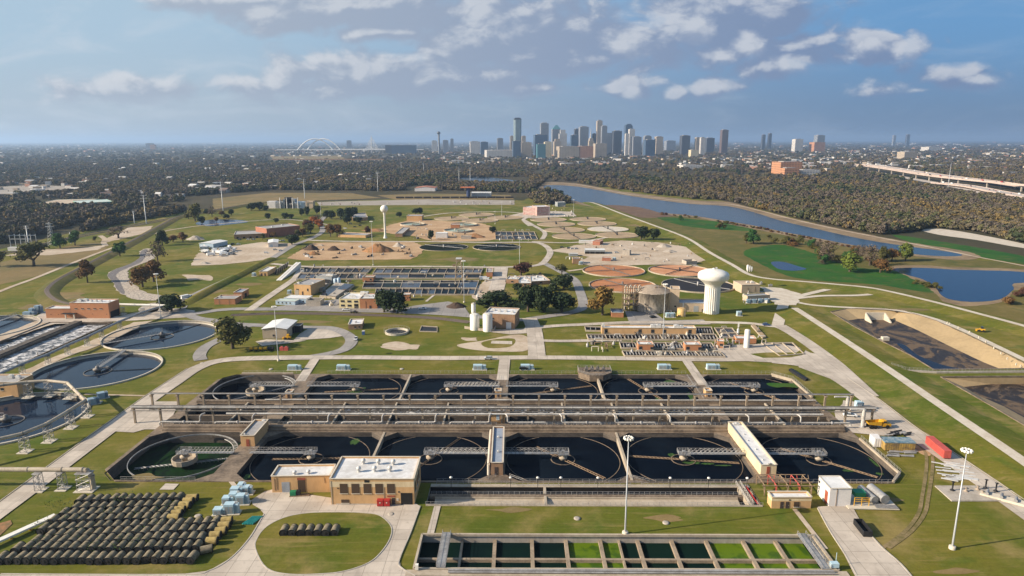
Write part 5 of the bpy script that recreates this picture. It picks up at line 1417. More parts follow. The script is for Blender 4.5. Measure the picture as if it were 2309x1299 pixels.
# long aeration channels of white foam at the left
xr, yt = G(255, 727); xm = G(184, 722)[0]; xl = G(108, 727)[0]
for (a, b, lab) in ((xl+.5, xm-3.0, 'left of two long channels of white boiling foam'), (xm+3.0, xr-.5, 'right of two long channels of white boiling foam')):
    y0, y1 = 250.0, yt
    hole([(a, y0), (b, y0), (b, y1), (a, y1)])
    t = thing('aeration_channel', lab, 'aeration channel', ((a+b)/2, 350, 0), 0, 'aeration channels at the left')
    q = [((a-b)/2, y0-350), ((b-a)/2, y0-350), ((b-a)/2, y1-350), ((a-b)/2, y1-350)]
    inward(q, -4, .6).build('basin_wall', M['tankwall'], t)
    MB().sheet(q, -1.3).build('water', M['aer_water'], t)
    mb = MB().wall(q, -.2, .75, .6, True)
    mb.build('kerb_wall', M['deck'], t)
    for k in range(4):
        yy = y0-350+32+30*k
        MB().path([((b-a)/2-3.6, yy, -1.2), ((b-a)/2-3.6, yy, 1.0), ((b-a)/2-3.6, yy+14, 1.0), ((b-a)/2-3.6, yy+14, -1.2)], .32, 8).build('air_pipe', M['white_pipe'], t)
t = tag(MB().box(xm-2.4, 250, 0, xm+2.4, yt+2, 1.2).build('channel_wall', M['tankwall']), 'broad dark wall between the two white foam channels', 'wall')

# trickling filters
def filt(px, py, rpx, label, m, arms, arm_m='grey_steel', group='trickling filters', wall=1.1, col_h=3.5, name='trickling_filter'):
    x, y = G(px, py); r = rpx/scale_at(px, py)
    t = thing(name, label, 'filter' if 'filter' in name else 'clarifier', (x, y, 0), 0, group)
    MB().ring(0, 0, r, r+.6, 0, wall, 56).build('rim_wall', M['deck_light'], t)
    MB().sheet(circ(0, 0, r, 56), .35).build('bed', M[m], t)
    MB().lathe([(.9, 0), (.8, col_h), (0, col_h+.2)], 0, 0, 10).build('centre_column', M[arm_m], t)
    for a in arms:
        c, s_ = math.cos(R(a)), math.sin(R(a))
        mb = MB().bar3((c, s_), (c*(r-1), s_*(r-1)), .9, 1.35, .7)
        mb.tube((0, 0, col_h), (c*r*.55, s_*r*.55, 1.3), .07, None, 4)
        mb.build('distributor_arm', M[arm_m], t)
    return t, r
filt(1383, 612, 68.5, 'rust orange filter bed, back left of the four beside the gravel yard', 'orange_rock', (110, -65, 15, 195))
filt(1532, 612, 69, 'pink orange filter bed with black crossed arms, back right of the four', 'pale_rock', (50, 230, 140, 320), 'dark')
filt(1403, 645, 74, 'rust orange filter bed half behind the steel frame, front left of the four', 'orange_rock', (120, -60, 20, 200))
filt(1573, 645, 79, 'black filter bed with pale arms behind the fluted water tower', 'dark_floor', (120, -42), 'galv')
FARF = [(1236.5, 496, 40), (1325, 495, 40), (1253.4, 506.3, 42), (1345.7, 505.2, 43), (1271.6, 519.3, 45.5), (1370.4, 517.5, 45.5), (1293.7, 533.6, 48.5), (1391, 531, 48)]
WHF = ['back left', 'back right', 'second row left', 'second row right', 'third row left', 'third row right', 'front left', 'front right']
for (a, b, c), w in zip(FARF, WHF):
    filt(a, b, c, 'dry tan round basin, %s of the eight below the pink brick works' % w, 'tan_floor' if 'third row r' not in w else 'gravel', (100, 280) if 'third' in w or 'front l' in w else (90,), 'dark', 'eight dry round basins', .7, 4)
for (a, b, c), w in zip([(1018, 493, 38), (1074, 484.5, 39), (1082, 497.5, 40), (1139, 491, 39.5)], ['leftmost', 'farthest', 'nearest', 'rightmost']):
    filt(a, b, c, 'dry tan round basin, %s of the four left of the pink brick works' % w, 'tan_floor', (80,), 'dark', 'four dry round basins', .7, 4)
filt(1000, 557.5, 54, 'dark green round tank with white arms, left of the two on the lawn', 'dark_matte', (150, -28, 10), 'galv', 'two dark round tanks on the lawn', .5, 3, 'round_clarifier')
filt(1119.5, 557.5, 53, 'dark green round tank with white arms, right of the two on the lawn', 'dark_matte', (160, 40, 220, -12), 'galv', 'two dark round tanks on the lawn', .5, 3, 'round_clarifier')
for (a, b, c), w in zip([(930, 507, 27), (1046, 508, 29), (1032, 521.5, 31)], ['left', 'back right', 'front right']):
    filt(a, b, c, 'half demolished round tank with torn pale green lining, %s of the three' % w, 'liner', (60,), 'rusty', 'demolished round tanks', 2.2, 1.5, 'round_clarifier')

# blocks of open basins
def quad(c, u, v):
    fl, fr, br, bl = c
    return tuple((fl[k]*(1-u)+fr[k]*u)*(1-v)+(bl[k]*(1-u)+br[k]*u)*v for k in (0, 1))

def block(label, corners, nx, ny, mats, h=1.3, wt=.8, wz=.25, weirs=0, name='basin_block', m='deck_light', seed=1):
    c = GP(corners)
    ox, oy = c[0]
    c = [(x-ox, y-oy) for x, y in c]
    t = thing(name, label, 'basin block', (ox, oy, 0))
    rr = random.Random(seed)
    for i in range(nx+1):
        MB().bar3(quad(c, i/nx, 0), quad(c, i/nx, 1), 0, h*.6, wt*.42).build('cross_wall', M[m], t)
    for j in range(ny+1):
        MB().bar3(quad(c, -.002, j/ny), quad(c, 1.002, j/ny), 0, h*.6+.004, wt*.6).build('long_wall', M[m], t)
    for i in range(nx):
        for j in range(ny):
            q = [quad(c, (i+a)/nx, (j+b)/ny) for a, b in ((0, 0), (1, 0), (1, 1), (0, 1))]
            MB().sheet(q, wz).build('water', M[rr.choice(mats)], t)
            if weirs:
                mb = MB()
                for k in range(1, weirs+1):
                    mb.bar3(quad(c, (i+k/(weirs+1))/nx, (j+.12)/ny), quad(c, (i+k/(weirs+1))/nx, (j+.62)/ny), wz, h-.3, .3)
                mb.build('weir_trough', M['galv'], t)
    return t
Zb = lambda *p: ZM(p, 640, 590, 4.81)
wm = ['black_water', 'blue_water', 'blue_water', 'dark_algae']
bw = ['black_water', 'brown_water', 'black_water']
block('back left block of dark open basins in the middle of the works, farther row', Zb((185, 126), (905, 126), (950, 76), (225, 70)), 8, 1, bw, 2.0, .9, .3, 0, seed=2)
block('back left block of dark open basins in the middle of the works, nearer row', Zb((135, 192), (850, 192), (890, 138), (180, 132)), 8, 1, wm, 2.0, .9, .3, 0, seed=3)
block('right block of open basins, farthest of its four rows', Zb((965, 132), (2135, 132), (2158, 82), (1005, 80)), 12, 1, wm+['brown_water'], 2.0, .9, .3, 0, seed=4)
block('right block of open basins, second of its four rows from the back', Zb((960, 186), (2115, 188), (2135, 140), (965, 138)), 6, 1, wm, 2.0, .9, .3, 0, seed=5)
block('right block of open basins, second of its four rows from the front', Zb((850, 292), (2085, 296), (2112, 214), (880, 210)), 6, 1, wm, 2.0, 1.0, .3, 0, seed=6)
block('right block of open basins, nearest of its four rows', Zb((985, 362), (2060, 366), (2080, 302), (1000, 300)), 15, 1, wm, 2.0, .9, .3, 0, seed=7)
tag(MB().bar3(G(640+855/4.81, 590+262/4.81), G(640+2010/4.81, 590+264/4.81), 2.6, 2.9, .5).build('beam', M['coping']), 'long pale beam over the second basin row of the works', 'beam')
block('low tank of pale water with pipes between the brown hall and the cream building', Zb((395, 385), (560, 405), (760, 270), (560, 250)), 2, 2, ['blue_water', 'conc'], 3.0, 1.0, 2.2, 0, seed=8)
block('concrete ladder frame standing beside the brown brick hall', Zb((335, 322), (415, 330), (510, 235), (430, 222)), 1, 5, ['void', 'conc'], 4.2, .8, 3.2, 0, seed=9)
block('row of seven open filter cells along the foot of the long tan pump building', [(1326, 767.5), (1620, 770.5), (1612, 757.5), (1322, 757)], 7, 1, ['brown_water', 'black_water'], 1.8, 1.0, .4, 4, seed=10)
block('open filter cells between the twin filter houses', [(1400, 788), (1612, 791), (1604, 777), (1396, 775)], 6, 1, ['brown_water', 'black_water'], 1.8, 1.0, .4, 4, seed=11)
block('front row of four long open filter cells along the straight road', [(1408, 805.5), (1634, 808), (1622, 796.5), (1402, 794.5)], 4, 1, ['brown_water', 'black_water'], 1.8, 1.0, .4, 7, seed=12)
block('open filter cell at the right end of the long tan pump building', [(1570, 756), (1609, 757), (1603, 741), (1568, 741)], 1, 1, ['black_water'], 1.8, .9, .4, 5, seed=13)
block('open filter cell at the left end of the long tan pump building', [(1320, 748), (1354, 749), (1354, 740), (1318, 739)], 1, 1, ['black_water'], 1.8, .9, .4, 2, seed=14)
block('four square open tanks with pipes, left of the upright gas tank', [(1624, 763), (1668, 765), (1650, 743), (1610, 742)], 2, 2, ['brown_water', 'black_water'], 1.6, .9, .4, 0, seed=15)
block('sunken screen channel with yellow walls on the small lawn by the right yard', [(1757, 805), (1812, 801), (1786, 776), (1716, 776)], 3, 1, ['black_water', 'dark', 'black_water'], 1.3, 1.3, .2, 0, seed=16)
block('long narrow trough beside the square tanks at the right', [(1718, 765), (1726, 763), (1700, 735), (1693, 737)], 1, 1, ['tan_floor'], 1.6, .6, 1.0, 0, seed=17)
block('grid of weirs in front of the demolished round tanks', [(1117, 541), (1212, 541), (1204, 524), (1116, 523)], 7, 2, ['black_water', 'dark_algae', 'brown_water'], 1.8, .9, .3, 0, seed=18)
block('small concrete pit with railings on the lawn beside the white silos', [(945, 748), (985, 749), (985, 738), (950, 736)], 1, 1, ['dark'], 1.0, .8, .1, 0, seed=19)
x, y = G(894, 750); r = 26/scale_at(894, 750)
t = thing('round_pit', 'open round concrete pit with a fence on the lawn', 'pit', (x, y, 0))
MB().ring(0, 0, r-.6, r, 0, 1.3, 30).build('wall', M['coping'], t)
MB().sheet(circ(0, 0, r-.5, 30), .05).build('floor', M['dark'], t)
rail(MB(), circ(0, 0, r+.8, 14), 0, True, 2.6, 1.5, .05, (.5, 1.1)).build('fence', M['galv'], t)
# screw pumps and their white chute
x, y = G(622, 632); xe, ye = G(668, 603)
t = thing('screw_pump_chute', 'white sloping concrete chute with a row of grey screw pumps', 'chute', (x, y, 0))
for k in (0, 2.6):
    d = Vector((xe-x, ye-y, 0)); n = Vector((d.y, -d.x, 0)).normalized()
    p0 = n*k; p1 = p0+d
    v = [p0, p0+n*2, p1+n*2, p1]
    MB().add([(q.x, q.y, .05) for q in v]+[(v[0].x, v[0].y, .4), (v[1].x, v[1].y, .4), (v[2].x, v[2].y, 5.5), (v[3].x, v[3].y, 5.5)], [(4, 5, 6, 7), (0, 1, 5, 4), (1, 2, 6, 5), (2, 3, 7, 6), (3, 0, 4, 7)]).build('ramp', M['tank_white'], t)
x0, y0 = G(620, 618); x1, y1 = G(646, 602)
for i in range(12):
    u = i/11; xx, yy = x0+(x1-x0)*u, y0+(y1-y0)*u
    tag(MB().tube((xx, yy, 0), (xx+1.5, yy-.5, 4.4), .8, None, 8).tube((xx+1.5, yy-.5, 4.4), (xx+2.4, yy-.5, 5.4), .45, None, 8).build('screw_pump', M['galv' if i % 2 else 'dark']), 'grey screw pump in the slanting row beside the white chute', 'pump', 'screw pumps beside the white chute')

# the long sunken basin with green compartments in front
GX0, GX1, GY0, GY1 = G(950, 1208)[0], G(1836, 1216)[0], 172.6, 190.0
gx1b = G(1890, 1290)[0]
outer = [(GX0, GY0), (gx1b, GY0), (GX1, GY1), (GX0, GY1)]
hole(outer)
t = thing('green_basin', 'long sunken concrete basin divided into dark and bright green compartments', 'basin', (30, 181, 0))
lg = lambda p: [(x-30, y-181) for x, y in p]
inward(lg(outer), -6, .45).build('outer_wall', M['conc'], t)
mb = MB().wall(lg(outer), -.3, .47, .7, True)
mb.build('rim', M['deck_light'], t)
MB().box(GX0-32, GY0-181-3.2, -.1, gx1b-28, GY0-181-.5, .3).build('front_slab', M['deck_light'], t)
zb, zw = -1.6, -2.6
bx = [G(p, 1226, zb)[0] for p in (1040, 1114, 1198, 1275, 1353, 1438, 1515, 1593, 1677, 1750)]
xa = [GX0]+bx[1:]+[G(1812, 1226, zb)[0], GX1]
cols_ = ['dark_algae', 'dark_algae', 'dark_algae', 'algae_water', 'half', 'dark_algae', 'dark_algae', 'algae_water', 'algae_water', 'algae_water', 'dark_algae']
ym = 180.2
for i, mm in enumerate(cols_):
    a, b = xa[i]-30, xa[i+1]-30
    for (y0, y1) in ((GY0-181, ym-181), (ym-181, GY1-181)):
        if mm == 'half':
            c_ = a+(b-a)*.5
            MB().sheet([(a, y0), (c_, y0), (c_, y1), (a, y1)], zw).build('water', M['algae_water'], t)
            MB().sheet([(c_, y0), (b, y0), (b, y1), (c_, y1)], zw).build('water', M['dark_algae'], t)
            if y0 < ym-181-1: MB().box(c_-.3, GY0-181, -5, c_+.3, GY1-181, zb).build('cross_beam', M['post'], t)
        else:
            if i == len(cols_)-1: b2 = gx1b-30
            else: b2 = b
            MB().sheet([(a, y0), (b2, y0), (b2, y1), (a, y1)], zw).build('water', M[mm], t)
for x in bx:
    w_ = .55 if x != bx[0] else .35
    MB().box(x-30-w_, GY0-181, -5, x-30+w_, GY1-181-.02, zb).build('cross_beam', M['post'], t)
MB().box(GX0-30+.1, ym-181-.45, -5, GX1-30, ym-181+.45, zb+.005).build('long_beam', M['post'], t)
for (pxw, lab) in ((1005, 'l'), (1808, 'r')):
    x = G(pxw, 1210, .5)[0]-30
    w = MB().box(x-1.3, GY0-181, .5, x+1.3, GY1-181+.5, .7)
    for q in (-1.25, 1.25): rail(w, [(x+q, GY0-181), (x+q, GY1-181)], .7, False, 1.2, 1.6, .06)
    w.build('walkway', M['galv'], t)
mb = MB()
for (a, b, yy, r) in ((-26, 60, GY0-181-1.2, .35), (-24, 92-30, GY0-181-2.2, .25)):
    mb.tube((GX0-20, yy, .75), (gx1b-30-2, yy, .75), r, None, 8)
mb.build('pipe', M['galv'], t)
MB().cbox(GX0-30+1, GY0-181-.6, .5, .9, .9, 1.6).build('cabinet', M['tank_white'], t)
MB().cbox(gx1b-30-1, GY0-181+.8, .9, 2.2, 1.4, 1.3).tube((gx1b-30, GY0-181+2, .9), (gx1b-30, GY0-181+2, 4.5), .08, None, 5).build('cabinet', M['transformer'], t)

# concrete lagoons on the right
def lagoon(name, label, rim, floor, depth, slope_m, floor_m, extra=None):
    rim_w = GP(rim)
    fl = [G(p[0], p[1], -depth) for p in floor]
    hole(rim_w)
    c = (sum(p[0] for p in rim_w)/len(rim_w), sum(p[1] for p in rim_w)/len(rim_w))
    t = thing('lagoon', label, 'lagoon', (c[0], c[1], 0))
    L = lambda p, z: [(x-c[0], y-c[1], z) for x, y in p]
    n = len(rim_w)
    for k in range(n):
        pass
    mb = MB()
    mb.add(L(rim_w, .12)+L(fl, -depth), [(i, (i+1) % n, n+(i+1) % n, n+i) for i in range(n)])
    mb.build('slope', M[slope_m], t)
    MB().sheet([(x-c[0], y-c[1]) for x, y in fl], -depth).build('floor', M[floor_m], t)
    mb = MB().wall([(x-c[0], y-c[1]) for x, y in rim_w], 0, .35, .6, True)
    mb.build('kerb', M['deck'], t)
    return t, c
M['slope'] = mat('sandy_concrete_slope', (0.40, 0.29, 0.155), .9, 0, .3, .05, (0.31, 0.225, 0.12), scale2=.5)
def mudmat():
    m, nt, b = newmat('wet_mud')
    pos = world_pos(nt)
    k = smooth(nt, noise(nt, vmath(nt, 'MULTIPLY', pos, (1, .7, 1)), .05, 8, .72, 1.2), .46, .54)
    k2 = noise(nt, pos, .4, 4, .6)
    c = mixc(nt, k, (.135, .095, .062), (.026, .021, .020))
    c = mixc(nt, mathn(nt, 'MULTIPLY', smooth(nt, k2, .45, .7), .4), c, (.08, .06, .045))
    nt.links.new(c, b.inputs['Base Color'])
    nt.links.new(mathn(nt, 'MULTIPLY_ADD', k, -.35, False, .85), b.inputs['Roughness'])
    b.inputs['Specular IOR Level'].default_value = .15
    return m
M['mud'] = mudmat()
rim = [(1872, 705), (1905, 698), (1960, 697), (2030, 700), (2110, 725), (2190, 762), (2270, 802), (2330, 833), (2105, 836), (2050, 802), (1985, 770), (1920, 735)]
flo = [(1912, 724), (1935, 720), (1958, 720), (2008, 720), (2066, 745), (2140, 782), (2215, 818), (2285, 846), (2108, 846), (2062, 812), (2006, 780), (1952, 748)]
t, c = lagoon('lagoon', 'wide muddy lagoon with sandy concrete slopes in the bend of the levee', rim, flo, 4.5, 'slope', 'mud')
M['blue_shallow'] = water_mat('shallow_water', (.010, .014, .028), .2, .1, .4, .12)
p = [G(a, b, -4.45) for a, b in ((2022, 778), (2040, 780), (2070, 803), (2130, 826), (2220, 845), (2110, 845), (2066, 813))]
MB().sheet([(x-c[0], y-c[1]) for x, y in cr(p, 4, True)], -4.42).build('water', M['blue_shallow'], t)
# outfall walls
a, b = G(1950, 723, -4.5), G(1993, 723, -4.5)
ob = MB().box(0, 0, 0, b[0]-a[0], .8, 5.2)
for xx in (0, b[0]-a[0]):
    ob.add([(xx-.4, -9, 0), (xx+.4, -9, 0), (xx+.4, 0, 0), (xx-.4, 0, 0), (xx-.4, 0, 5.2), (xx+.4, 0, 5.2), (xx-.4, -9, .6), (xx+.4, -9, .6)], [(6, 7, 5, 4), (0, 6, 4, 3), (1, 2, 5, 7), (0, 1, 7, 6)])
o = ob.build('outfall_wall', M['coping'], t); o.location = (a[0]-c[0], a[1]-c[1], -4.5)
o = MB().box(0, 0, 0, 4, 3, 2.2).box(-5, .5, 0, 0, 2.5, .9).build('outlet_box', M['coping'], t); q = G(1990, 770, -4.5); o.location = (q[0]-c[0], q[1]-c[1], -4.5)
rim2 = [(2120, 852), (2215, 851), (2330, 851), (2480, 1010), (2400, 1010), (2309, 962), (2235, 918), (2172, 882)]
flo2 = [(2172, 874), (2235, 868), (2350, 868), (2480, 1000), (2420, 1000), (2320, 950), (2262, 918), (2206, 894)]
lagoon('lagoon', 'second brown lagoon cut by the right photo edge below the fenced wall', rim2, flo2, 4.0, 'slope', 'mud')
q = [G(2008, 829), G(2040, 839), G(2110, 843), G(2200, 842.5), G(2309, 842), G(2400, 842)]
t = thing('dividing_wall', 'concrete wall with a fence dividing the two lagoons at the right', 'wall', (q[2][0], q[2][1], 0))
w = [(x-q[2][0], y-q[2][1]) for x, y in q]
MB().wall(w[1:], -4.5, .9, 1.2).build('wall', M['conc'], t)
rail(MB(), w, .6, False, 1.8, 1.8, .05, (.35, .7, 1.1)).build('fence', M['galv'], t)
for i in range(11):
    u = i/10
    px, py = [(2135, 731), (2160, 742), (2185, 752), (2206, 764), (2222, 774), (2240, 788), (2256, 800), (2270, 812), (2290, 825), (2300, 829), (2140, 733)][i]
    x, y = G(px, py, .3)
    tag(MB().cbox(x, y, .1, .5, .5, 1.3).build('marker_post', M['coping']), 'pale concrete marker post on the rim of the muddy lagoon', 'post', 'marker posts on the lagoon rim')
# ---------------------------------------------------------------- pipelines on trestles
def trestle(x, y, h, w=2.4, d=2.4, rz=0, label='', group='pipe trestles'):
    t = thing('trestle', label, 'trestle', (x, y, 0), rz, group)
    MB().box(-w/2-.9, -d/2-.9, 0, w/2+.9, d/2+.9, .25).build('footing', M['coping'], t)
    mb = MB(); n = max(2, int(h/2.2))
    for sx in (-1, 1):
        for sy in (-1, 1): mb.tube((sx*w/2, sy*d/2, .2), (sx*w/2*.85, sy*d/2*.85, h), .11, None, 5)
    for i in range(n):
        z0, z1 = .2+(h-.2)*i/n, .2+(h-.2)*(i+1)/n
        for k in (-1, 1):
            mb.tube((-w/2, k*d/2, z0), (w/2, k*d/2, z1), .07, None, 4); mb.tube((w/2, k*d/2, z0), (-w/2, k*d/2, z1), .07, None, 4)
            mb.tube((k*w/2, -d/2, z0), (k*w/2, d/2, z1), .07, None, 4); mb.tube((-w/2, k*d/2, z1), (w/2, k*d/2, z1), .07, None, 4)
    mb.build('lattice', M['galv'], t)
    MB().box(-w/2-.2, -d/2, h-.15, w/2+.2, d/2, h+.1).build('saddle', M['galv'], t)
    return t

def pipeline(label, pts, r, m, flanges=True):
    t = thing('pipeline', label, 'pipeline', (0, 0, 0))
    mb = MB(); mb.sm = True
    mb.path(pts, r, 14)
    for i in range(len(pts)-1):
        a, b = Vector(pts[i]), Vector(pts[i+1]); L = (b-a).length; d = (b-a).normalized()
        for k in range(int(L/12)+1):
            p = a+d*min(L-.3, 12*k); mb.tube(p, p+d*.3, r*1.2, None, 12)
    mb.build('pipe', M[m], t)
M['pipe_tan'] = mat('tan_painted_pipe', (.46, .39, .29), .6, 0, .25, .3, (.33, .27, .2))
P1 = [(270, 742), (229, 762), (196, 778.5), (152, 798), (108, 819.5), (50, 842)]
p1 = [G(*p) for p in P1]
h1 = 4.8
for i, (x, y) in enumerate(p1): trestle(x, y, h1, 2, 2, 0, 'lattice trestle beside the white foam channels, %s from the orange block' % ORD[i], 'trestles of the grey pipeline')
xs, ys = G(375, 705); x2, y2 = G(330, 712)
pipeline('long grey pipeline running past the white foam channels', [(xs, ys, 5.4)] + [(G(350, 711)[0], G(350, 711)[1], 5.4), (G(318, 722)[0], G(318, 722)[1], 5.4)] + [(x, y, 5.4) for x, y in p1] + [(p1[-1][0]-2, p1[-1][1]-70, 5.4)], .75, 'galv')
xb, yb = G(270, 702)
pipeline('white pipe bridge from the orange brick block to the tall mast', [(xb, yb, 5.6), (xs, ys, 5.6)], .8, 'tank_white')
for px, py, w in ((277, 707, 'left'), (322, 709, 'middle'), (372, 708, 'right')):
    x, y = G(px, py); trestle(x, y, 4.9, 2, 2, 0, 'lattice trestle under the white pipe bridge, the %s one' % w, 'trestles of the white pipe bridge')
P2 = [(64, 894), (111, 891), (156, 896), (196, 938), (159, 963), (110, 994), (56, 1017)]
p2 = [G(*p) for p in P2]; h2 = 7.0
for i, (x, y) in enumerate(p2): trestle(x, y, h2, 2.6, 2.6, 0, 'tall trestle of the bent tan pipeline, %s along it' % ORD[i], 'trestles of the bent tan pipeline')
x0, y0 = G(-30, 910)
pipeline('bent tan pipeline on trestles between the left round clarifiers', [(x0-6, y0, h2+.7)] + [(x, y, h2+.7) for x, y in p2] + [(p2[-1][0]-20, p2[-1][1]-18, h2+.7)], .7, 'pipe_tan')
P3 = [(88.5, 1104), (141, 1101), (194, 1103)]
p3 = [G(*p) for p in P3]; h3 = hgt(141, 1101, 1062)
for i, (x, y) in enumerate(p3): trestle(x, y, h3, 2.2 if i < 2 else 5.0, 2.2 if i < 2 else 3, 0, 'trestle of the tan pipeline above the barrel field, %s' % ('left', 'middle', 'right and widest')[i], 'trestles above the barrel field')
x4, y4 = G(215, 1097)
yy = p3[1][1]
pipeline('tan pipeline bending into the ground above the barrel field', [(-220, yy, h3+.8), (p3[2][0]-1, yy, h3+.8), (x4-1.6, yy, h3+.6), (x4-.5, yy, h3-.2), (x4, yy, h3-1.4), (x4, yy, 0)], .8, 'pipe_tan')

# ---------------------------------------------------------------- mast lights
M['mast'] = mat('galvanised_mast', (0.44, 0.45, 0.45), .45, .3, .1, .3)
def mast(px, py, top, label, lamps=10, rm=1.0):
    x, y = G(px, py); h = hgt(px, py, top)
    t = thing('mast_light', label, 'light mast', (x, y, 0), 0, 'tall light masts')
    MB().lathe([(.95*rm, 0), (.95*rm, .9), (.8*rm, 1.0), (0, 1.05)], 0, 0, 14).build('base', M['coping'], t)
    MB().lathe([(.30*rm, .9), (.13*rm, h-.6), (0, h-.6)], 0, 0, 10).build('pole', M['mast'], t)
    hd = MB().lathe([(.3, h-1.0), (.5, h-.7), (.3, h-.1), (0, h)], 0, 0, 10)
    for i in range(12):
        a0, a1 = 2*PI*i/12, 2*PI*(i+1)/12
        hd.tube((1.1*math.cos(a0), 1.1*math.sin(a0), h-.5), (1.1*math.cos(a1), 1.1*math.sin(a1), h-.5), .07, None, 4)
    hd.build('head_ring', M['mast'], t)
    for i in range(lamps):
        a = 2*PI*i/lamps
        MB().lathe([(.12, .0), (.34, -.12), (.4, -.6), (.28, -.8), (0, -.85)], 1.25*math.cos(a), 1.25*math.sin(a), 10).build('lamp', M['tank_white'], t).location = (0, 0, h-.1)
for px, py, top, lab, n in ((1408, 1205, 985, 'tall light mast on the lawn before the green basin', 10), (2145, 1239, 1014, 'tall light mast on the right lawn, nearest the photo edge', 10), (627, 813, 689, 'tall light mast beside the straight road at the left', 8), (362, 716, 615, 'tall light mast at the end of the white pipe bridge', 8),
     (1046, 682, 587, 'tall light mast at the right corner of the open basins', 8), (1494, 766, 640, 'tall light mast rising through the long tan pump building', 8), (841, 598, 498, 'tall light mast on the lawn below the dirt yard', 6), (1171, 600, 535, 'tall light mast above the red-brown tree', 6), (1116, 505, 476, 'light mast among the four dry round basins', 4),
     (1131, 486, 455, 'light mast left of the pink brick works', 4), (1238, 492, 462, 'light mast in front of the pink brick works', 4), (1293, 489, 450, 'light mast right of the pink brick works', 4), (724, 497, 458, 'light mast among the oaks left of the slender tower', 4)):
    mast(px, py, top, lab, n, 1.0 if n == 10 else .8)
# small globe lamps along the channel
for i, px in enumerate((1016, 1150, 1211, 1263, 1346, 1508, 1594, 1680)):
    x, y = G(px, 1112)
    t = thing('walkway_lamp', 'small mushroom lamp on a thin post along the effluent channel', 'lamp', (x, 216.0, .2), 0, 'walkway lamps along the channel')
    MB().tube((0, 0, -3), (0, 0, 5.4), .09, None, 6).build('post', M['dark'], t)
    MB().lathe([(.1, 5.2), (.55, 5.5), (.45, 5.8), (0, 5.95)], 0, 0, 12).build('shade', M['tank_white'], t)

# ---------------------------------------------------------------- rolls of old filter media on the lawns
def rollmat():
    m, nt, b = newmat('weathered_roll')
    tc = nt.nodes.new('ShaderNodeTexCoord')
    oi = nt.nodes.new('ShaderNodeObjectInfo')
    pos = vmath(nt, 'ADD', tc.outputs['Object'], oi.outputs['Location'])
    n = noise(nt, pos, .8, 5, .65)
    a = mixc(nt, oi.outputs['Random'], (.25, .20, .125), (.20, .165, .11))
    c = mixc(nt, smooth(nt, n, .40, .66), a, (.10, .085, .045))
    wv = nt.nodes.new('ShaderNodeTexWave'); wv.bands_direction = 'X'; wv.inputs['Scale'].default_value = .9
    wv.inputs['Distortion'].default_value = .6
    nt.links.new(tc.outputs['Object'], wv.inputs[0])
    c = mixc(nt, mathn(nt, 'MULTIPLY', smooth(nt, wv.outputs['Fac'], .75, 1.0), .45), c, (.12, .10, .06))
    nt.links.new(c, b.inputs['Base Color']); b.inputs['Roughness'].default_value = .9
    return m
M['roll'] = rollmat()
M['roll_end'] = mat('black_roll_end', (.022, .021, .02), .8, 0, .4, 1.2)
M['roll_yellow'] = mat('yellowed_roll', (.36, .27, .10), .9, 0, .3, .8, (.22, .16, .06))
def make_roll(yel=False):
    t = thing('media_roll', 'x', 'roll')
    L, r, n = 1.78, 1.2, 20
    mb = MB()
    rr = random.Random(5 if yel else 3)
    prof = [(-L, r), (-L*.98, r*1.02), (-L*.5, r), (-L*.45, r*1.02), (0, r*.99), (L*.05, r*1.01), (L*.5, r), (L*.55, r*1.02), (L*.97, r*1.01), (L, r)]
    v = []
    for (x, q) in prof:
        for i in range(n):
            a = 2*PI*i/n; k = 1+.012*rr.uniform(-1, 1)
            v.append((x, q*k*math.cos(a), r+q*k*math.sin(a)))
    mb.sm = True
    mb.add(v, [(j*n+i, (j+1)*n+i, (j+1)*n+(i+1) % n, j*n+(i+1) % n) for j in range(len(prof)-1) for i in range(n)])
    o = mb.build('cover', M['roll_yellow' if yel else 'roll'], t)
    for s_ in (-1, 1):
        mb = MB()
        mb.tube((s_*L*.93, 0, r), (s_*(L+.10), 0, r), r*1.035, None, n, False)
        mb.add([(s_*(L+.02), r*1.02*math.cos(2*PI*i/n), r+r*1.02*math.sin(2*PI*i/n)) for i in range(n)], [tuple(range(n))])
        mb.tube((s_*(L-.1), 0, r), (s_*(L+.14), 0, r), .35, None, 10)
        mb.build('end_cap', M['roll_end'], t)
    return t
roll_a, roll_b = make_roll(), make_roll(True)
used = {}
def place_roll(proto, x, y, rz, label, group):
    if proto.name not in used:
        used[proto.name] = 1; o = proto
        o.location = (x, y, 0); o.rotation_euler = (0, 0, rz); o['label'] = label
    else:
        o = copy_tree(proto, (x, y, 0), rz, label)
    o['group'] = group
    o.scale = (random.uniform(.92, 1.06),)*2+(random.uniform(.94, 1.04),)
    return o
ROWS = [(640, 1410, 440, 428, 13), (600, 1375, 503, 488, 12), (500, 1345, 552, 540, 13), (430, 1300, 602, 588, 13), (345, 1700, 672, 622, 20), (400, 1665, 720, 680, 18), (285, 1590, 770, 745, 19), (145, 1550, 825, 812, 20), (15, 1520, 905, 898, 22)]
rn = ['farthest', 'second farthest', 'third farthest', 'fourth farthest', 'middle', 'fourth nearest', 'third nearest', 'second nearest', 'nearest']
for r_, (xa_, xb_, ya_, yb_, n) in enumerate(ROWS):
    for i in range(n):
        u = i/(n-1)
        x, y = G((xa_+(xb_-xa_)*u)/3.5, 1000+(ya_+(yb_-ya_)*u+22)/3.5)
        place_roll(roll_a, x+random.uniform(-.12, .12), y+random.uniform(-.3, .3), R(90+random.uniform(-4, 4)),
                   ('leftmost weathered roll in the %s row of the big field' if i == 0 else 'weathered tan roll with black ends inside the %s row of the big field') % rn[r_], 'rolls of old filter media on the left lawn')
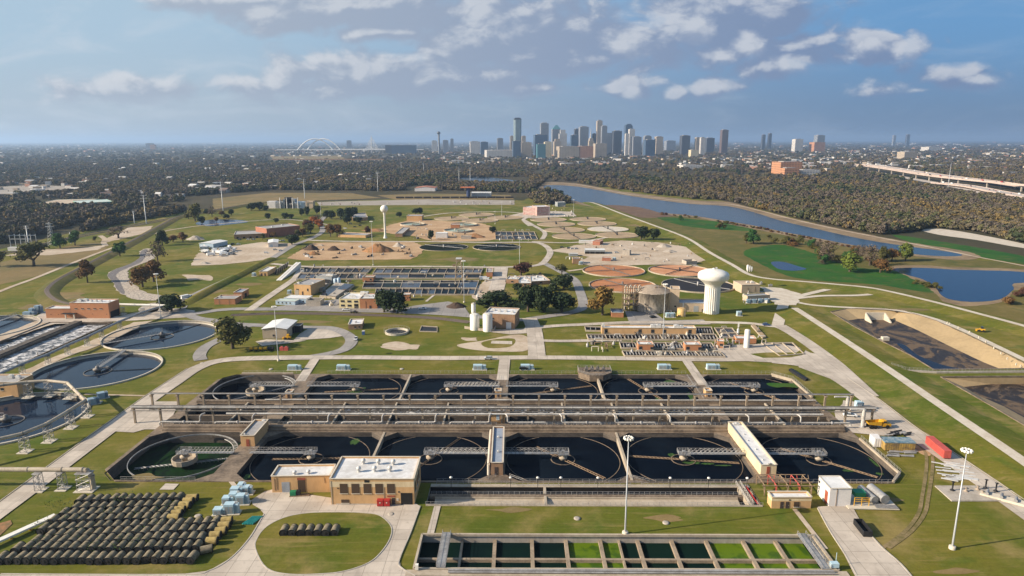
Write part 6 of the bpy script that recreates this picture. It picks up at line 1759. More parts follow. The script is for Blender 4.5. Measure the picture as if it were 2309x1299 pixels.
for k, (a, b) in enumerate([(1512, 428), (1482, 456), (1455, 488), (1415, 522), (1392, 552), (1368, 586), (1785, 612), (1765, 648), (1738, 692), (1695, 728), (1668, 770)]):
    x, y = G(a/3.5, 1000+(b+20)/3.5)
    place_roll(roll_b, x, y, R(6+random.uniform(-5, 5)), 'yellowed roll lying crosswise at the right end of the %s rows' % ('far' if k < 6 else 'middle'), 'yellowed rolls lying crosswise')
x, y = G(1625/3.5, 1000+860/3.5); place_roll(roll_a, x, y, R(25), 'weathered roll turned askew at the right end of the second nearest row', 'rolls of old filter media on the left lawn')
for i in range(7):
    x, y = G(560+(262+i*62)/3.256, 900+985/3.256)
    place_roll(roll_a, x, y, R(92+random.uniform(-3, 3)), ['leftmost of seven rolls on the oval lawn', 'dark roll on the oval lawn, second from the left', 'roll on the oval lawn, third from the left', 'middle of seven rolls on the oval lawn', 'roll on the oval lawn, third from the right', 'roll on the oval lawn, second from the right', 'pale rightmost of seven rolls on the oval lawn'][i], 'seven rolls on the oval lawn')
# weeds growing between the rolls
M['weed'] = mat('weeds', (.05, .09, .015), .9, 0, .4, 1.5)
mb = MB()
for k in range(1500):
    if k % 60 == 0: wx, wy = G(random.uniform(60, 400), random.uniform(1130, 1265))
    x, y = wx+random.gauss(0, 1.8), wy+random.gauss(0, 1.4); z = abs(random.gauss(1.4, .9)); a = random.uniform(0, 6.28); s_ = random.uniform(.2, .45)
    mb.add([(x, y, z), (x+s_*math.cos(a), y+s_*math.sin(a), z+.15), (x+s_*math.cos(a+1.2), y+s_*math.sin(a+1.2), z+.35)], [(0, 1, 2)])
tag(mb.build('weeds', M['weed']), None, None, None, 'stuff')

# ---------------------------------------------------------------- cabinets and transformers
def cabinet(x, y, w, d, h, label, rz=0, dark=False, group=None):
    t = thing('transformer', label, 'transformer', (x, y, 0), rz, group)
    m = M['transformer_dark' if dark else 'transformer']
    MB().box(-w/2-.4, -d/2-.4, 0, w/2+.4, d/2+.4, .25).build('pad', M['coping'], t)
    MB().box(-w/2, -d/2, .25, w*.18, d/2, h).build('housing', m, t)
    mb = MB()
    for i in range(6): mb.box(w*.2+i*w*.045, -d*.42, .4, w*.2+i*w*.045+w*.02, d*.42, h*.85)
    mb.box(w*.18, -d*.3, .3, w*.48, d*.3, h*.92)
    mb.build('cooling_fins', m, t)
    MB().box(-w*.42, -d/2-.05, .5, -w*.18, -d/2, h*.8).box(-w*.12, -d/2-.05, .5, w*.1, -d/2, h*.8).build('door', M['metal_grey'] if not dark else m, t)
    mb = MB()
    for i in range(3): mb.tube((w*(.24+.08*i), 0, h*.9), (w*(.24+.08*i), 0, h*1.15), .15, None, 6)
    mb.build('bushing', M['unit'], t)
    return t
for i, px in enumerate((664, 774, 1081, 1188, 1497, 1607)):
    x, y = G(px, 833)
    cabinet(x, y, 7.0, 2.6, 2.7, 'pale blue transformer on the lawn strip behind the back tanks, %s' % ('leftmost', 'second from the left', 'third from the left', 'third from the right', 'second from the right', 'rightmost')[i], 0, False, 'transformers behind the back tanks')
for (a, b, w, h, lab) in ((1735, 552, 4.0, 2.2, 'lowest pale blue cabinet of the lawn cluster beside the rolls'), (1830, 545, 4.6, 3.6, 'tall pale blue cabinet at the front of the lawn cluster'), (1800, 470, 3.6, 2.6, 'pale blue cabinet at the left of the lawn cluster'), (1855, 455, 3.6, 3.4, 'finned cabinet in the middle of the lawn cluster'),
     (1915, 470, 4, 3.4, 'pale blue cabinet at the right of the lawn cluster'), (1870, 400, 4.2, 2.8, 'pale blue cabinet at the back left of the lawn cluster'), (1950, 390, 3.6, 2.8, 'pale blue cabinet at the back right of the lawn cluster'), (1910, 375, 2.6, 3.2, 'rearmost pale blue cabinet of the lawn cluster')):
    x, y = G(a/3.5, 1000+b/3.5); cabinet(x, y, w, 2.4, h, lab, R(4), False, 'lawn cluster of cabinets by the rolls')
for (a, b, lab) in ((722, 920, 'blue cabinet beside the bent tan pipeline, the nearer one'), (790, 875, 'blue cabinet beside the bent tan pipeline, the farther one')):
    x, y = G(a/3.418, 640+b/3.418); cabinet(x, y, 4.6, 3, 3.0, lab, R(40), True, 'two blue cabinets by the bent pipeline')
for (px, py, w, h, lab) in ((66, 708, 8, 2.2, 'low blue grey cabinet left of the orange block'), (74, 706, 4, 4.2, 'taller blue grey cabinet left of the orange block'), (88, 703, 5, 5.2, 'tallest blue grey cabinet left of the orange block')):
    x, y = G(px, py); cabinet(x, y, w, 3, h, lab, 0, True, 'cabinets left of the orange block')
for (px, py, lab) in ((1688, 684.5, 'blue cabinet in front of the low beige building, left one'), (1701, 684.5, 'blue cabinet in front of the low beige building, second one'), (1715, 683.5, 'blue cabinet in front of the low beige building, third one'), (1729, 683, 'blue cabinet in front of the low beige building, right one')):
    x, y = G(px, py); cabinet(x, y, 3.6, 2.4, 3.0, lab, 0, True, 'blue cabinets by the low beige building')
for (px, py, lab) in ((1666, 713, 'small white cabinet standing in the shadow of the water tower'), (1506, 716, 'white cabinet at the foot of the stained digester, left'), (1516, 716, 'white cabinet at the foot of the stained digester, right'), (573, 622, 'pale blue cabinet left of the tan house by the screw pumps'), (653, 662, 'pale cabinet beside the brown brick hall'), (1309, 597, 'grey cabinet right of the brick hut by the drive'), (1385, 588, 'pale blue cabinet right of the red storage box'), (1936, 921, 'pale blue cabinet at the right end of the pipe racks')):
    x, y = G(px, py); cabinet(x, y, 3.4, 2.6, 3.2, lab)
# ---------------------------------------------------------------- trees
def leafmat(name, cols, inst=False):
    m, nt, b = newmat(name)
    if inst:
        at = nt.nodes.new('ShaderNodeAttribute'); at.attribute_type = 'INSTANCER'; at.attribute_name = 'tint'
        r = at.outputs['Fac']
    else:
        r = nt.nodes.new('ShaderNodeObjectInfo').outputs['Random']
    rp = nt.nodes.new('ShaderNodeValToRGB')
    el = rp.color_ramp.elements
    while len(el) < len(cols): el.new(.5)
    for i, c in enumerate(cols):
        el[i].position = i/(len(cols)-1) if len(cols) > 1 else 0
        el[i].color = c+(1,)
    nt.links.new(r, rp.inputs[0])
    pos = world_pos(nt)
    n = noise(nt, pos, .35, 3, .6)
    n2 = noise(nt, pos, 1.6, 2, .6)
    k = mathn(nt, 'ADD', .35, mathn(nt, 'ADD', mathn(nt, 'MULTIPLY', n, .75), mathn(nt, 'MULTIPLY', n2, .55)))
    s_ = vmath(nt, 'SCALE', rp.outputs[0]); nt.links.new(k, s_.node.inputs['Scale'])
    nt.links.new(s_, b.inputs['Base Color'])
    b.inputs['Roughness'].default_value = .85
    b.inputs['Specular IOR Level'].default_value = .15
    return m
M['bark'] = mat('tree_bark', (.10, .075, .055), .95, 0, .3, 1.0)
LEAF = {
    'oak': leafmat('dark_oak_leaves', [(.022, .036, .014), (.032, .046, .018)]),
    'green': leafmat('green_leaves', [(.030, .085, .020), (.050, .105, .025)]),
    'autumn': leafmat('brown_autumn_leaves', [(.115, .060, .022), (.155, .085, .030)]),
    'red': leafmat('dark_red_leaves', [(.075, .035, .025), (.10, .048, .030)]),
    'fire': leafmat('orange_leaves', [(.30, .085, .020), (.26, .10, .03)]),
    'gold': leafmat('golden_leaves', [(.20, .120, .030), (.17, .105, .03)]),
    'olive': leafmat('olive_leaves', [(.080, .078, .022), (.115, .105, .030)]),
    'lime': leafmat('yellow_green_leaves', [(.105, .135, .022), (.13, .15, .03)]),
    'bare': leafmat('sparse_grey_brown_twigs', [(.105, .080, .058), (.13, .10, .07)]),
    'wood': leafmat('mixed_woodland_leaves', [(.034, .050, .023), (.080, .085, .034), (.122, .112, .050), (.108, .086, .064), (.120, .096, .072), (.106, .090, .050), (.135, .104, .050), (.18, .125, .042)], True),
}
def crown_mesh(seed, nleaf, size, flat=.78, lobes=11, gap=.12, spread=.62):
    """leaf clumps filling a lumpy crown of radius 1 standing on z = 0"""
    rr = random.Random(seed)
    L = []
    for i in range(lobes):
        a = rr.uniform(0, 6.28); q = spread*math.sqrt(rr.random())
        z = rr.uniform(.25, 1.0)
        rad = rr.uniform(.30, .50)*(1.1-.45*abs(z-.5))
        L.append((q*math.cos(a)*(1.15-.55*z), q*math.sin(a)*(1.15-.55*z), z*flat*1.55, rad))
    mb = MB()
    for k in range(nleaf):
        lx, ly, lz, lr = rr.choice(L)
        d = Vector((rr.gauss(0, 1), rr.gauss(0, 1), rr.gauss(0, 1))).normalized()
        q = lr*(rr.random()**.33)
        if rr.random() < gap: q *= 1.25
        p = Vector((lx, ly, lz+.12))+Vector((d.x*q, d.y*q, d.z*q*.82))
        if p.z < .10: p.z = .10+rr.random()*.12
        nrm = (d*1.0+Vector((rr.gauss(0, .5), rr.gauss(0, .5), rr.gauss(0, .5)+.25))).normalized()
        t = nrm.cross(Vector((rr.gauss(0, 1), rr.gauss(0, 1), rr.gauss(0, 1)))).normalized()
        b = nrm.cross(t)
        s_ = size*rr.uniform(.6, 1.3)
        mb.add([p-t*s_-b*s_*.7, p+t*s_*.8-b*s_, p+t*s_+b*s_*.8, p-t*s_*.7+b*s_], [(0, 1, 2, 3)])
    return mb
def trunk_mesh(seed, h=.45, r=.075, n=5):
    rr = random.Random(seed)
    mb = MB()
    mb.tube((0, 0, -.05), (.02, .01, h), r*1.25, r*.8, 8, False)
    for i in range(n):
        a = 2*PI*i/n+rr.uniform(-.4, .4)
        p0 = (.02, .01, h*rr.uniform(.7, 1)); p1 = (.38*math.cos(a), .38*math.sin(a), h+rr.uniform(.2, .45)); p2 = (.62*math.cos(a+.3), .62*math.sin(a+.3), h+rr.uniform(.4, .95))
        mb.tube(p0, p1, r*.55, r*.33, 6, False); mb.tube(p1, p2, r*.33, r*.12, 5, False)
    return mb
CROWNS = {}
TRUNK = [None]*3
def mesh_only(mb, name, mats):
    o = mb.build(name, mats)
    me = o.data; bpy.data.objects.remove(o)
    return me
for i in range(3): TRUNK[i] = mesh_only(trunk_mesh(40+i), 'trunk', M['bark'])
def crown_data(kind, var):
    key = (kind, var)
    if key not in CROWNS:
        nl, sz, gap, lob = {'bare': (520, .050, .45, 12), 'oak': (2100, .062, .10, 13), 'olive': (1300, .060, .30, 11), 'autumn': (1500, .062, .2, 11)}.get(kind, (1500, .062, .18, 11))
        CROWNS[key] = mesh_only(crown_mesh(100+var*7+len(kind), nl, sz, .74 if kind == 'oak' else .86, lob, gap), 'crown', LEAF[kind])
    return CROWNS[key]
def tree_at(x, y, h, w, kind, label, group=None, cat='tree', trunk=True, name='tree'):
    """h total height, w crown width"""
    rr = random.Random(int(x*7+y*13))
    t = thing(name, label, cat, (x, y, 0), rr.uniform(0, 6.28), group)
    v = rr.randrange(3)
    th = h*(.05 if kind == 'oak' else .14) if trunk else 0
    w *= 1.16; h *= 1.08
    c = bpy.data.objects.new('crown', crown_data(kind, v)); col.objects.link(c); c.parent = t
    c.location = (0, 0, th); c.scale = (w/1.9, w/1.9, (h-th)/1.55)
    if trunk:
        b = bpy.data.objects.new('trunk', TRUNK[v]); col.objects.link(b); b.parent = t
        b.scale = (w/2.1, w/2.1, h*.72)
    return t
def tree(px, py, top, wpx, kind, label, group=None, **k):
    x, y = G(px, py)
    return tree_at(x, y, hgt(px, py, top)*1.0, wpx/scale_at(px, py), kind, label, group, **k)
T = tree
T(866, 704, 657, 58, 'oak', 'left of two dark oaks merging beside the cream building')
T(889, 704, 660, 62, 'oak', 'right of two dark oaks merging beside the cream building')
T(1117, 693, 659, 88, 'oak', 'wide dark oak behind the brown building with the white silos')
T(1190, 703, 648, 66, 'oak', 'left tree of the big dark oak clump beside the drive')
T(1226, 704, 650, 70, 'oak', 'middle tree of the big dark oak clump beside the drive')
T(1266, 703, 659, 66, 'oak', 'right tree of the big dark oak clump beside the drive')
T(1270, 654, 622, 62, 'oak', 'round dark oak at the right end of the white-roofed laboratory')
T(1168, 657, 640, 26, 'oak', 'small dark tree at the left end of the white-roofed laboratory')
T(1246, 655, 640, 26, 'oak', 'small dark tree in front of the white-roofed laboratory')
T(1174, 623, 595, 52, 'red', 'dark red tree with a domed crown above the laboratory')
T(1266, 620, 600, 32, 'olive', 'upright olive tree behind the laboratory by the drive')
T(1358, 711, 656, 60, 'gold', 'golden autumn tree left of the rusty steel frame')
T(1445, 541, 513, 38, 'oak', 'left of two dark oaks at the edge of the dry round basins')
T(1473, 541, 516, 30, 'oak', 'right of two dark oaks at the edge of the dry round basins')
T(197, 636, 588, 35, 'autumn', 'single brown tree inside the curve of the railway')
T(321, 646, 602, 52, 'autumn', 'nearer of two brown trees beside the stony channel')
T(346, 634, 590, 56, 'autumn', 'farther of two brown trees beside the stony channel')
T(270, 576, 548, 32, 'green', 'round green tree below the railway curve')
T(355, 588, 548, 40, 'bare', 'thin bare tree over the top of the stony channel')
T(366, 552, 519, 26, 'oak', 'narrow dark tree above the stony channel')
T(390, 545, 531, 24, 'autumn', 'low brown tree left of the rubble heap')
T(412, 545, 525, 24, 'autumn', 'brown tree beside the rubble heap')
T(386, 701, 664, 58, 'oak', 'round dark green tree at the fork beside the tall mast')
T(524, 785, 722, 88, 'olive', 'large olive brown tree inside the bend of the asphalt drive')
T(76, 598, 553, 68, 'olive', 'spreading olive tree with a forked trunk near the substation')
T(135, 558, 529, 34, 'green', 'left of two round green trees by the substation')
T(169, 552, 523, 30, 'green', 'right of two round green trees by the substation')
T(-2, 600, 570, 42, 'olive', 'olive tree cut by the left photo edge')
T(267, 536, 512, 46, 'bare', 'wide bare tree on the sandy lot by the railway')
T(214, 544, 533, 10, 'olive', 'little tree beside the sandy lot')
T(658, 551, 528, 34, 'oak', 'dark green tree at the corner of the asphalt road by the depot')
for a in ((745, 533, 508, 26, 'autumn', 'left of two brown trees at the long low tan building'), (760, 533, 507, 26, 'autumn', 'right of two brown trees at the long low tan building'), (829, 528, 511, 15, 'red', 'small dark tree right of the long low tan building'),
          (707, 511, 491, 24, 'fire', 'bright orange tree beside the pink brick depot'), (720, 516, 497, 22, 'fire', 'orange tree at the bend of the asphalt road'), (694, 516, 498, 24, 'red', 'dark red tree behind the pink brick depot'),
          (682, 533, 516, 22, 'autumn', 'brown tree in front of the pink brick depot'), (672, 536, 520, 18, 'olive', 'olive tree in front of the pink brick depot'), (700, 526, 505, 26, 'olive', 'olive tree leaning over the asphalt road'), (716, 500, 485, 24, 'bare', 'grey bare tree by the oaks'),
          (592, 540, 527, 12, 'olive', 'little tree at the door of the long low depot'), (617, 536, 523, 14, 'autumn', 'little brown tree at the pink brick depot')):
    T(*a)
for i, a in enumerate([(735, 493, 474, 19), (748, 494, 474, 19), (768, 495, 471, 26), (785, 495, 468, 24), (797, 489, 467, 24), (806, 501, 489, 22), (783, 505, 482, 22), (680, 486, 469, 14), (692, 485, 466, 17), (714, 482, 463, 20), (642, 493, 480, 22), (657, 493, 482, 16), (622, 502, 491, 13), (605, 494, 480, 16), (566, 474, 457, 24), (585, 473, 455, 24), (600, 475, 463, 16), (900, 489, 478, 16), (936, 483, 470, 18), (947, 482, 468, 14), (972, 541, 520, 16), (1110, 526, 512, 20)]):
    T(*a, 'oak', 'dark oak on the lawns around the office buildings', 'dark oaks on the far lawns')
for a in ((440, 498, 462, 36, 'olive'), (455, 504, 487, 18, 'oak'), (478, 488, 467, 20, 'bare'), (488, 500, 490, 12, 'autumn'), (425, 493, 478, 20, 'olive'), (510, 492, 482, 14, 'oak'), (466, 480, 470, 16, 'oak'), (500, 486, 476, 14, 'autumn'), (522, 484, 472, 16, 'oak')):
    T(*a, 'tree in the loose clump round the far left pond', 'trees round the far left pond')
for a in ((1698, 551, 524, 34, 'green', 'dark green bush in the flood meadow'), (1682, 550, 531, 24, 'olive', 'olive bush touching the dark green one in the flood meadow'), (1535, 499, 488, 13, 'green', 'lone round bush in the upper flood meadow'), (1622, 518, 504, 20, 'olive', 'round bush near the river bend'), (1634, 518, 509, 10, 'olive', 'small bush beside the round bush near the river bend'), (1733, 541, 532, 14, 'olive', 'small bush above the row of bushes'),
          (1862, 592, 550, 42, 'bare', 'tall sparse tree in the thicket between the meadows'), (1915, 614, 578, 50, 'lime', 'broad yellow-green tree at the front of the thicket'), (1960, 600, 558, 40, 'bare', 'bare grey tree in the middle of the thicket'), (1984, 616, 588, 44, 'autumn', 'brown tree at the front right of the thicket'),
          (2041, 590, 556, 36, 'lime', 'bright yellow-green tree at the right end of the thicket'), (2010, 590, 566, 30, 'autumn', 'brown tree left of the bright yellow-green one'), (1938, 588, 558, 32, 'bare', 'pale bare tree behind the broad yellow-green one'), (1988, 592, 562, 30, 'olive', 'olive tree in the back of the thicket')):
    T(*a)
for i in range(34):
    u = random.random()
    if i < 16: px, py = 1745+100*u, 548+14*u+random.uniform(-3, 3)
    else: px, py = 1835+215*u, 583+random.uniform(-9, 16)
    w = random.uniform(12, 24)
    T(px, py, py-w*random.uniform(.55, .8), w, random.choice(['olive', 'green', 'autumn', 'bare', 'oak']), 'low bush in the thicket between the two meadows', 'bushes of the thicket', cat='bush', trunk=False, name='bush')
for i in range(14):
    px = random.uniform(2060, 2120); py = 640+ (px-2060)*.25+random.uniform(-3, 3); w = random.uniform(10, 18)
    T(px, py, py-w*.5, w, 'olive', 'low bush on the near bank of the blue pond', 'bushes on the pond bank', cat='bush', trunk=False, name='bush')
for i in range(8):
    px = random.uniform(2262, 2330); py = 690-(px-2262)*.55+random.uniform(-2, 4); w = random.uniform(16, 30)
    T(px, py, py-w*.5, w, random.choice(['autumn', 'red']), 'reddish bush on the right bank of the blue pond', 'reddish bushes on the pond bank', cat='bush', trunk=False, name='bush')

BK = [(1490, 483), (1560, 490), (1640, 504), (1700, 514), (1770, 529), (1830, 540), (1900, 555), (1990, 570)]
for i in range(70):
    j = random.randrange(7); u = random.random(); w = random.uniform(5, 11)
    px, py = BK[j][0]*(1-u)+BK[j+1][0]*u, BK[j][1]*(1-u)+BK[j+1][1]*u+random.uniform(-.5, 2.5)
    T(px, py, py-w*.45, w, random.choice(['red', 'autumn', 'autumn', 'olive']), 'reddish brown scrub bush along the near bank of the river', 'scrub along the near river bank', cat='bush', trunk=False, name='bush')
# woodland: the nearest trees one by one, the rest as one mass
def inside(p, poly):
    c = False; n = len(poly)
    for i in range(n):
        (x1, y1), (x2, y2) = poly[i], poly[i-1]
        if (y1 > p[1]) != (y2 > p[1]) and p[0] < (x2-x1)*(p[1]-y1)/(y2-y1)+x1: c = not c
    return c
rw = random.Random(77)
def scatter_px(poly, n, power=1.0):
    """points over a stretch of land outlined in the photograph, thinned with distance"""
    xs = [p[0] for p in poly]; ys = [p[1] for p in poly]
    out = []
    while len(out) < n:
        px = rw.uniform(max(min(xs), -450), min(max(xs), 2760)); py = min(ys)+(max(ys)-min(ys))*rw.random()**power
        if inside((px, py), poly): out.append((px, py))
    return out
CLEAR = [[(-200, 428), (80, 414), (180, 418), (150, 436), (-200, 446)], [(70, 468), (256, 464), (255, 450), (100, 450)], [(2060, 515), (2120, 516), (2330, 552), (2330, 566), (2200, 545)], [(605, 350), (790, 348), (790, 360), (600, 362)], [(1735, 385), (1850, 388), (1850, 398), (1735, 396)],
         [(1930, 370), (2020, 376), (2100, 394), (2200, 408), (2330, 425), (2600, 460), (2600, 480), (2309, 458), (2150, 425), (2050, 408), (1960, 392)], [(920, 418), (990, 418), (990, 436), (900, 436)], [(1030, 400), (1195, 400), (1195, 416), (1030, 416)], [(545, 440), (700, 430), (850, 432), (850, 447), (560, 452)]]
def clear(p): return any(inside(p, q) for q in CLEAR)
F1 = [(-450, 575), (0, 548), (90, 527), (170, 505), (250, 483), (330, 468), (420, 452), (430, 438), (300, 438), (250, 440), (60, 445), (-450, 455)]
F1b = [(180, 524), (300, 496), (410, 480), (420, 470), (330, 482), (200, 508)]
F3 = [(1300, 412), (1400, 430), (1560, 449), (1640, 453), (1690, 466), (1780, 488), (1880, 510), (1990, 531), (2060, 522), (2110, 514), (2200, 524), (2309, 549), (2760, 640), (2760, 480), (2309, 458), (2150, 436), (2000, 408), (1900, 396), (1700, 392), (1500, 386), (1300, 385), (1200, 392), (1230, 408)]
F2 = [(-450, 452), (0, 440), (200, 440), (420, 442), (545, 432), (620, 428), (860, 430), (1000, 428), (1190, 436), (1230, 410), (1200, 392), (1000, 366), (620, 360), (-450, 366)]
F4 = [(-450, 366), (620, 360), (1000, 366), (1200, 385), (1500, 386), (1700, 390), (1900, 394), (2000, 404), (2150, 420), (2309, 436), (2760, 480), (2760, 350), (2309, 345), (1500, 352), (800, 345), (-450, 338)]
F5 = [(1195, 442), (1235, 430), (1262, 440), (1292, 458), (1240, 463), (1198, 457)]
F6 = [(-450, 340), (800, 345), (1500, 352), (2309, 346), (2760, 350), (2760, 322), (-450, 322)]
HOUSES = []
ZONES = [([(0, 445), (420, 445), (640, 425), (900, 425), (1000, 405), (620, 365), (0, 365)], 100, 'in the wooded suburb at the left', 12, 26), ([(1000, 372), (1560, 378), (1900, 388), (1900, 360), (1500, 355), (1000, 356)], 100, 'below the skyline', 24, 60),
         ([(1600, 362), (1940, 372), (2309, 400), (2309, 350), (1600, 345)], 60, 'on the plain right of the skyline', 24, 60)]
GRID = set()
for zi, (poly, n, where, s0, s1) in enumerate(ZONES):
    for p in scatter_px(poly, n, .9):
        x, y = G(*p); w = rw.uniform(s0, s1); HOUSES.append((zi, x, y, w))
        for i in range(-2, 3):
            for j in range(-4, 2):
                GRID.add((int((x+i*w*.33)/12), int((y+j*w*.45)/12)))
WD = []      # x, y, radius, height, tint
ind = []
for (poly, n, pw, near) in ((F1, 2600, .8, 1), (F1b, 130, 1, 1), (F3, 12500, .62, 1), (F2, 15000, .8, 0), (F5, 130, 1, 1), (F4, 9000, .8, 0), (F6, 8000, 1, 0)):
    for p in scatter_px(poly, n, pw):
        if clear(p): continue
        x, y = G(*p)
        if (int(x/12), int(y/12)) in GRID: continue
        d = math.hypot(x, y)
        w = rw.choice((1, 1.15, 1.5))*rw.uniform(8, 15)*(1 if d < 1500 else (d/1500)**.55)
        h = rw.uniform(8.0, 13.0)*(1 if d < 3000 else 1.15)
        tint = min(1, max(0, rw.gauss(.48, .20)+.26*math.sin(x*.009+1)*math.cos(y*.006)+.12*math.sin(x*.03)))
        if rw.random() < .03: tint = 1
        if near: ind.append((d, x, y, w, h, tint))
        else: WD.append((x, y, w, h, tint))
ind.sort()
kinds = ['oak', 'olive', 'olive', 'bare', 'bare', 'autumn', 'gold']
for (d, x, y, w, h, tint) in ind[:215]:
    k = kinds[min(6, int(tint*7))]
    lb = {'oak': 'dark green tree', 'olive': 'olive green tree', 'bare': 'thin grey brown tree', 'autumn': 'brown autumn tree', 'gold': 'golden autumn tree'}[k]
    side = 'in the woodland by the railway at the left' if x < -100 else 'in the woodland across the river' if x > 120 else 'in the copse at the river bend'
    tree_at(x, y, h, w, k, lb+' '+side, lb+'s '+side)
WD += [q[1:] for q in ind[215:]]
kit = bpy.data.collections.new('woodland_kit')
for i in range(6):
    mb = crown_mesh(300+i, 420, .135, .80, 12, .12, .62)
    o = bpy.data.objects.new('woodland_tree', mesh_only(mb, 'woodland_crown', LEAF['wood']))
    kit.objects.link(o)
me = bpy.data.meshes.new('woodland')
me.from_pydata([(q[0], q[1], -.4) for q in WD], [], [])
at = me.attributes.new('tint', 'FLOAT', 'POINT'); at.data.foreach_set('value', [q[4] for q in WD])
at = me.attributes.new('size', 'FLOAT_VECTOR', 'POINT'); at.data.foreach_set('vector', [c for q in WD for c in (q[2]/1.9, q[2]/1.9, q[3]/1.5)])
at = me.attributes.new('turn', 'FLOAT_VECTOR', 'POINT'); at.data.foreach_set('vector', [c for q in WD for c in (0, 0, rw.uniform(0, 6.28))])
me.materials.append(LEAF['wood'])
wo = bpy.data.objects.new('woodland', me); col.objects.link(wo); tag(wo, None, None, None, 'stuff')
ng = bpy.data.node_groups.new('plant_woodland', 'GeometryNodeTree')
ng.interface.new_socket('Geometry', in_out='INPUT', socket_type='NodeSocketGeometry')
ng.interface.new_socket('Geometry', in_out='OUTPUT', socket_type='NodeSocketGeometry')
gi, go = ng.nodes.new('NodeGroupInput'), ng.nodes.new('NodeGroupOutput')
ip = ng.nodes.new('GeometryNodeInstanceOnPoints'); ci = ng.nodes.new('GeometryNodeCollectionInfo')
ci.inputs['Collection'].default_value = kit
ci.inputs['Separate Children'].default_value = True
ci.inputs['Reset Children'].default_value = True
ip.inputs['Pick Instance'].default_value = True
def nattr(nm, ty):
    n = ng.nodes.new('GeometryNodeInputNamedAttribute'); n.data_type = ty; n.inputs['Name'].default_value = nm
    return n.outputs['Attribute']
ng.links.new(gi.outputs[0], ip.inputs['Points']); ng.links.new(ci.outputs[0], ip.inputs['Instance'])
ng.links.new(nattr('size', 'FLOAT_VECTOR'), ip.inputs['Scale'])
er = ng.nodes.new('FunctionNodeEulerToRotation'); ng.links.new(nattr('turn', 'FLOAT_VECTOR'), er.inputs[0]); ng.links.new(er.outputs[0], ip.inputs['Rotation'])
ng.links.new(ip.outputs[0], go.inputs[0])
md = wo.modifiers.new('plant', 'NODES'); md.node_group = ng
# ---------------------------------------------------------------- the city on the horizon
def facade(name, c, g, sx=3.5, sz=3.8, rough=.4, wfrac=.55):
    """a wall colour c with rows of glass g, laid out in the building's own metres"""
    m, nt, b = newmat(name)
    tc = nt.nodes.new('ShaderNodeTexCoord')
    sp = nt.nodes.new('ShaderNodeSeparateXYZ'); nt.links.new(tc.outputs['Object'], sp.inputs[0])
    def fr(v, s_): return mathn(nt, 'FRACT', mathn(nt, 'DIVIDE', v, s_))
    a = mathn(nt, 'LESS_THAN', fr(mathn(nt, 'ADD', sp.outputs[0], sp.outputs[1]), sx*3), wfrac+.2)
    z = mathn(nt, 'LESS_THAN', fr(sp.outputs[2], sz*2), wfrac)
    k = mathn(nt, 'MULTIPLY', a, z)
    cc = mixc(nt, k, c, g)
    n = noise(nt, tc.outputs['Object'], .03, 4, .6)
    s_ = vmath(nt, 'SCALE', cc); nt.links.new(mathn(nt, 'ADD', .75, mathn(nt, 'MULTIPLY', n, .5)), s_.node.inputs['Scale'])
    nt.links.new(s_, b.inputs['Base Color'])
    nt.links.new(mathn(nt, 'MULTIPLY_ADD', k, -.35, False, .7), b.inputs['Roughness'])
    return m
FC = {'glass': facade('green_glass_tower', (.20, .26, .27), (.10, .15, .17)), 'blue': facade('blue_glass_tower', (.06, .10, .16), (.035, .06, .10)), 'dark': facade('dark_tower', (.07, .075, .09), (.03, .035, .045)), 'white': facade('white_tower', (.62, .57, .50), (.28, .27, .27)),
      'beige': facade('beige_tower', (.46, .37, .27), (.22, .19, .16)), 'grey': facade('grey_tower', (.24, .25, .27), (.12, .13, .15)), 'brown': facade('brown_tower', (.13, .09, .08), (.07, .05, .05)), 'orange': facade('orange_block', (.50, .24, .12), (.28, .14, .08)), 'teal': facade('teal_tower', (.07, .20, .22), (.04, .12, .14)), 'cream': facade('cream_block', (.66, .56, .36), (.40, .34, .22))}
M['city_roof'] = mat('city_roof', (.34, .32, .30), .8)
CN = {'glass': 'green glass', 'blue': 'blue glass', 'dark': 'dark', 'white': 'white', 'beige': 'beige', 'grey': 'grey', 'brown': 'brown', 'orange': 'orange brick', 'teal': 'teal glass', 'cream': 'cream'}
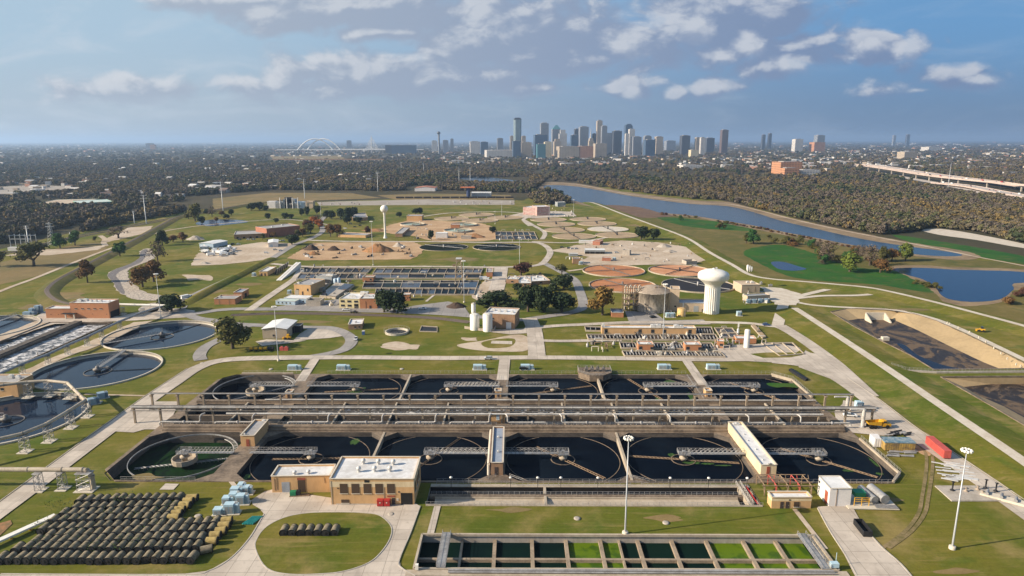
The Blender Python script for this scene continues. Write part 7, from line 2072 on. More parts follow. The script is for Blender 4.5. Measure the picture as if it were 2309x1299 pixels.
def tower(x0, x1, top, mk, label, base=350, cap=None, dz=0, cat='skyscraper', name='skyscraper'):
    xa, y = G(x0, base); xb, _ = G(x1, base)
    h = hgt((x0+x1)/2, base, top); w = xb-xa
    t = thing(name, label, cat, ((xa+xb)/2, y, 0), R(8))
    d = w*.8
    hb = h if cap in (None, 'mast') else h*.9
    if cap == 'step': hb = h*.86
    mb = MB()
    if cap == 'chamfer': mb.prism([(-w/2+w*.18, -d/2), (w/2-w*.18, -d/2), (w/2, -d/2+w*.18), (w/2, d/2), (-w/2, d/2), (-w/2, -d/2+w*.18)], 0, h*.95)
    else: mb.box(-w/2, -d/2, 0, w/2, d/2, hb)
    mb.build('body', FC[mk], t)
    if cap == 'chamfer':
        mb = MB(); n = 6
        for i in range(n): mb.box(-w/2*(1-.06*i), -d/2*(1-.06*i), h*(.95+.05*i/n), w/2*(1-.06*i), d/2*(1-.06*i), h*(.95+.05*(i+1)/n))
        mb.build('crown', FC['dark'], t)
    elif cap == 'arch':
        mb = MB(); n = 10
        for i in range(n):
            q = math.cos(math.asin(min(.999, (i+.5)/n)))
            mb.box(-w/2*q, -d/2, h*.9+h*.1*i/n, w/2*q, d/2, h*.9+h*.1*(i+1)/n)
        mb.build('barrel_top', FC[mk], t)
    elif cap == 'step':
        MB().box(-w*.33, -d*.33, hb, w*.33, d*.33, h).build('setback', FC[mk], t)
    elif cap == 'pyramid':
        mb = MB().add([(-w/2, -d/2, hb), (w/2, -d/2, hb), (w/2, d/2, hb), (-w/2, d/2, hb), (w*.2, 0, h*1.04), (-w*.05, 0, h*1.04)], [(0, 1, 4, 5), (1, 2, 4), (2, 3, 5, 4), (3, 0, 5)])
        mb.build('slanted_top', FC['teal'], t)
    elif cap == 'spire':
        MB().tube((0, 0, hb), (0, 0, h*1.45), w*.3, .3, 8).build('spire', FC['white'], t)
    else:
        MB().box(-w*.3, -d*.3, h, w*.3, d*.3, h+h*.018+1.5).build('plant_room', M['city_roof'], t)
        if cap == 'mast':
            for q in (-.3, -.1, .1, .3): MB().tube((w*q, 0, h), (w*q, 0, h*1.07 if abs(q) > .2 else h*1.11), .9, .3, 5).build('antenna', M['city_roof'], t)
    return t
for a in (
    (1158.5, 1175, 265.5, 'glass', 'tallest tower of the skyline, green glass with a dark clipped crown', 352, 'chamfer'),
    (1218, 1235.5, 278.5, 'grey', 'grey tower with a row of antenna masts on its roof', 351, 'mast'),
    (1243.6, 1262, 285, 'grey', 'striped grey tower with a teal slanted top', 350, 'pyramid'),
    (1259, 1276.5, 293, 'white', 'white stepped tower right of the teal slanted top', 351, 'step'),
    (1294, 1306, 291.5, 'dark', 'dark tower just left of the broad grey glass slab', 349),
    (1305, 1324.6, 286.5, 'grey', 'broad grey glass slab in the middle of the skyline', 350),
    (1343.7, 1355.6, 273, 'beige', 'tall slim beige grey tower with a dark top edge', 350),
    (1354.5, 1366.5, 285, 'grey', 'grey tower standing against the tall slim beige one', 351),
    (1380, 1399, 296, 'dark', 'flat-topped dark block left of the round-topped tower', 350),
    (1406.5, 1422.7, 280, 'blue', 'dark blue tower with a rounded barrel top', 349, 'arch'),
    (1416, 1428.5, 292, 'white', 'pale tower in front of the round-topped one', 352),
    (1408, 1416, 302, 'white', 'narrow white tower at the foot of the round-topped one', 353),
    (1424, 1443, 309, 'grey', 'grey block right of the round-topped tower', 353),
    (1204, 1232.5, 304, 'blue', 'wide dark blue block below the antenna tower', 353),
    (1286, 1302.5, 305, 'blue', 'dark blue block below the broad grey glass slab', 353),
    (1327, 1335, 309, 'white', 'white church-like tower with a thin spire', 352, 'spire'),
    (1334.6, 1342.5, 302, 'dark', 'small dark tower right of the thin spire', 350),
    (1176, 1185, 307, 'beige', 'small beige tower right of the tallest tower', 350), (1150, 1158, 307, 'beige', 'small beige tower left of the tallest tower', 350),
    (1156, 1174, 318, 'blue', 'blue glass block at the foot of the tallest tower', 356), (1174, 1197, 321, 'beige', 'beige block right of the blue glass block', 355),
    (1210, 1229, 325, 'teal', 'teal fronted low block with a white roofline', 357), (1227, 1243, 320, 'cream', 'cream block beside the teal fronted one', 356),
    (1248, 1264, 313.5, 'beige', 'stepped beige block below the white stepped tower', 354, 'step'), (1326, 1338, 312, 'beige', 'stepped beige block below the thin spire', 354, 'step'),
    (1257, 1302, 330.5, 'beige', 'long low beige block at the front of the skyline', 357), (1303, 1334.6, 330, 'orange', 'long low orange block at the front of the skyline', 357), (1339, 1365.5, 324, 'beige', 'low beige block below the tall slim tower', 356),
    (1364, 1380, 300, 'grey', 'grey blue tower between two dark ones', 348, 'step'), (1450, 1466, 306, 'grey', 'domed grey block right of the main skyline', 350, 'arch'), (1451.5, 1474, 316, 'blue', 'blue glass block with a flat roof below the domed one', 354),
    (1476, 1492, 309, 'beige', 'beige block right of the blue glass block with flat roof', 350), (1533, 1552, 306.5, 'dark', 'dark cube-like tower alone right of the skyline', 350), (1566, 1577, 311, 'beige', 'left half of a pair of beige slabs', 350), (1577, 1587, 311, 'white', 'right half of a pair of slabs, the whiter one', 350.5),
    (1589, 1607, 312, 'dark', 'low dark block right of the pair of slabs', 346), (1623, 1637.5, 294, 'brown', 'lone tall dark brown tower on the right', 347), (1716, 1723, 305, 'dark', 'far tower under construction, left', 338), (1730, 1737, 302, 'dark', 'far tower under construction, right', 338),
    (1787, 1805.5, 315, 'white', 'white slab tower on the right plain', 344), (1836, 1854, 306.5, 'grey', 'broad grey tower on the right plain', 340), (1828, 1854, 322, 'orange', 'pair of pale silos on an orange base', 344), (2011, 2017, 307, 'grey', 'small far tower at the right, left of two', 330), (2041, 2048, 305, 'dark', 'small far dark tower at the right, right of two', 330),
    (2083, 2115, 333, 'white', 'long white hall on the right plain', 342), (2028, 2059, 344, 'beige', 'beige apartment block standing among the trees at the right', 362), (1554, 1572, 339, 'cream', 'cream block with a raised tower', 356), (1060, 1082, 319, 'white', 'white block left of the skyline', 347), (1084, 1100, 320, 'blue', 'blue block left of the skyline', 348),
    (1016, 1023, 313, 'grey', 'grey tower right of the ball tower', 344), (974, 986, 317, 'white', 'white tower left of the ball tower', 342), (999, 1011, 316, 'grey', 'low grey tower right beside the ball tower', 344), (783, 793, 316.5, 'grey', 'lone grey block between the arch bridge and the mast bridge', 338),
    (869.5, 884, 327, 'dark', 'dark block right of the mast bridge', 346), (885, 939, 327, 'blue', 'long low dark blue building right of the mast bridge', 346), (1121, 1134, 312, 'grey', 'grey tower left of the small beige tower', 347), (1499, 1520, 318, 'grey', 'distant grey blocks beyond the beige block', 340), (332, 346, 322, 'grey', 'hospital-like grey block on the left horizon', 336), (341, 352, 325, 'orange', 'orange block on the left horizon', 337),
    (1747, 1798, 366, 'orange', 'orange brick warehouse block above the river woods', 393), (1760, 1795, 380, 'orange', 'lower orange brick annex in front of the warehouse block', 396), (1794, 1840, 384, 'white', 'white and blue low block right of the orange warehouse', 395),
    (1532, 1577, 373, 'white', 'long white shed at the edge of the river woods', 382)):
    nm = 'skyscraper' if a[2] < 316 else 'city_building'
    tower(*a, cat='skyscraper' if nm == 'skyscraper' else 'building', name=nm)
# ball tower, white hall, bridges
x, y = G(990.2, 349); h = hgt(990.2, 349, 295.5); s_ = scale_at(990.2, 349)
t = thing('observation_tower', 'slim observation tower with a lattice ball on top at the left of the skyline', 'tower', (x, y, 0))
for q in ((0, 0, 1.7), (-1.5, 1, .8), (1.5, 1, .8), (0, -1.7, .8)): MB().tube((q[0]/s_, q[1]/s_, 0), (q[0]/s_, q[1]/s_, h*.86), q[2]/s_, None, 10).build('shaft', FC['grey'], t)
rb = 4.0/s_
MB().lathe([(rb*math.sin(PI*i/10), h-rb-rb*.9*math.cos(PI*i/10)) for i in range(11)], 0, 0, 20).build('ball', FC['dark'], t)
tower(1095, 1163, 338.5, 'white', 'large white striped hall in front of the skyline', 355, cat='building', name='city_building')
M['bridge_white'] = mat('white_bridge', (.82, .80, .76), .5)
bp = 344.5
xa, y = G(625, bp); s_ = scale_at(700, bp)
t = thing('arch_bridge', 'white bridge with two crossing arches left of the skyline', 'bridge', (xa, y, 0))
zd = hgt(700, bp, 336.5)
MB().box(0, -12, zd-5, 330/s_, 12, zd+1).build('deck', M['bridge_white'], t)
for (a, b, yo) in ((672, 751, -14), (692, 769, 14)):
    mb = MB(); H_ = hgt(700, bp, 312.5)
    P = []
    for i in range(33):
        u = i/32; P.append(((a-625+(b-a)*u)/s_, yo*(1-2*u), zd-6+(H_-zd+6)*(1-(2*u-1)**2)))
    mb.path(P, 5.0, 8); mb.build('arch', M['bridge_white'], t)
mb = MB()
for i in range(40): mb.box((6+8*i)/s_, -9, 0, (6+8*i)/s_+4, 9, zd-5)
mb.build('pier', M['conc'], t)
x, y = G(839, 343.5); h = hgt(839, 343.5, 304.5)
t = thing('cable_bridge', 'white single-mast cable bridge left of the ball tower', 'bridge', (x, y, 0))
s_ = scale_at(839, 343.5); zd = hgt(839, 343.5, 335)
for q in (-.9, .9): MB().tube((q/s_*1.2, 0, 0), (q/s_*.3, 0, h if q < 0 else h*.9), .45/s_, .3/s_, 8).build('mast', M['bridge_white'], t)
MB().box(-70/s_, -10, zd-4, 100/s_, 10, zd).build('deck', M['bridge_white'], t)
mb = MB()
for i in range(14):
    for q in (-1, 1): mb.tube((0, 0, h*(.5+.035*i)), (q*(2+1.0*i)/s_, 0, zd), .8, None, 3)
mb.build('cable', M['bridge_white'], t)
# long trestle viaduct across the plain
x, y = G(615, 365); s_ = scale_at(700, 365)
t = thing('viaduct', 'long low trestle viaduct crossing the dry field below the arch bridge', 'viaduct', (x, y, 0))
MB().box(0, -5, 13, 250/s_, 5, 18).build('deck', M['brick'], t)
mb = MB()
for i in range(32): mb.box((2+7.8*i)/s_, -4, 0, (2+7.8*i)/s_+14, 4, 13)
mb.build('pier', M['conc'], t)

# highway on viaducts at the right
M['highway'] = mat('pale_highway', (.50, .43, .36), .85, 0, .2, .01, scale2=.1)
M['pinkconc'] = mat('pink_concrete', (.50, .40, .34), .85, 0, .2, .02)
def viaduct(pts, w, z, label):
    p = cr(GP(pts), 5)
    t = thing('highway_viaduct', label, 'highway', (p[0][0], p[0][1], 0))
    q = [(a-p[0][0], b-p[0][1]) for a, b in p]
    mb = MB(); ribbon(mb, q, w, z); mb.build('deck', M['highway'], t)
    L, Rr = ribbon_poly(q, w)
    mb = MB()
    for s_ in (L, Rr):
        for i in range(len(s_)-1): mb.bar3(s_[i], s_[i+1], z-2.6, z+1.1, .6)
    mb.build('parapet', M['pinkconc'], t)
    mb = MB()
    for i in range(1, len(q), 2): mb.cbox(q[i][0], q[i][1], 0, 3, 3, z-2)
    mb.build('pier', M['conc'], t)
    return p
vp = [viaduct([(1935, 376), (1990, 382), (2060, 394), (2150, 408), (2240, 420), (2330, 434), (2560, 470)], 34, 10, 'upper pale highway deck curving past the woods at the right'),
      viaduct([(1950, 384), (2010, 394), (2080, 407), (2160, 418), (2330, 437)], 12, 16, 'slim elevated ramp with pink parapets crossing the highway'),
      viaduct([(2110, 418), (2180, 426), (2250, 440), (2330, 455), (2500, 488)], 30, 6, 'lower highway deck at the right photo edge')]
road('highway', [(1700, 352), (1760, 355), (1830, 350), (1880, 360), (1935, 376)], 30, 'highway', .4)
road('highway', [(1960, 388), (2050, 404), (2140, 420), (2230, 440), (2330, 462), (2500, 500)], 34, 'highway', .4)
MC = {k: mat('car_paint_'+k, c, .35, .0, .05, 1, rnd=.0) for k, c in {'white': (.75, .75, .73), 'black': (.015, .016, .018), 'silver': (.5, .52, .53), 'red': (.35, .03, .03), 'blue': (.05, .10, .25)}.items()}

def car_shape(kind='suv'):
    body, cab = MB(), MB()
    L, W = (5.6, 1.95) if kind == 'pickup' else (4.8, 1.9) if kind != 'truck' else (8.5, 2.4)
    if kind == 'truck':
        body.box(-L/2, -W/2, .9, L/2-2.2, W/2, 3.4); body.box(L/2-2.0, -W/2, .6, L/2, W/2, 2.6)
        cab.box(L/2-.6, -W/2-.01, 1.6, L/2+.01, W/2+.01, 2.4)
    else:
        pr = [(-L/2, .45), (-L/2, 1.0), (-L/2+.2, 1.08), (L/2-1.2, 1.05), (L/2-.1, .85), (L/2, .5)]
        v = [(x, -W/2, z) for x, z in pr]+[(x, W/2, z) for x, z in pr]; n = len(pr)
        body.add(v, [tuple(range(n-1, -1, -1))[::-1], tuple(range(n, 2*n))[::-1]]+[(i, n+i, n+i+1, i+1) for i in range(n-1)])
        if kind == 'pickup': c0, c1, c2, c3 = -.4, -.2, 1.0, 1.7
        else: c0, c1, c2, c3 = -L/2+.1, -L/2+.5, .6, 1.3
        v = [(c0, -W/2+.08, 1.05), (c3, -W/2+.08, 1.05), (c2, -W/2+.22, 1.72), (c1, -W/2+.22, 1.72), (c0, W/2-.08, 1.05), (c3, W/2-.08, 1.05), (c2, W/2-.22, 1.72), (c1, W/2-.22, 1.72)]
        cab.add(v, [(0, 1, 2, 3), (5, 4, 7, 6), (1, 5, 6, 2), (4, 0, 3, 7)])
        body.add([v[3], v[2], v[6], v[7]], [(0, 1, 2, 3)])
        if kind == 'pickup': cab.box(-L/2+.15, -W/2+.15, 1.06, -.5, W/2-.15, 1.075)
    wh = []
    for sx in (-L*.31, L*.31):
        for sy in (-1, 1):
            wh.append(MB().tube((sx, sy*(W/2-.2), .36), (sx, sy*(W/2+.02), .36), .37, None, 12))
    return body, cab, wh
CARP = {}
def car(px, py, rz, colr, label, kind='suv', group=None, z=0):
    x, y = G(px, py, z)
    key = (kind, colr)
    if key in CARP:
        t = copy_tree(CARP[key], (x, y, z), R(rz), label)
        if group: t['group'] = group
        elif 'group' in t: del t['group']
        return t
    t = thing('parked_car' if kind == 'suv' else 'pickup_truck' if kind == 'pickup' else 'box_truck', label, 'car' if kind == 'suv' else 'truck', (x, y, z), R(rz), group)
    b, c, w = car_shape(kind)
    b.build('body', MC[colr], t); c.build('window', M['glass'], t)
    for q in w: q.build('wheel', M['tyre'], t)
    CARP[key] = t
    return t
for i in range(70):
    p = vp[i % 3]; k = rw.randrange(len(p)-1); u = rw.random()
    L, Rr = ribbon_poly(p, [34, 12, 30][i % 3])
    q = rw.uniform(.15, .85)
    x = (p[k][0]*(1-u)+p[k+1][0]*u)+(L[k][0]-Rr[k][0])*(q-.5); y = (p[k][1]*(1-u)+p[k+1][1]*u)+(L[k][1]-Rr[k][1])*(q-.5)
    ang = math.atan2(p[k+1][1]-p[k][1], p[k+1][0]-p[k][0])
    z = [10, 16, 6][i % 3]
    kd = 'truck' if i % 4 == 0 else 'suv'; cl = rw.choice(['white', 'white', 'black', 'silver', 'red'])
    t = car(1500, 700, math.degrees(ang), cl, '%s %s driving on the highway decks at the right' % (cl, 'truck' if kd == 'truck' else 'car'), kd, 'traffic on the highway')
    t.location = (x, y, z+.02)

# low buildings scattered through the trees, each of its own
HW = [mat('far_wall_white', (.62, .58, .53), .8), mat('far_wall_tan', (.50, .40, .29), .8), mat('far_wall_grey', (.36, .35, .34), .8), mat('far_wall_brick', (.40, .22, .15), .8)]
HR = [mat('far_roof_white', (.60, .59, .57), .7), mat('far_roof_grey', (.30, .29, .28), .8), mat('far_roof_brown', (.20, .14, .11), .8), mat('far_roof_pale', (.52, .49, .44), .8)]
def far_box(x, y, w, d, h, rz, mi, ri, pitched):
    a, b = MB(), MB()
    a.box(-w/2, -d/2, 0, w/2, d/2, h)
    if pitched:
        k = h*.5
        b.add([(-w/2-.5, -d/2-.5, h), (w/2+.5, -d/2-.5, h), (w/2+.5, d/2+.5, h), (-w/2-.5, d/2+.5, h), (-w/2-.5, 0, h+k), (w/2+.5, 0, h+k)], [(0, 1, 5, 4), (2, 3, 4, 5), (3, 0, 4), (1, 2, 5)])
    else: b.box(-w/2-.3, -d/2-.3, h, w/2+.3, d/2+.3, h+.6)
    return a, b
WN = ['white', 'tan', 'grey', 'brick']; RN = ['white-roofed', 'grey-roofed', 'brown-roofed', 'pale-roofed']
for (zi, x, y, w) in HOUSES:
        poly, n, where, s0, s1 = ZONES[zi]
        d = w*rw.uniform(.5, .9); h = rw.uniform(4, 8)*(1 if s0 < 20 else 1.5)
        mi = rw.choice([0, 0, 1, 1, 2, 3]); ri = rw.choice([0, 1, 2, 3]) if s0 < 20 else rw.choice([0, 0, 1, 3]); pt = s0 < 20 and rw.random() < .7
        t = thing('house' if pt else 'low_building', '%s %s %s %s' % (RN[ri], WN[mi], 'house' if pt else 'low building', where), 'house' if pt else 'building', (x, y, 0), rw.uniform(-.5, .5), '%s %s %ss %s' % (RN[ri], WN[mi], 'house' if pt else 'low building', where))
        a, b = far_box(0, 0, w, d, h, 0, mi, ri, pt)
        a.build('wall', HW[mi], t); b.build('roof', HR[ri], t)
# beyond those: one mass of distant roofs
mb = MB()
for (poly, n) in (([(-400, 420), (420, 440), (640, 425), (1000, 400), (620, 350), (-400, 340)], 380), ([(-400, 345), (2700, 350), (2700, 322), (-400, 322)], 900), ([(600, 352), (2309, 385), (2700, 400), (2700, 345), (600, 336)], 800)):
    for p in scatter_px(poly, n, 1):
        x, y = G(*p); dd = math.hypot(x, y)
        w = rw.uniform(10, 26)*max(1, dd/3500)**.8; h = rw.uniform(5, 9)*max(1, dd/5000)**.5
        mb.mi = rw.choice([0, 1, 1, 2, 2, 3, 4, 5])
        mb.cbox(x, y, 0, w, w*rw.uniform(.5, 1), h, rw.uniform(-.5, .5))
tag(mb.build('distant_city', HW+HR[:2]), None, None, None, 'stuff')
# ---------------------------------------------------------------- vehicles, stores and small things about the works
def put(name, label, cat, px, py, rz=0, group=None):
    x, y = G(px, py); return thing(name, label, cat, (x, y, .25), R(rz), group)
def wheels(t, pts, r, w):
    for (x, y) in pts: MB().tube((x, y-w/2, r), (x, y+w/2, r), r, None, 14).build('wheel', M['tyre'], t)
t = put('dump_truck', 'orange articulated dump truck parked at the right end of the pipe racks', 'dump truck', 1978, 967, 2)
MB().add([(-4.8, -1.4, 2.0), (.6, -1.4, 1.4), (.9, -1.4, 3.3), (-5.2, -1.4, 3.0), (-4.8, 1.4, 2.0), (.6, 1.4, 1.4), (.9, 1.4, 3.3), (-5.2, 1.4, 3.0)], [(0, 1, 2, 3), (5, 4, 7, 6), (1, 5, 6, 2), (4, 0, 3, 7), (0, 4, 5, 1)]).build('dump_bed', M['yellow'], t)
MB().box(1.3, -1.3, 1.0, 4.9, 1.3, 2.1).box(1.4, -1.2, 2.1, 2.9, 1.2, 3.5).build('cab', M['yellow'], t)
MB().box(1.55, -1.23, 2.5, 2.93, 1.23, 3.3).build('window', M['glass'], t)
wheels(t, [(x, y) for x in (-3.6, -1.8, 3.3) for y in (-1.15, 1.15)], .85, .7)
t = put('loader', 'small yellow loader on the grass above the muddy lagoon', 'loader', 2211, 750, 150)
MB().box(-2, -1, .8, 1, 1, 1.9).build('body', M['yellow'], t); MB().box(-1, -.8, 1.9, .4, .8, 3.2).build('cab', M['glass'], t); MB().box(2.2, -1.3, .2, 3, 1.3, 1.2).box(1, -.6, 1, 2.3, -.3, 1.5).box(1, .3, 1, 2.3, .6, 1.5).build('bucket', M['yellow'], t)
wheels(t, [(x, y) for x in (-1.2, 1) for y in (-1.05, 1.05)], .7, .5)
def container(px, py, rz, L, W, H, m, label, open_=False, z=0):
    t = put('container', label, 'container', px, py, rz)
    mb = MB().box(-L/2, -W/2, z, L/2, W/2, z+H) if not open_ else MB().wall([(-L/2, -W/2), (L/2, -W/2), (L/2, W/2), (-L/2, W/2)], z+.2, z+H, .15, True).box(-L/2, -W/2, z, L/2, W/2, z+.25)
    mb.build('body', M[m], t)
    n = int(L/.9)
    for i in range(n):
        for s_ in (-1, 1): MB().box(-L/2+.9*i+.25, s_*W/2-.06, z+.15, -L/2+.9*i+.6, s_*W/2+.06, z+H-.15).build('rib', M[m], t)
    MB().box(L/2, -W/2+.15, z+.15, L/2+.06, -.05, z+H-.15).box(L/2, .05, z+.15, L/2+.06, W/2-.15, z+H-.15).build('door', M[m], t)
    return t
M['faded_red'] = mat('faded_red_paint', (.50, .095, .075), .6, 0, .2, .5, (.38, .07, .055))
M['ochre'] = mat('ochre_paint', (.42, .27, .07), .7, 0, .4, .5, (.16, .11, .06))
M['tarp'] = mat('blue_green_tarp', (.05, .14, .20), .6, 0, .3, .6, (.30, .33, .33))
a, b = Vector(G(2094, 1003)), Vector(G(2131, 1034)); ang = math.degrees(math.atan2(b.y-a.y, b.x-a.x))
container((2094+2131)/2, 1021, ang, 13.5, 2.8, 3.1, 'faded_red', 'long faded red container beside the right diagonal road', z=.4)
a, b = Vector(G(1928, 1178)), Vector(G(1955, 1212)); ang = math.degrees(math.atan2(b.y-a.y, b.x-a.x))
container(1943, 1199, ang, 7.2, 2.6, 1.9, 'dark', 'open-topped black waste container on the right concrete drive', True)
t = container(2020, 1013, -3, 11.5, 5.0, 3.2, 'ochre', 'yellow framed stack under a blue tarpaulin beside the last front tank')
MB().box(-5.9, -2.6, 3.2, 5.9, 2.6, 3.6).build('tarpaulin', M['tarp'], t)
container(1972, 1005, -3, 3.0, 4.6, 3.6, 'metal_white', 'white box container left of the blue tarpaulin stack')
rs = random.Random(5)
for i in range(26):
    px, py = 2120+rs.uniform(0, 52), 1046+rs.uniform(0, 40)
    t = put('metal_sheet', 'long pale metal sheet lying loose in the heap on the right lawn', 'metal sheet', px+(py-1046)*.55-5, py, rs.uniform(-28, -8), 'loose pale metal sheets')
    t.name = 'metal_sheet'; MB().box(-2.6, -.35, 0, 2.6, .35, .12+.03*(i % 5)).build('sheet', M['unit'], t)
for i in range(14):
    px, py = 1995+rs.uniform(0, 52), 1019+rs.uniform(0, 12)
    tag(MB().tube((G(px, py)[0], G(px, py)[1], .35), (G(px, py)[0]+4.5, G(px, py)[1]+rs.uniform(-.8, .8), .35), .3, None, 8).build('grey_pipe', M['galv']), 'grey pipe in the loose pile before the blue tarpaulin stack', 'pipe', 'loose grey pipes')
for i in range(16):
    x, y = G(1985+rs.uniform(0, 52), 968+rs.uniform(8, 18)); a = rs.uniform(-.6, .6)
    tag(MB().tube((x, y, .4), (x+3.2*math.cos(a), y+3.2*math.sin(a), .9), .3, None, 8).build('black_pipe', M['dark' if i % 3 else 'galv']), 'dark scrap pipe in the heap behind the blue tarpaulin stack', 'scrap pipe', 'dark scrap pipes')
M['green_paint'] = mat('green_paint', (.02, .22, .10), .5)
t = put('chemical_skid', 'skid of two silver tanks and a green unit beside the white shed', 'chemical skid', 1960, 1140, -2)
MB().box(-8.5, -3.4, 0, 8, 6, .3).build('slab', M['coping'], t)
for xx, r in ((1.2, 1.3), (4.6, 1.6)):
    MB().tube((xx, -.5, r+.5), (xx-1.2, 7.5, r+.5), r, None, 18).build('tank', M['galv'], t)
    MB().box(xx-1.2, .5, .3, xx+1.2, 1.2, 1.2).box(xx-1.8, 5, .3, xx+.8, 5.7, 1.2).build('cradle', M['dark'], t)
MB().box(-5, .5, 2.4, -1.4, 3.5, 3.8).build('cover', M['green_paint'], t)
mb = MB()
for xx in (-6, -3.6, -1.2):
    for yy in (-1.6, 3): mb.tube((xx, yy, .3), (xx, yy, 3.2), .12, None, 5)
for z in (1.8, 2.5, 3.2): mb.tube((-6, -1.6, z), (-1.2, -1.6, z), .1, None, 4)
mb.build('frame', M['yellow'], t)
mb = MB()
for i in range(5): mb.tube((.5, -3+.5*i, .6), (7.8, -3.2+.5*i, .5), .14, None, 6)
mb.build('pipework', M['galv'], t)
t = put('valve_pad', 'concrete pad with black valve posts beside the right diagonal road', 'valve pad', 2175, 1122)
q = [(x-t.location.x, y-t.location.y) for x, y in GP([(2106, 1099), (2224, 1099), (2262, 1133), (2144, 1133)])]
MB().prism(q, -.2, .2).build('slab', M['conc'], t)
for px, py, h_ in ((2145, 1110, 3.4), (2176, 1112, 1.5), (2202, 1108, 1.5), (2220, 1105, 3.4), (2243, 1112, 3.2), (2213, 1118, 1.3)):
    x, y = G(px, py); x -= t.location.x; y -= t.location.y
    MB().lathe([(.7, .2), (.7, .5), (.25, .6), (.25, h_), (.6, h_), (0, h_+.1)], x, y, 10).build('valve', M['dark' if h_ > 2 else 'domec'], t)
t = put('pipe_manifold', 'low pipe manifold on a concrete base at the right photo edge', 'pipe manifold', 2280, 1135, -38)
MB().box(-9, -1.6, 0, 9, 1.6, .8).build('base', M['coping'], t)
for i in range(4): MB().tube((-7+4*i, -1.5, 1.3), (-7+4*i, 1.5, 1.3), .5, None, 10).build('pipe', M['galv'], t)
for i, px in enumerate((857, 872)):
    t = put('waste_bin', 'red waste bin by the louvred wall, %s one' % ('left', 'right')[i], 'bin', px, 1140, 0, 'two red waste bins'); MB().box(-1, -1, .1, 1, 1, 2.1).build('body', M['red'], t); MB().box(-1.05, -1.05, 2.1, 1.05, 1.05, 2.25).build('lid', M['red'], t); MB().box(-.2, -1.06, 1.2, .2, -1, 1.6).build('label_plate', M['coping'], t)
t = put('generator', 'small green generator on the concrete before the low tan block', 'generator', 663, 1118, 5); MB().box(-1.4, -.8, .3, .6, .8, 1.7).build('body', M['green_paint'], t); MB().box(.7, -.7, .3, 2, .7, 1.9).build('engine', M['dark'], t); MB().box(-1.6, -.9, 0, 5, .9, .25).build('skid', M['rusty'], t)
for i in range(7):
    x, y = G(551+3.6*i, 1175); tag(MB().tube((x, y-2, .3), (x+1.6, y+2.6, .3), .22, None, 8).build('teal_pipe', mat('teal_plastic', (.03, .30, .26), .5) if i == 0 else bpy.data.materials['teal_plastic']), 'teal plastic pipe in the small bundle beside the cabinets', 'pipe', 'teal plastic pipes')
for i, px in enumerate((566, 577, 588, 598, 607, 613)):
    t = put('portable_tank', ('yellow' if i < 4 else 'dark')+' wheeled tank in the row under the olive brown tree', 'portable tank', px, 790, 0, 'wheeled tanks in a row'); MB().tube((-.9, 0, 1.3), (.9, 0, 1.3), .9, None, 12).build('shell', M['yellow' if i < 4 else 'dark'], t); MB().box(-.7, -.8, 0, .7, .8, .5).build('chassis', M['dark'], t)
for i, px in enumerate((635, 645)): tag(MB().cbox(*G(px, 789), 0, 2.4, 1.8, 1.8).cbox(G(px, 789)[0], G(px, 789)[1], 1.8, 1.2, .9, .6).build('red_pump', M['faded_red']), 'red pump unit beside the mast, %s of two' % ('left', 'right')[i], 'pump unit')
t = put('loader', 'yellow loader standing at the corner of the tan ribbed shed', 'loader', 648, 765, 180); MB().box(-2, -1, .8, 1, 1, 1.9).build('body', M['yellow'], t); MB().box(-1, -.8, 1.9, .4, .8, 3.2).build('cab', M['yellow'], t); MB().box(2.2, -1.3, .2, 3, 1.3, 1.2).build('bucket', M['yellow'], t); wheels(t, [(x, y) for x in (-1.2, 1) for y in (-1.05, 1.05)], .7, .5)
x, y = G(819, 754); t = thing('toilet_cabin', 'bright blue toilet cabin by the looping drive', 'toilet cabin', (x, y, 0)); MB().box(-.8, -.8, 0, .8, .8, 2.3).build('body', MC['blue'], t); MB().box(-.9, -.9, 2.3, .9, .9, 2.5).build('roof', M['unit'], t)
car(1100, 809.5, 180, 'silver', 'silver car driving on the straight road behind the back tanks', z=.27)
car(1915, 940, 170, 'white', 'white pickup parked at the right end of the far pipe rack', 'pickup', z=.27)
car(780, 699, 0, 'white', 'white pickup in front of the cream two-storey building', 'pickup', z=.27)
car(798, 705, 0, 'black', 'black pickup passing the cream two-storey building', 'pickup', z=.27)
car(802, 765, 95, 'white', 'white pickup parked on the looping drive', 'pickup', z=.27)
car(952, 697, 0, 'white', 'white pickup in the shade right of the big oaks', 'pickup', z=.27)
car(419, 673, 60, 'white', 'white truck on the asphalt road at the fork', 'truck', z=.27)
car(1092, 632, 0, 'white', 'white van at the right edge of the open basins', 'truck', z=.27)
car(1472, 717, 20, 'black', 'black car at the foot of the stained digester', z=.27)
car(1727, 735, 0, 'blue', 'blue car on the gravel road by the square tanks', z=.27)
car(1180, 833, 0, 'black', 'dark car on the walkway behind the back tanks', z=.35)
for i, (px, py, k_) in enumerate(((540, 540, 'black'), (560, 540, 'white'), (572, 540, 'silver'), (606, 542, 'black'), (628, 543, 'white'), (638, 543, 'silver'), (525, 550, 'black'), (537, 551, 'white'), (632, 565, 'white'), (620, 563, 'silver'), (600, 570, 'white'), (1390, 571, 'silver'), (1283, 561, 'black'), (1290, 562, 'white'), (1299, 562, 'silver'), (1267, 559, 'black'), (790, 504, 'white'), (800, 512, 'black'), (812, 509, 'black'), (778, 515, 'white'))):
    car(px, py, rs.uniform(-30, 30), k_, k_+' car parked on the yards around the depot buildings', 'suv', k_+' cars on the far yards', z=.25)
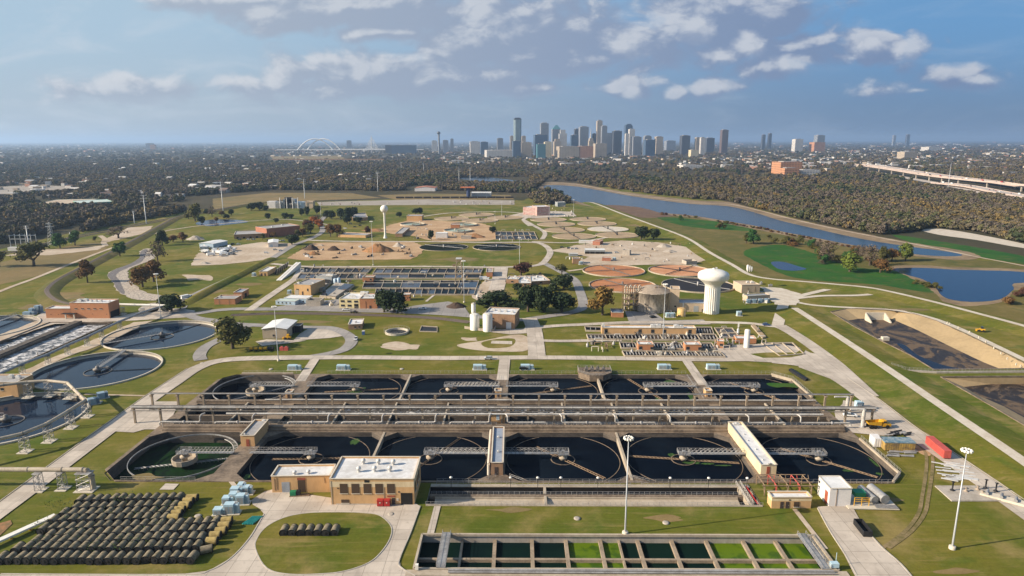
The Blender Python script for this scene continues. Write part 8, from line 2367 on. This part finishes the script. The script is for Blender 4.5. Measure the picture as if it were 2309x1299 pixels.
for i in range(44):
    px, py = rs.uniform(455, 530), rs.uniform(557, 577); k_ = rs.choice(['white', 'white', 'white', 'black', 'silver'])
    car(px, py, rs.uniform(0, 180), k_, k_+' scrap vehicle in the packed yard by the blue metal shed', rs.choice(['pickup', 'truck', 'suv']), k_+' scrap vehicles', z=.25)
M['soil'] = mat('dark_soil', (.085, .055, .038), .95, 0, .3, .3)
M['redsoil'] = mat('orange_soil', (.36, .17, .075), .95, 0, .3, .12, (.16, .11, .05))
def heap(px, py, wpx, h, m, label, d=.55):
    x, y = G(px, py); w = wpx/scale_at(px, py)/2; rr = random.Random(int(px)); n = 26
    mb = MB(); v = []
    for k, f in enumerate((1, .72, .42, .15)):
        for i in range(n):
            a = 2*PI*i/n; q = f*(1+.16*rr.uniform(-1, 1)); v.append((w*q*math.cos(a), w*d*q*math.sin(a), h*(1-f)**.8*(1+.2*rr.uniform(-1, 1))))
    mb.sm = True; mb.add(v, [(k*n+i, k*n+(i+1) % n, (k+1)*n+(i+1) % n, (k+1)*n+i) for k in range(3) for i in range(n)]); mb.add(v[3*n:], [tuple(range(n))])
    o = mb.build('soil_heap', M[m]); o.location = (x, y, .1); tag(o, label, 'heap')
heap(1027, 692, 46, 3.4, 'soil', 'dark brown soil heap below the light mast at the open basins', .8)
heap(852, 567, 72, 9, 'redsoil', 'biggest orange soil heap in the dirt yard')
heap(702, 563, 34, 6, 'soil', 'brown heap at the left end of the dirt yard'); heap(752, 564, 30, 5, 'soil', 'brown heap second from the left in the dirt yard'); heap(706, 574, 34, 4, 'redsoil', 'low rubble heap in front of the brown one, dirt yard')
heap(898, 556, 26, 5, 'conc', 'pale gravel heap at the right end of the dirt yard'); heap(1070, 535, 50, 5, 'redsoil', 'orange earth bank beside the demolished round tanks'); heap(1496, 558, 36, 4, 'conc', 'grey rubble heap beside the two dark oaks'); heap(1510, 569, 34, 2.5, 'conc', 'low grey rubble heap in the gravel yard')
heap(440, 539, 42, 5, 'conc', 'pale rubble heap among brown trees'); heap(460, 594, 30, 2.2, 'conc', 'low grey heap on the left gravel track'); heap(845, 520, 60, 3, 'redsoil', 'orange earth mound behind the slender tower')
for i in range(40):
    px, py = rs.uniform(680, 930), rs.uniform(553, 584)
    x, y = G(px, py); tag(MB().cbox(x, y, .2, rs.uniform(2, 7), rs.uniform(1, 2.5), rs.uniform(.6, 2), rs.uniform(0, 3)).cbox(x+1, y+.6, .2, 1.5, 1, 2.2, rs.uniform(0, 3)).build('salvage_pile', M[rs.choice(['rusty', 'conc', 'galv', 'dark', 'unit'])]), 'small pile of salvage lying in the dirt yard', 'salvage', 'salvage piles in the dirt yard')
# power lines and railway wagons
for i, (px, py, top) in enumerate(((330, 504, 438), (503, 475, 408), (687, 447, 403), (852, 431, 386), (1035, 412, 378), (1060, 410, 378), (160, 547, 522), (65, 556, 507), (303, 502, 474), (2137, 426, 368), (668, 367, 350), (905, 385, 365), (955, 386, 366))):
    x, y = G(px, py); h = hgt(px, py, top); t = thing('power_pole', 'tall steel power pole with crossarms, %s' % ('among the woods by the far railway' if i not in (7, 9) else ('beside the substation at the left', '')[0] if i == 7 else 'beside the highway at the right'), 'power pole', (x, y, 0), 0, 'power poles of the far line')
    MB().lathe([(.75, 0), (.4, h), (0, h)], 0, 0, 8).build('pole', M['mast'], t)
    if i not in (6, 9):
        for z in (.97, .88, .78)[:3 if i < 6 else 2]: MB().box(-h*.12, -.2, h*z, h*.12, .2, h*z+.4).build('crossarm', M['mast'], t)
t = put('lattice_pylon', 'grey lattice pylon behind the substation', 'pylon', 117, 552); h = hgt(117, 552, 500)
mb = MB()
for i in range(8):
    z0, z1 = h*i/8, h*(i+1)/8; r0, r1 = 3.2-2.6*i/8, 3.2-2.6*(i+1)/8
    for sx, sy in ((1, 1), (1, -1), (-1, -1), (-1, 1)): mb.tube((sx*r0, sy*r0, z0), (sx*r1, sy*r1, z1), .2, None, 4); mb.tube((sx*r0, sy*r0, z0), (-sy*r1, sx*r1, z1), .13, None, 4)
mb.build('lattice', M['mast'], t); MB().box(-5, -.2, h*.8, 5, .2, h*.82).box(-4, -.2, h*.93, 4, .2, h*.95).build('crossarm', M['mast'], t)
t = put('substation', 'electrical substation of grey steel frames at the left edge', 'substation', 25, 562)
for i in range(5):
    mb = MB()
    for yy in (0, 8): mb.tube((i*6, yy, 0), (i*6, yy, 17), .35, None, 5)
    mb.tube((i*6, 0, 16), (i*6, 8, 16), .3, None, 4); mb.build('gantry', M['mast'], t)
MB().box(0, -.2, 12, 24, .2, 12.6).box(0, 7.8, 15, 24, 8.2, 15.6).build('beam', M['mast'], t); MB().box(2, -8, 0, 22, -3, 4).build('equipment', M['unit'], t)
for i in range(13):
    px = 893+20.5*i; x, y = G(px, 447.5); t = thing('rail_wagon', 'black tank wagon in the long train at the far rail yard', 'rail wagon', (x, y, 0), 0, 'black tank wagons'); L = 18.5/scale_at(px, 447.5)
    MB().tube((0, 0, 2.7), (L, 0, 2.7), 1.6, None, 10).build('tank', M['dark'], t); MB().box(.5, -1.2, .6, L-.5, 1.2, 1.1).build('chassis', M['rusty'], t)
# steel frames and small blocks round the tanks
t = put('steel_frame', 'rusty steel pipe frame between the long tan building and the low pump house', 'steel frame', 1722, 1120)
for i in range(5):
    mb = MB()
    for yy in (0, 8): mb.tube((i*4, yy, 0), (i*4, yy, 3.6), .2, None, 5)
    mb.tube((i*4, 0, 3.6), (i*4, 8, 3.6), .18, None, 4); mb.tube((i*4, 0, .2), (i*4+2, 8, 3.6), .1, None, 4); mb.build('portal', M['faded_red' if i % 2 else 'rusty'], t)
mb = MB()
for yy in (0, 2.5, 5, 8): mb.tube((-1, yy, 3.7), (17, yy, 3.7), .18, None, 5)
mb.build('pipe', M['rusty'], t)
t = put('lattice_tower', 'cream lattice tower standing in the back right basins', 'lattice tower', 1035, 634)
mb = MB()
for i in range(5):
    z0, z1 = 4*i, 4*i+4; r0, r1 = 3.4-.35*i, 3.4-.35*(i+1)
    for sx, sy in ((1, 1), (1, -1), (-1, -1), (-1, 1)): mb.tube((sx*r0, sy*r0, z0), (sx*r1, sy*r1, z1), .28, None, 4); mb.tube((sx*r0, sy*r0, z0), (-sy*r1, sx*r1, z1), .16, None, 4)
mb.build('lattice', M['post'], t); MB().box(-2.5, -2.5, 19.5, 2.5, 2.5, 20.2).build('platform', M['unit'], t)
for (px, py, lab) in ((650, 899, 'small tan hut on the left walkway of the back tanks'), (1122, 897, 'small tan hut on the centre walkway of the back tanks'), (1597, 897, 'small tan hut on the right walkway of the back tanks')):
    building('control_hut', lab, 'hut', (px-7, py), (px+7, py), py-15, depth=4, wall='tan', roof='roof_grey', feats=[('door', 'f', .5, .1, 1.1, 2.2)])
x, y = G(1338, 846); t = thing('headworks', 'concrete gate chamber with machinery between two back tanks', 'gate chamber', (x, y, 0))
MB().prism([(-8, -2), (-3, -7), (4, -7), (9, -2), (9, 6), (-8, 6)], -1, 2.2).build('chamber', M['deck'], t); rail(MB(), [(-8, -2), (-3, -7), (4, -7), (9, -2), (9, 6), (-8, 6)], 2.2, True, 1.2, 1.6, .06).build('railing', M['galv'], t)
for i in range(4): MB().cbox(-4+3*i, 0, 2.2, 1.6, 2.4, 1.8).tube((-4+3*i, 0, 4), (-4+3*i, 0, 5), .4, None, 8).build('gate_motor', M['grey_steel'], t)
for i in range(9):
    x, y = G(1783+4*i, 838+2.6*i); tag(MB().cbox(x, y, 0, 2.2, 1.6, 1.2, .6).build('black_crate', M['dark']), 'black crate in the row on the grass by the last back tank', 'crate', 'black crates on the grass')
zone('concrete_slab', [(358, 1104), (372, 1090), (402, 1091), (390, 1104)], 'concrete', .2)
for px, py in ((240, 826), (225, 905), (455, 818), (880, 1160), (1500, 1180), (1300, 1170), (610, 832), (905, 832), (1700, 815), (445, 1163)):
    x, y = G(px, py); tag(MB().lathe([(1.1, 0), (1.1, .25), (.6, .32), (0, .32)], x, y, 14).build('manhole', M['conc']), 'round concrete manhole set in the mown grass', 'manhole', 'manholes in the lawns')
t = put('conveyor', 'sloping white conveyor over orange grit at the left photo edge', 'conveyor', 0, 1225, 62); MB().box(-4, -1, .8, 16, 1, 1.4).build('trough', M['tank_white'], t)
for i in range(4): MB().box(-3+5.5*i, -1, 0, -2.6+5.5*i, 1, .8).build('leg', M['yellow'], t)
zone('grit_bed', [(-60, 1195), (22, 1172), (26, 1180), (-10, 1215), (-60, 1240)], 'redsoil', .15)

# small pipework, boxes and valves that stand about between the basins
CL = [(1320, 1640, 757, 806, 60, 'the filter cells at the long tan pump building'), (1610, 1720, 738, 790, 26, 'the square tanks at the right yard'), (650, 830, 600, 640, 26, 'the back left basins'), (880, 1100, 600, 672, 40, 'the right block of open basins'), (720, 800, 640, 690, 26, 'the brown hall and the low tank'), (1120, 1215, 515, 545, 24, 'the grid of weirs'), (1140, 1240, 618, 646, 14, 'the white-roofed laboratory'),
      (1185, 1290, 466, 490, 22, 'the pink brick works'), (930, 1080, 500, 540, 34, 'the demolished round tanks'), (1260, 1560, 548, 596, 34, 'the gravel yard'), (1420, 1600, 690, 715, 12, 'the stained digester'), (720, 1160, 452, 462, 36, 'the far grey lot'), (1660, 1740, 640, 690, 10, 'the beige block'), (-60, 170, 418, 434, 26, 'the far left lot')]
for (x0, x1, y0, y1, n, wh) in CL:
    for i in range(n):
        x, y = G(rs.uniform(x0, x1), rs.uniform(y0, y1)); k = rs.random(); a = rs.uniform(0, 1.57) if k > .6 else rs.choice([0, 1.57]); z = rs.uniform(.5, 2.2); L = rs.uniform(1.5, 5)
        mm = rs.choice(['galv', 'rusty', 'coping', 'conc', 'unit', 'grey_steel'])
        if k < .45:
            c, s_ = math.cos(a), math.sin(a)
            mb = MB().tube((x, y, z+.6), (x+L*c, y+L*s_, z+.6), .28, None, 8); mb.tube((x, y, 0), (x, y, z+.6), .28, None, 8); mb.tube((x+L*c, y+L*s_, 0), (x+L*c, y+L*s_, z+.6), .28, None, 8)
            nm, lb = 'bent_pipe', 'small bent pipe standing about '
        elif k < .8:
            mb = MB().cbox(x, y, 0, L*.7, rs.uniform(1, 2), z+.4, a).cbox(x+.3, y, z+.4, .8, .7, .5, a); nm, lb = 'equipment_box', 'small equipment box standing about '
        else:
            mb = MB().lathe([(.8, 0), (.8, z), (.3, z+.3), (.3, z+1), (0, z+1)], x, y, 10); nm, lb = 'valve', 'upright valve standing about '
        tag(mb.build(nm, M[mm]), lb+wh, {'bent_pipe': 'pipe', 'equipment_box': 'equipment', 'valve': 'valve'}[nm], lb+wh)
build_ground()
# ---------------------------------------------------------------- air
hz = MB().box(-64000, -2500, -30, 64000, 64000, 330)
m = bpy.data.materials.new('haze_air'); m.use_nodes = True
nt = m.node_tree
nt.nodes.remove(nt.nodes['Principled BSDF'])
pv = nt.nodes.new('ShaderNodeVolumePrincipled')
pv.inputs['Color'].default_value = (0.52, 0.72, 1.0, 1)
pv.inputs['Density'].default_value = 0.000055
pv.inputs['Anisotropy'].default_value = 0.35
nt.links.new(pv.outputs[0], nt.nodes['Material Output'].inputs['Volume'])
tag(hz.build('haze', m), None, None, None, 'stuff')
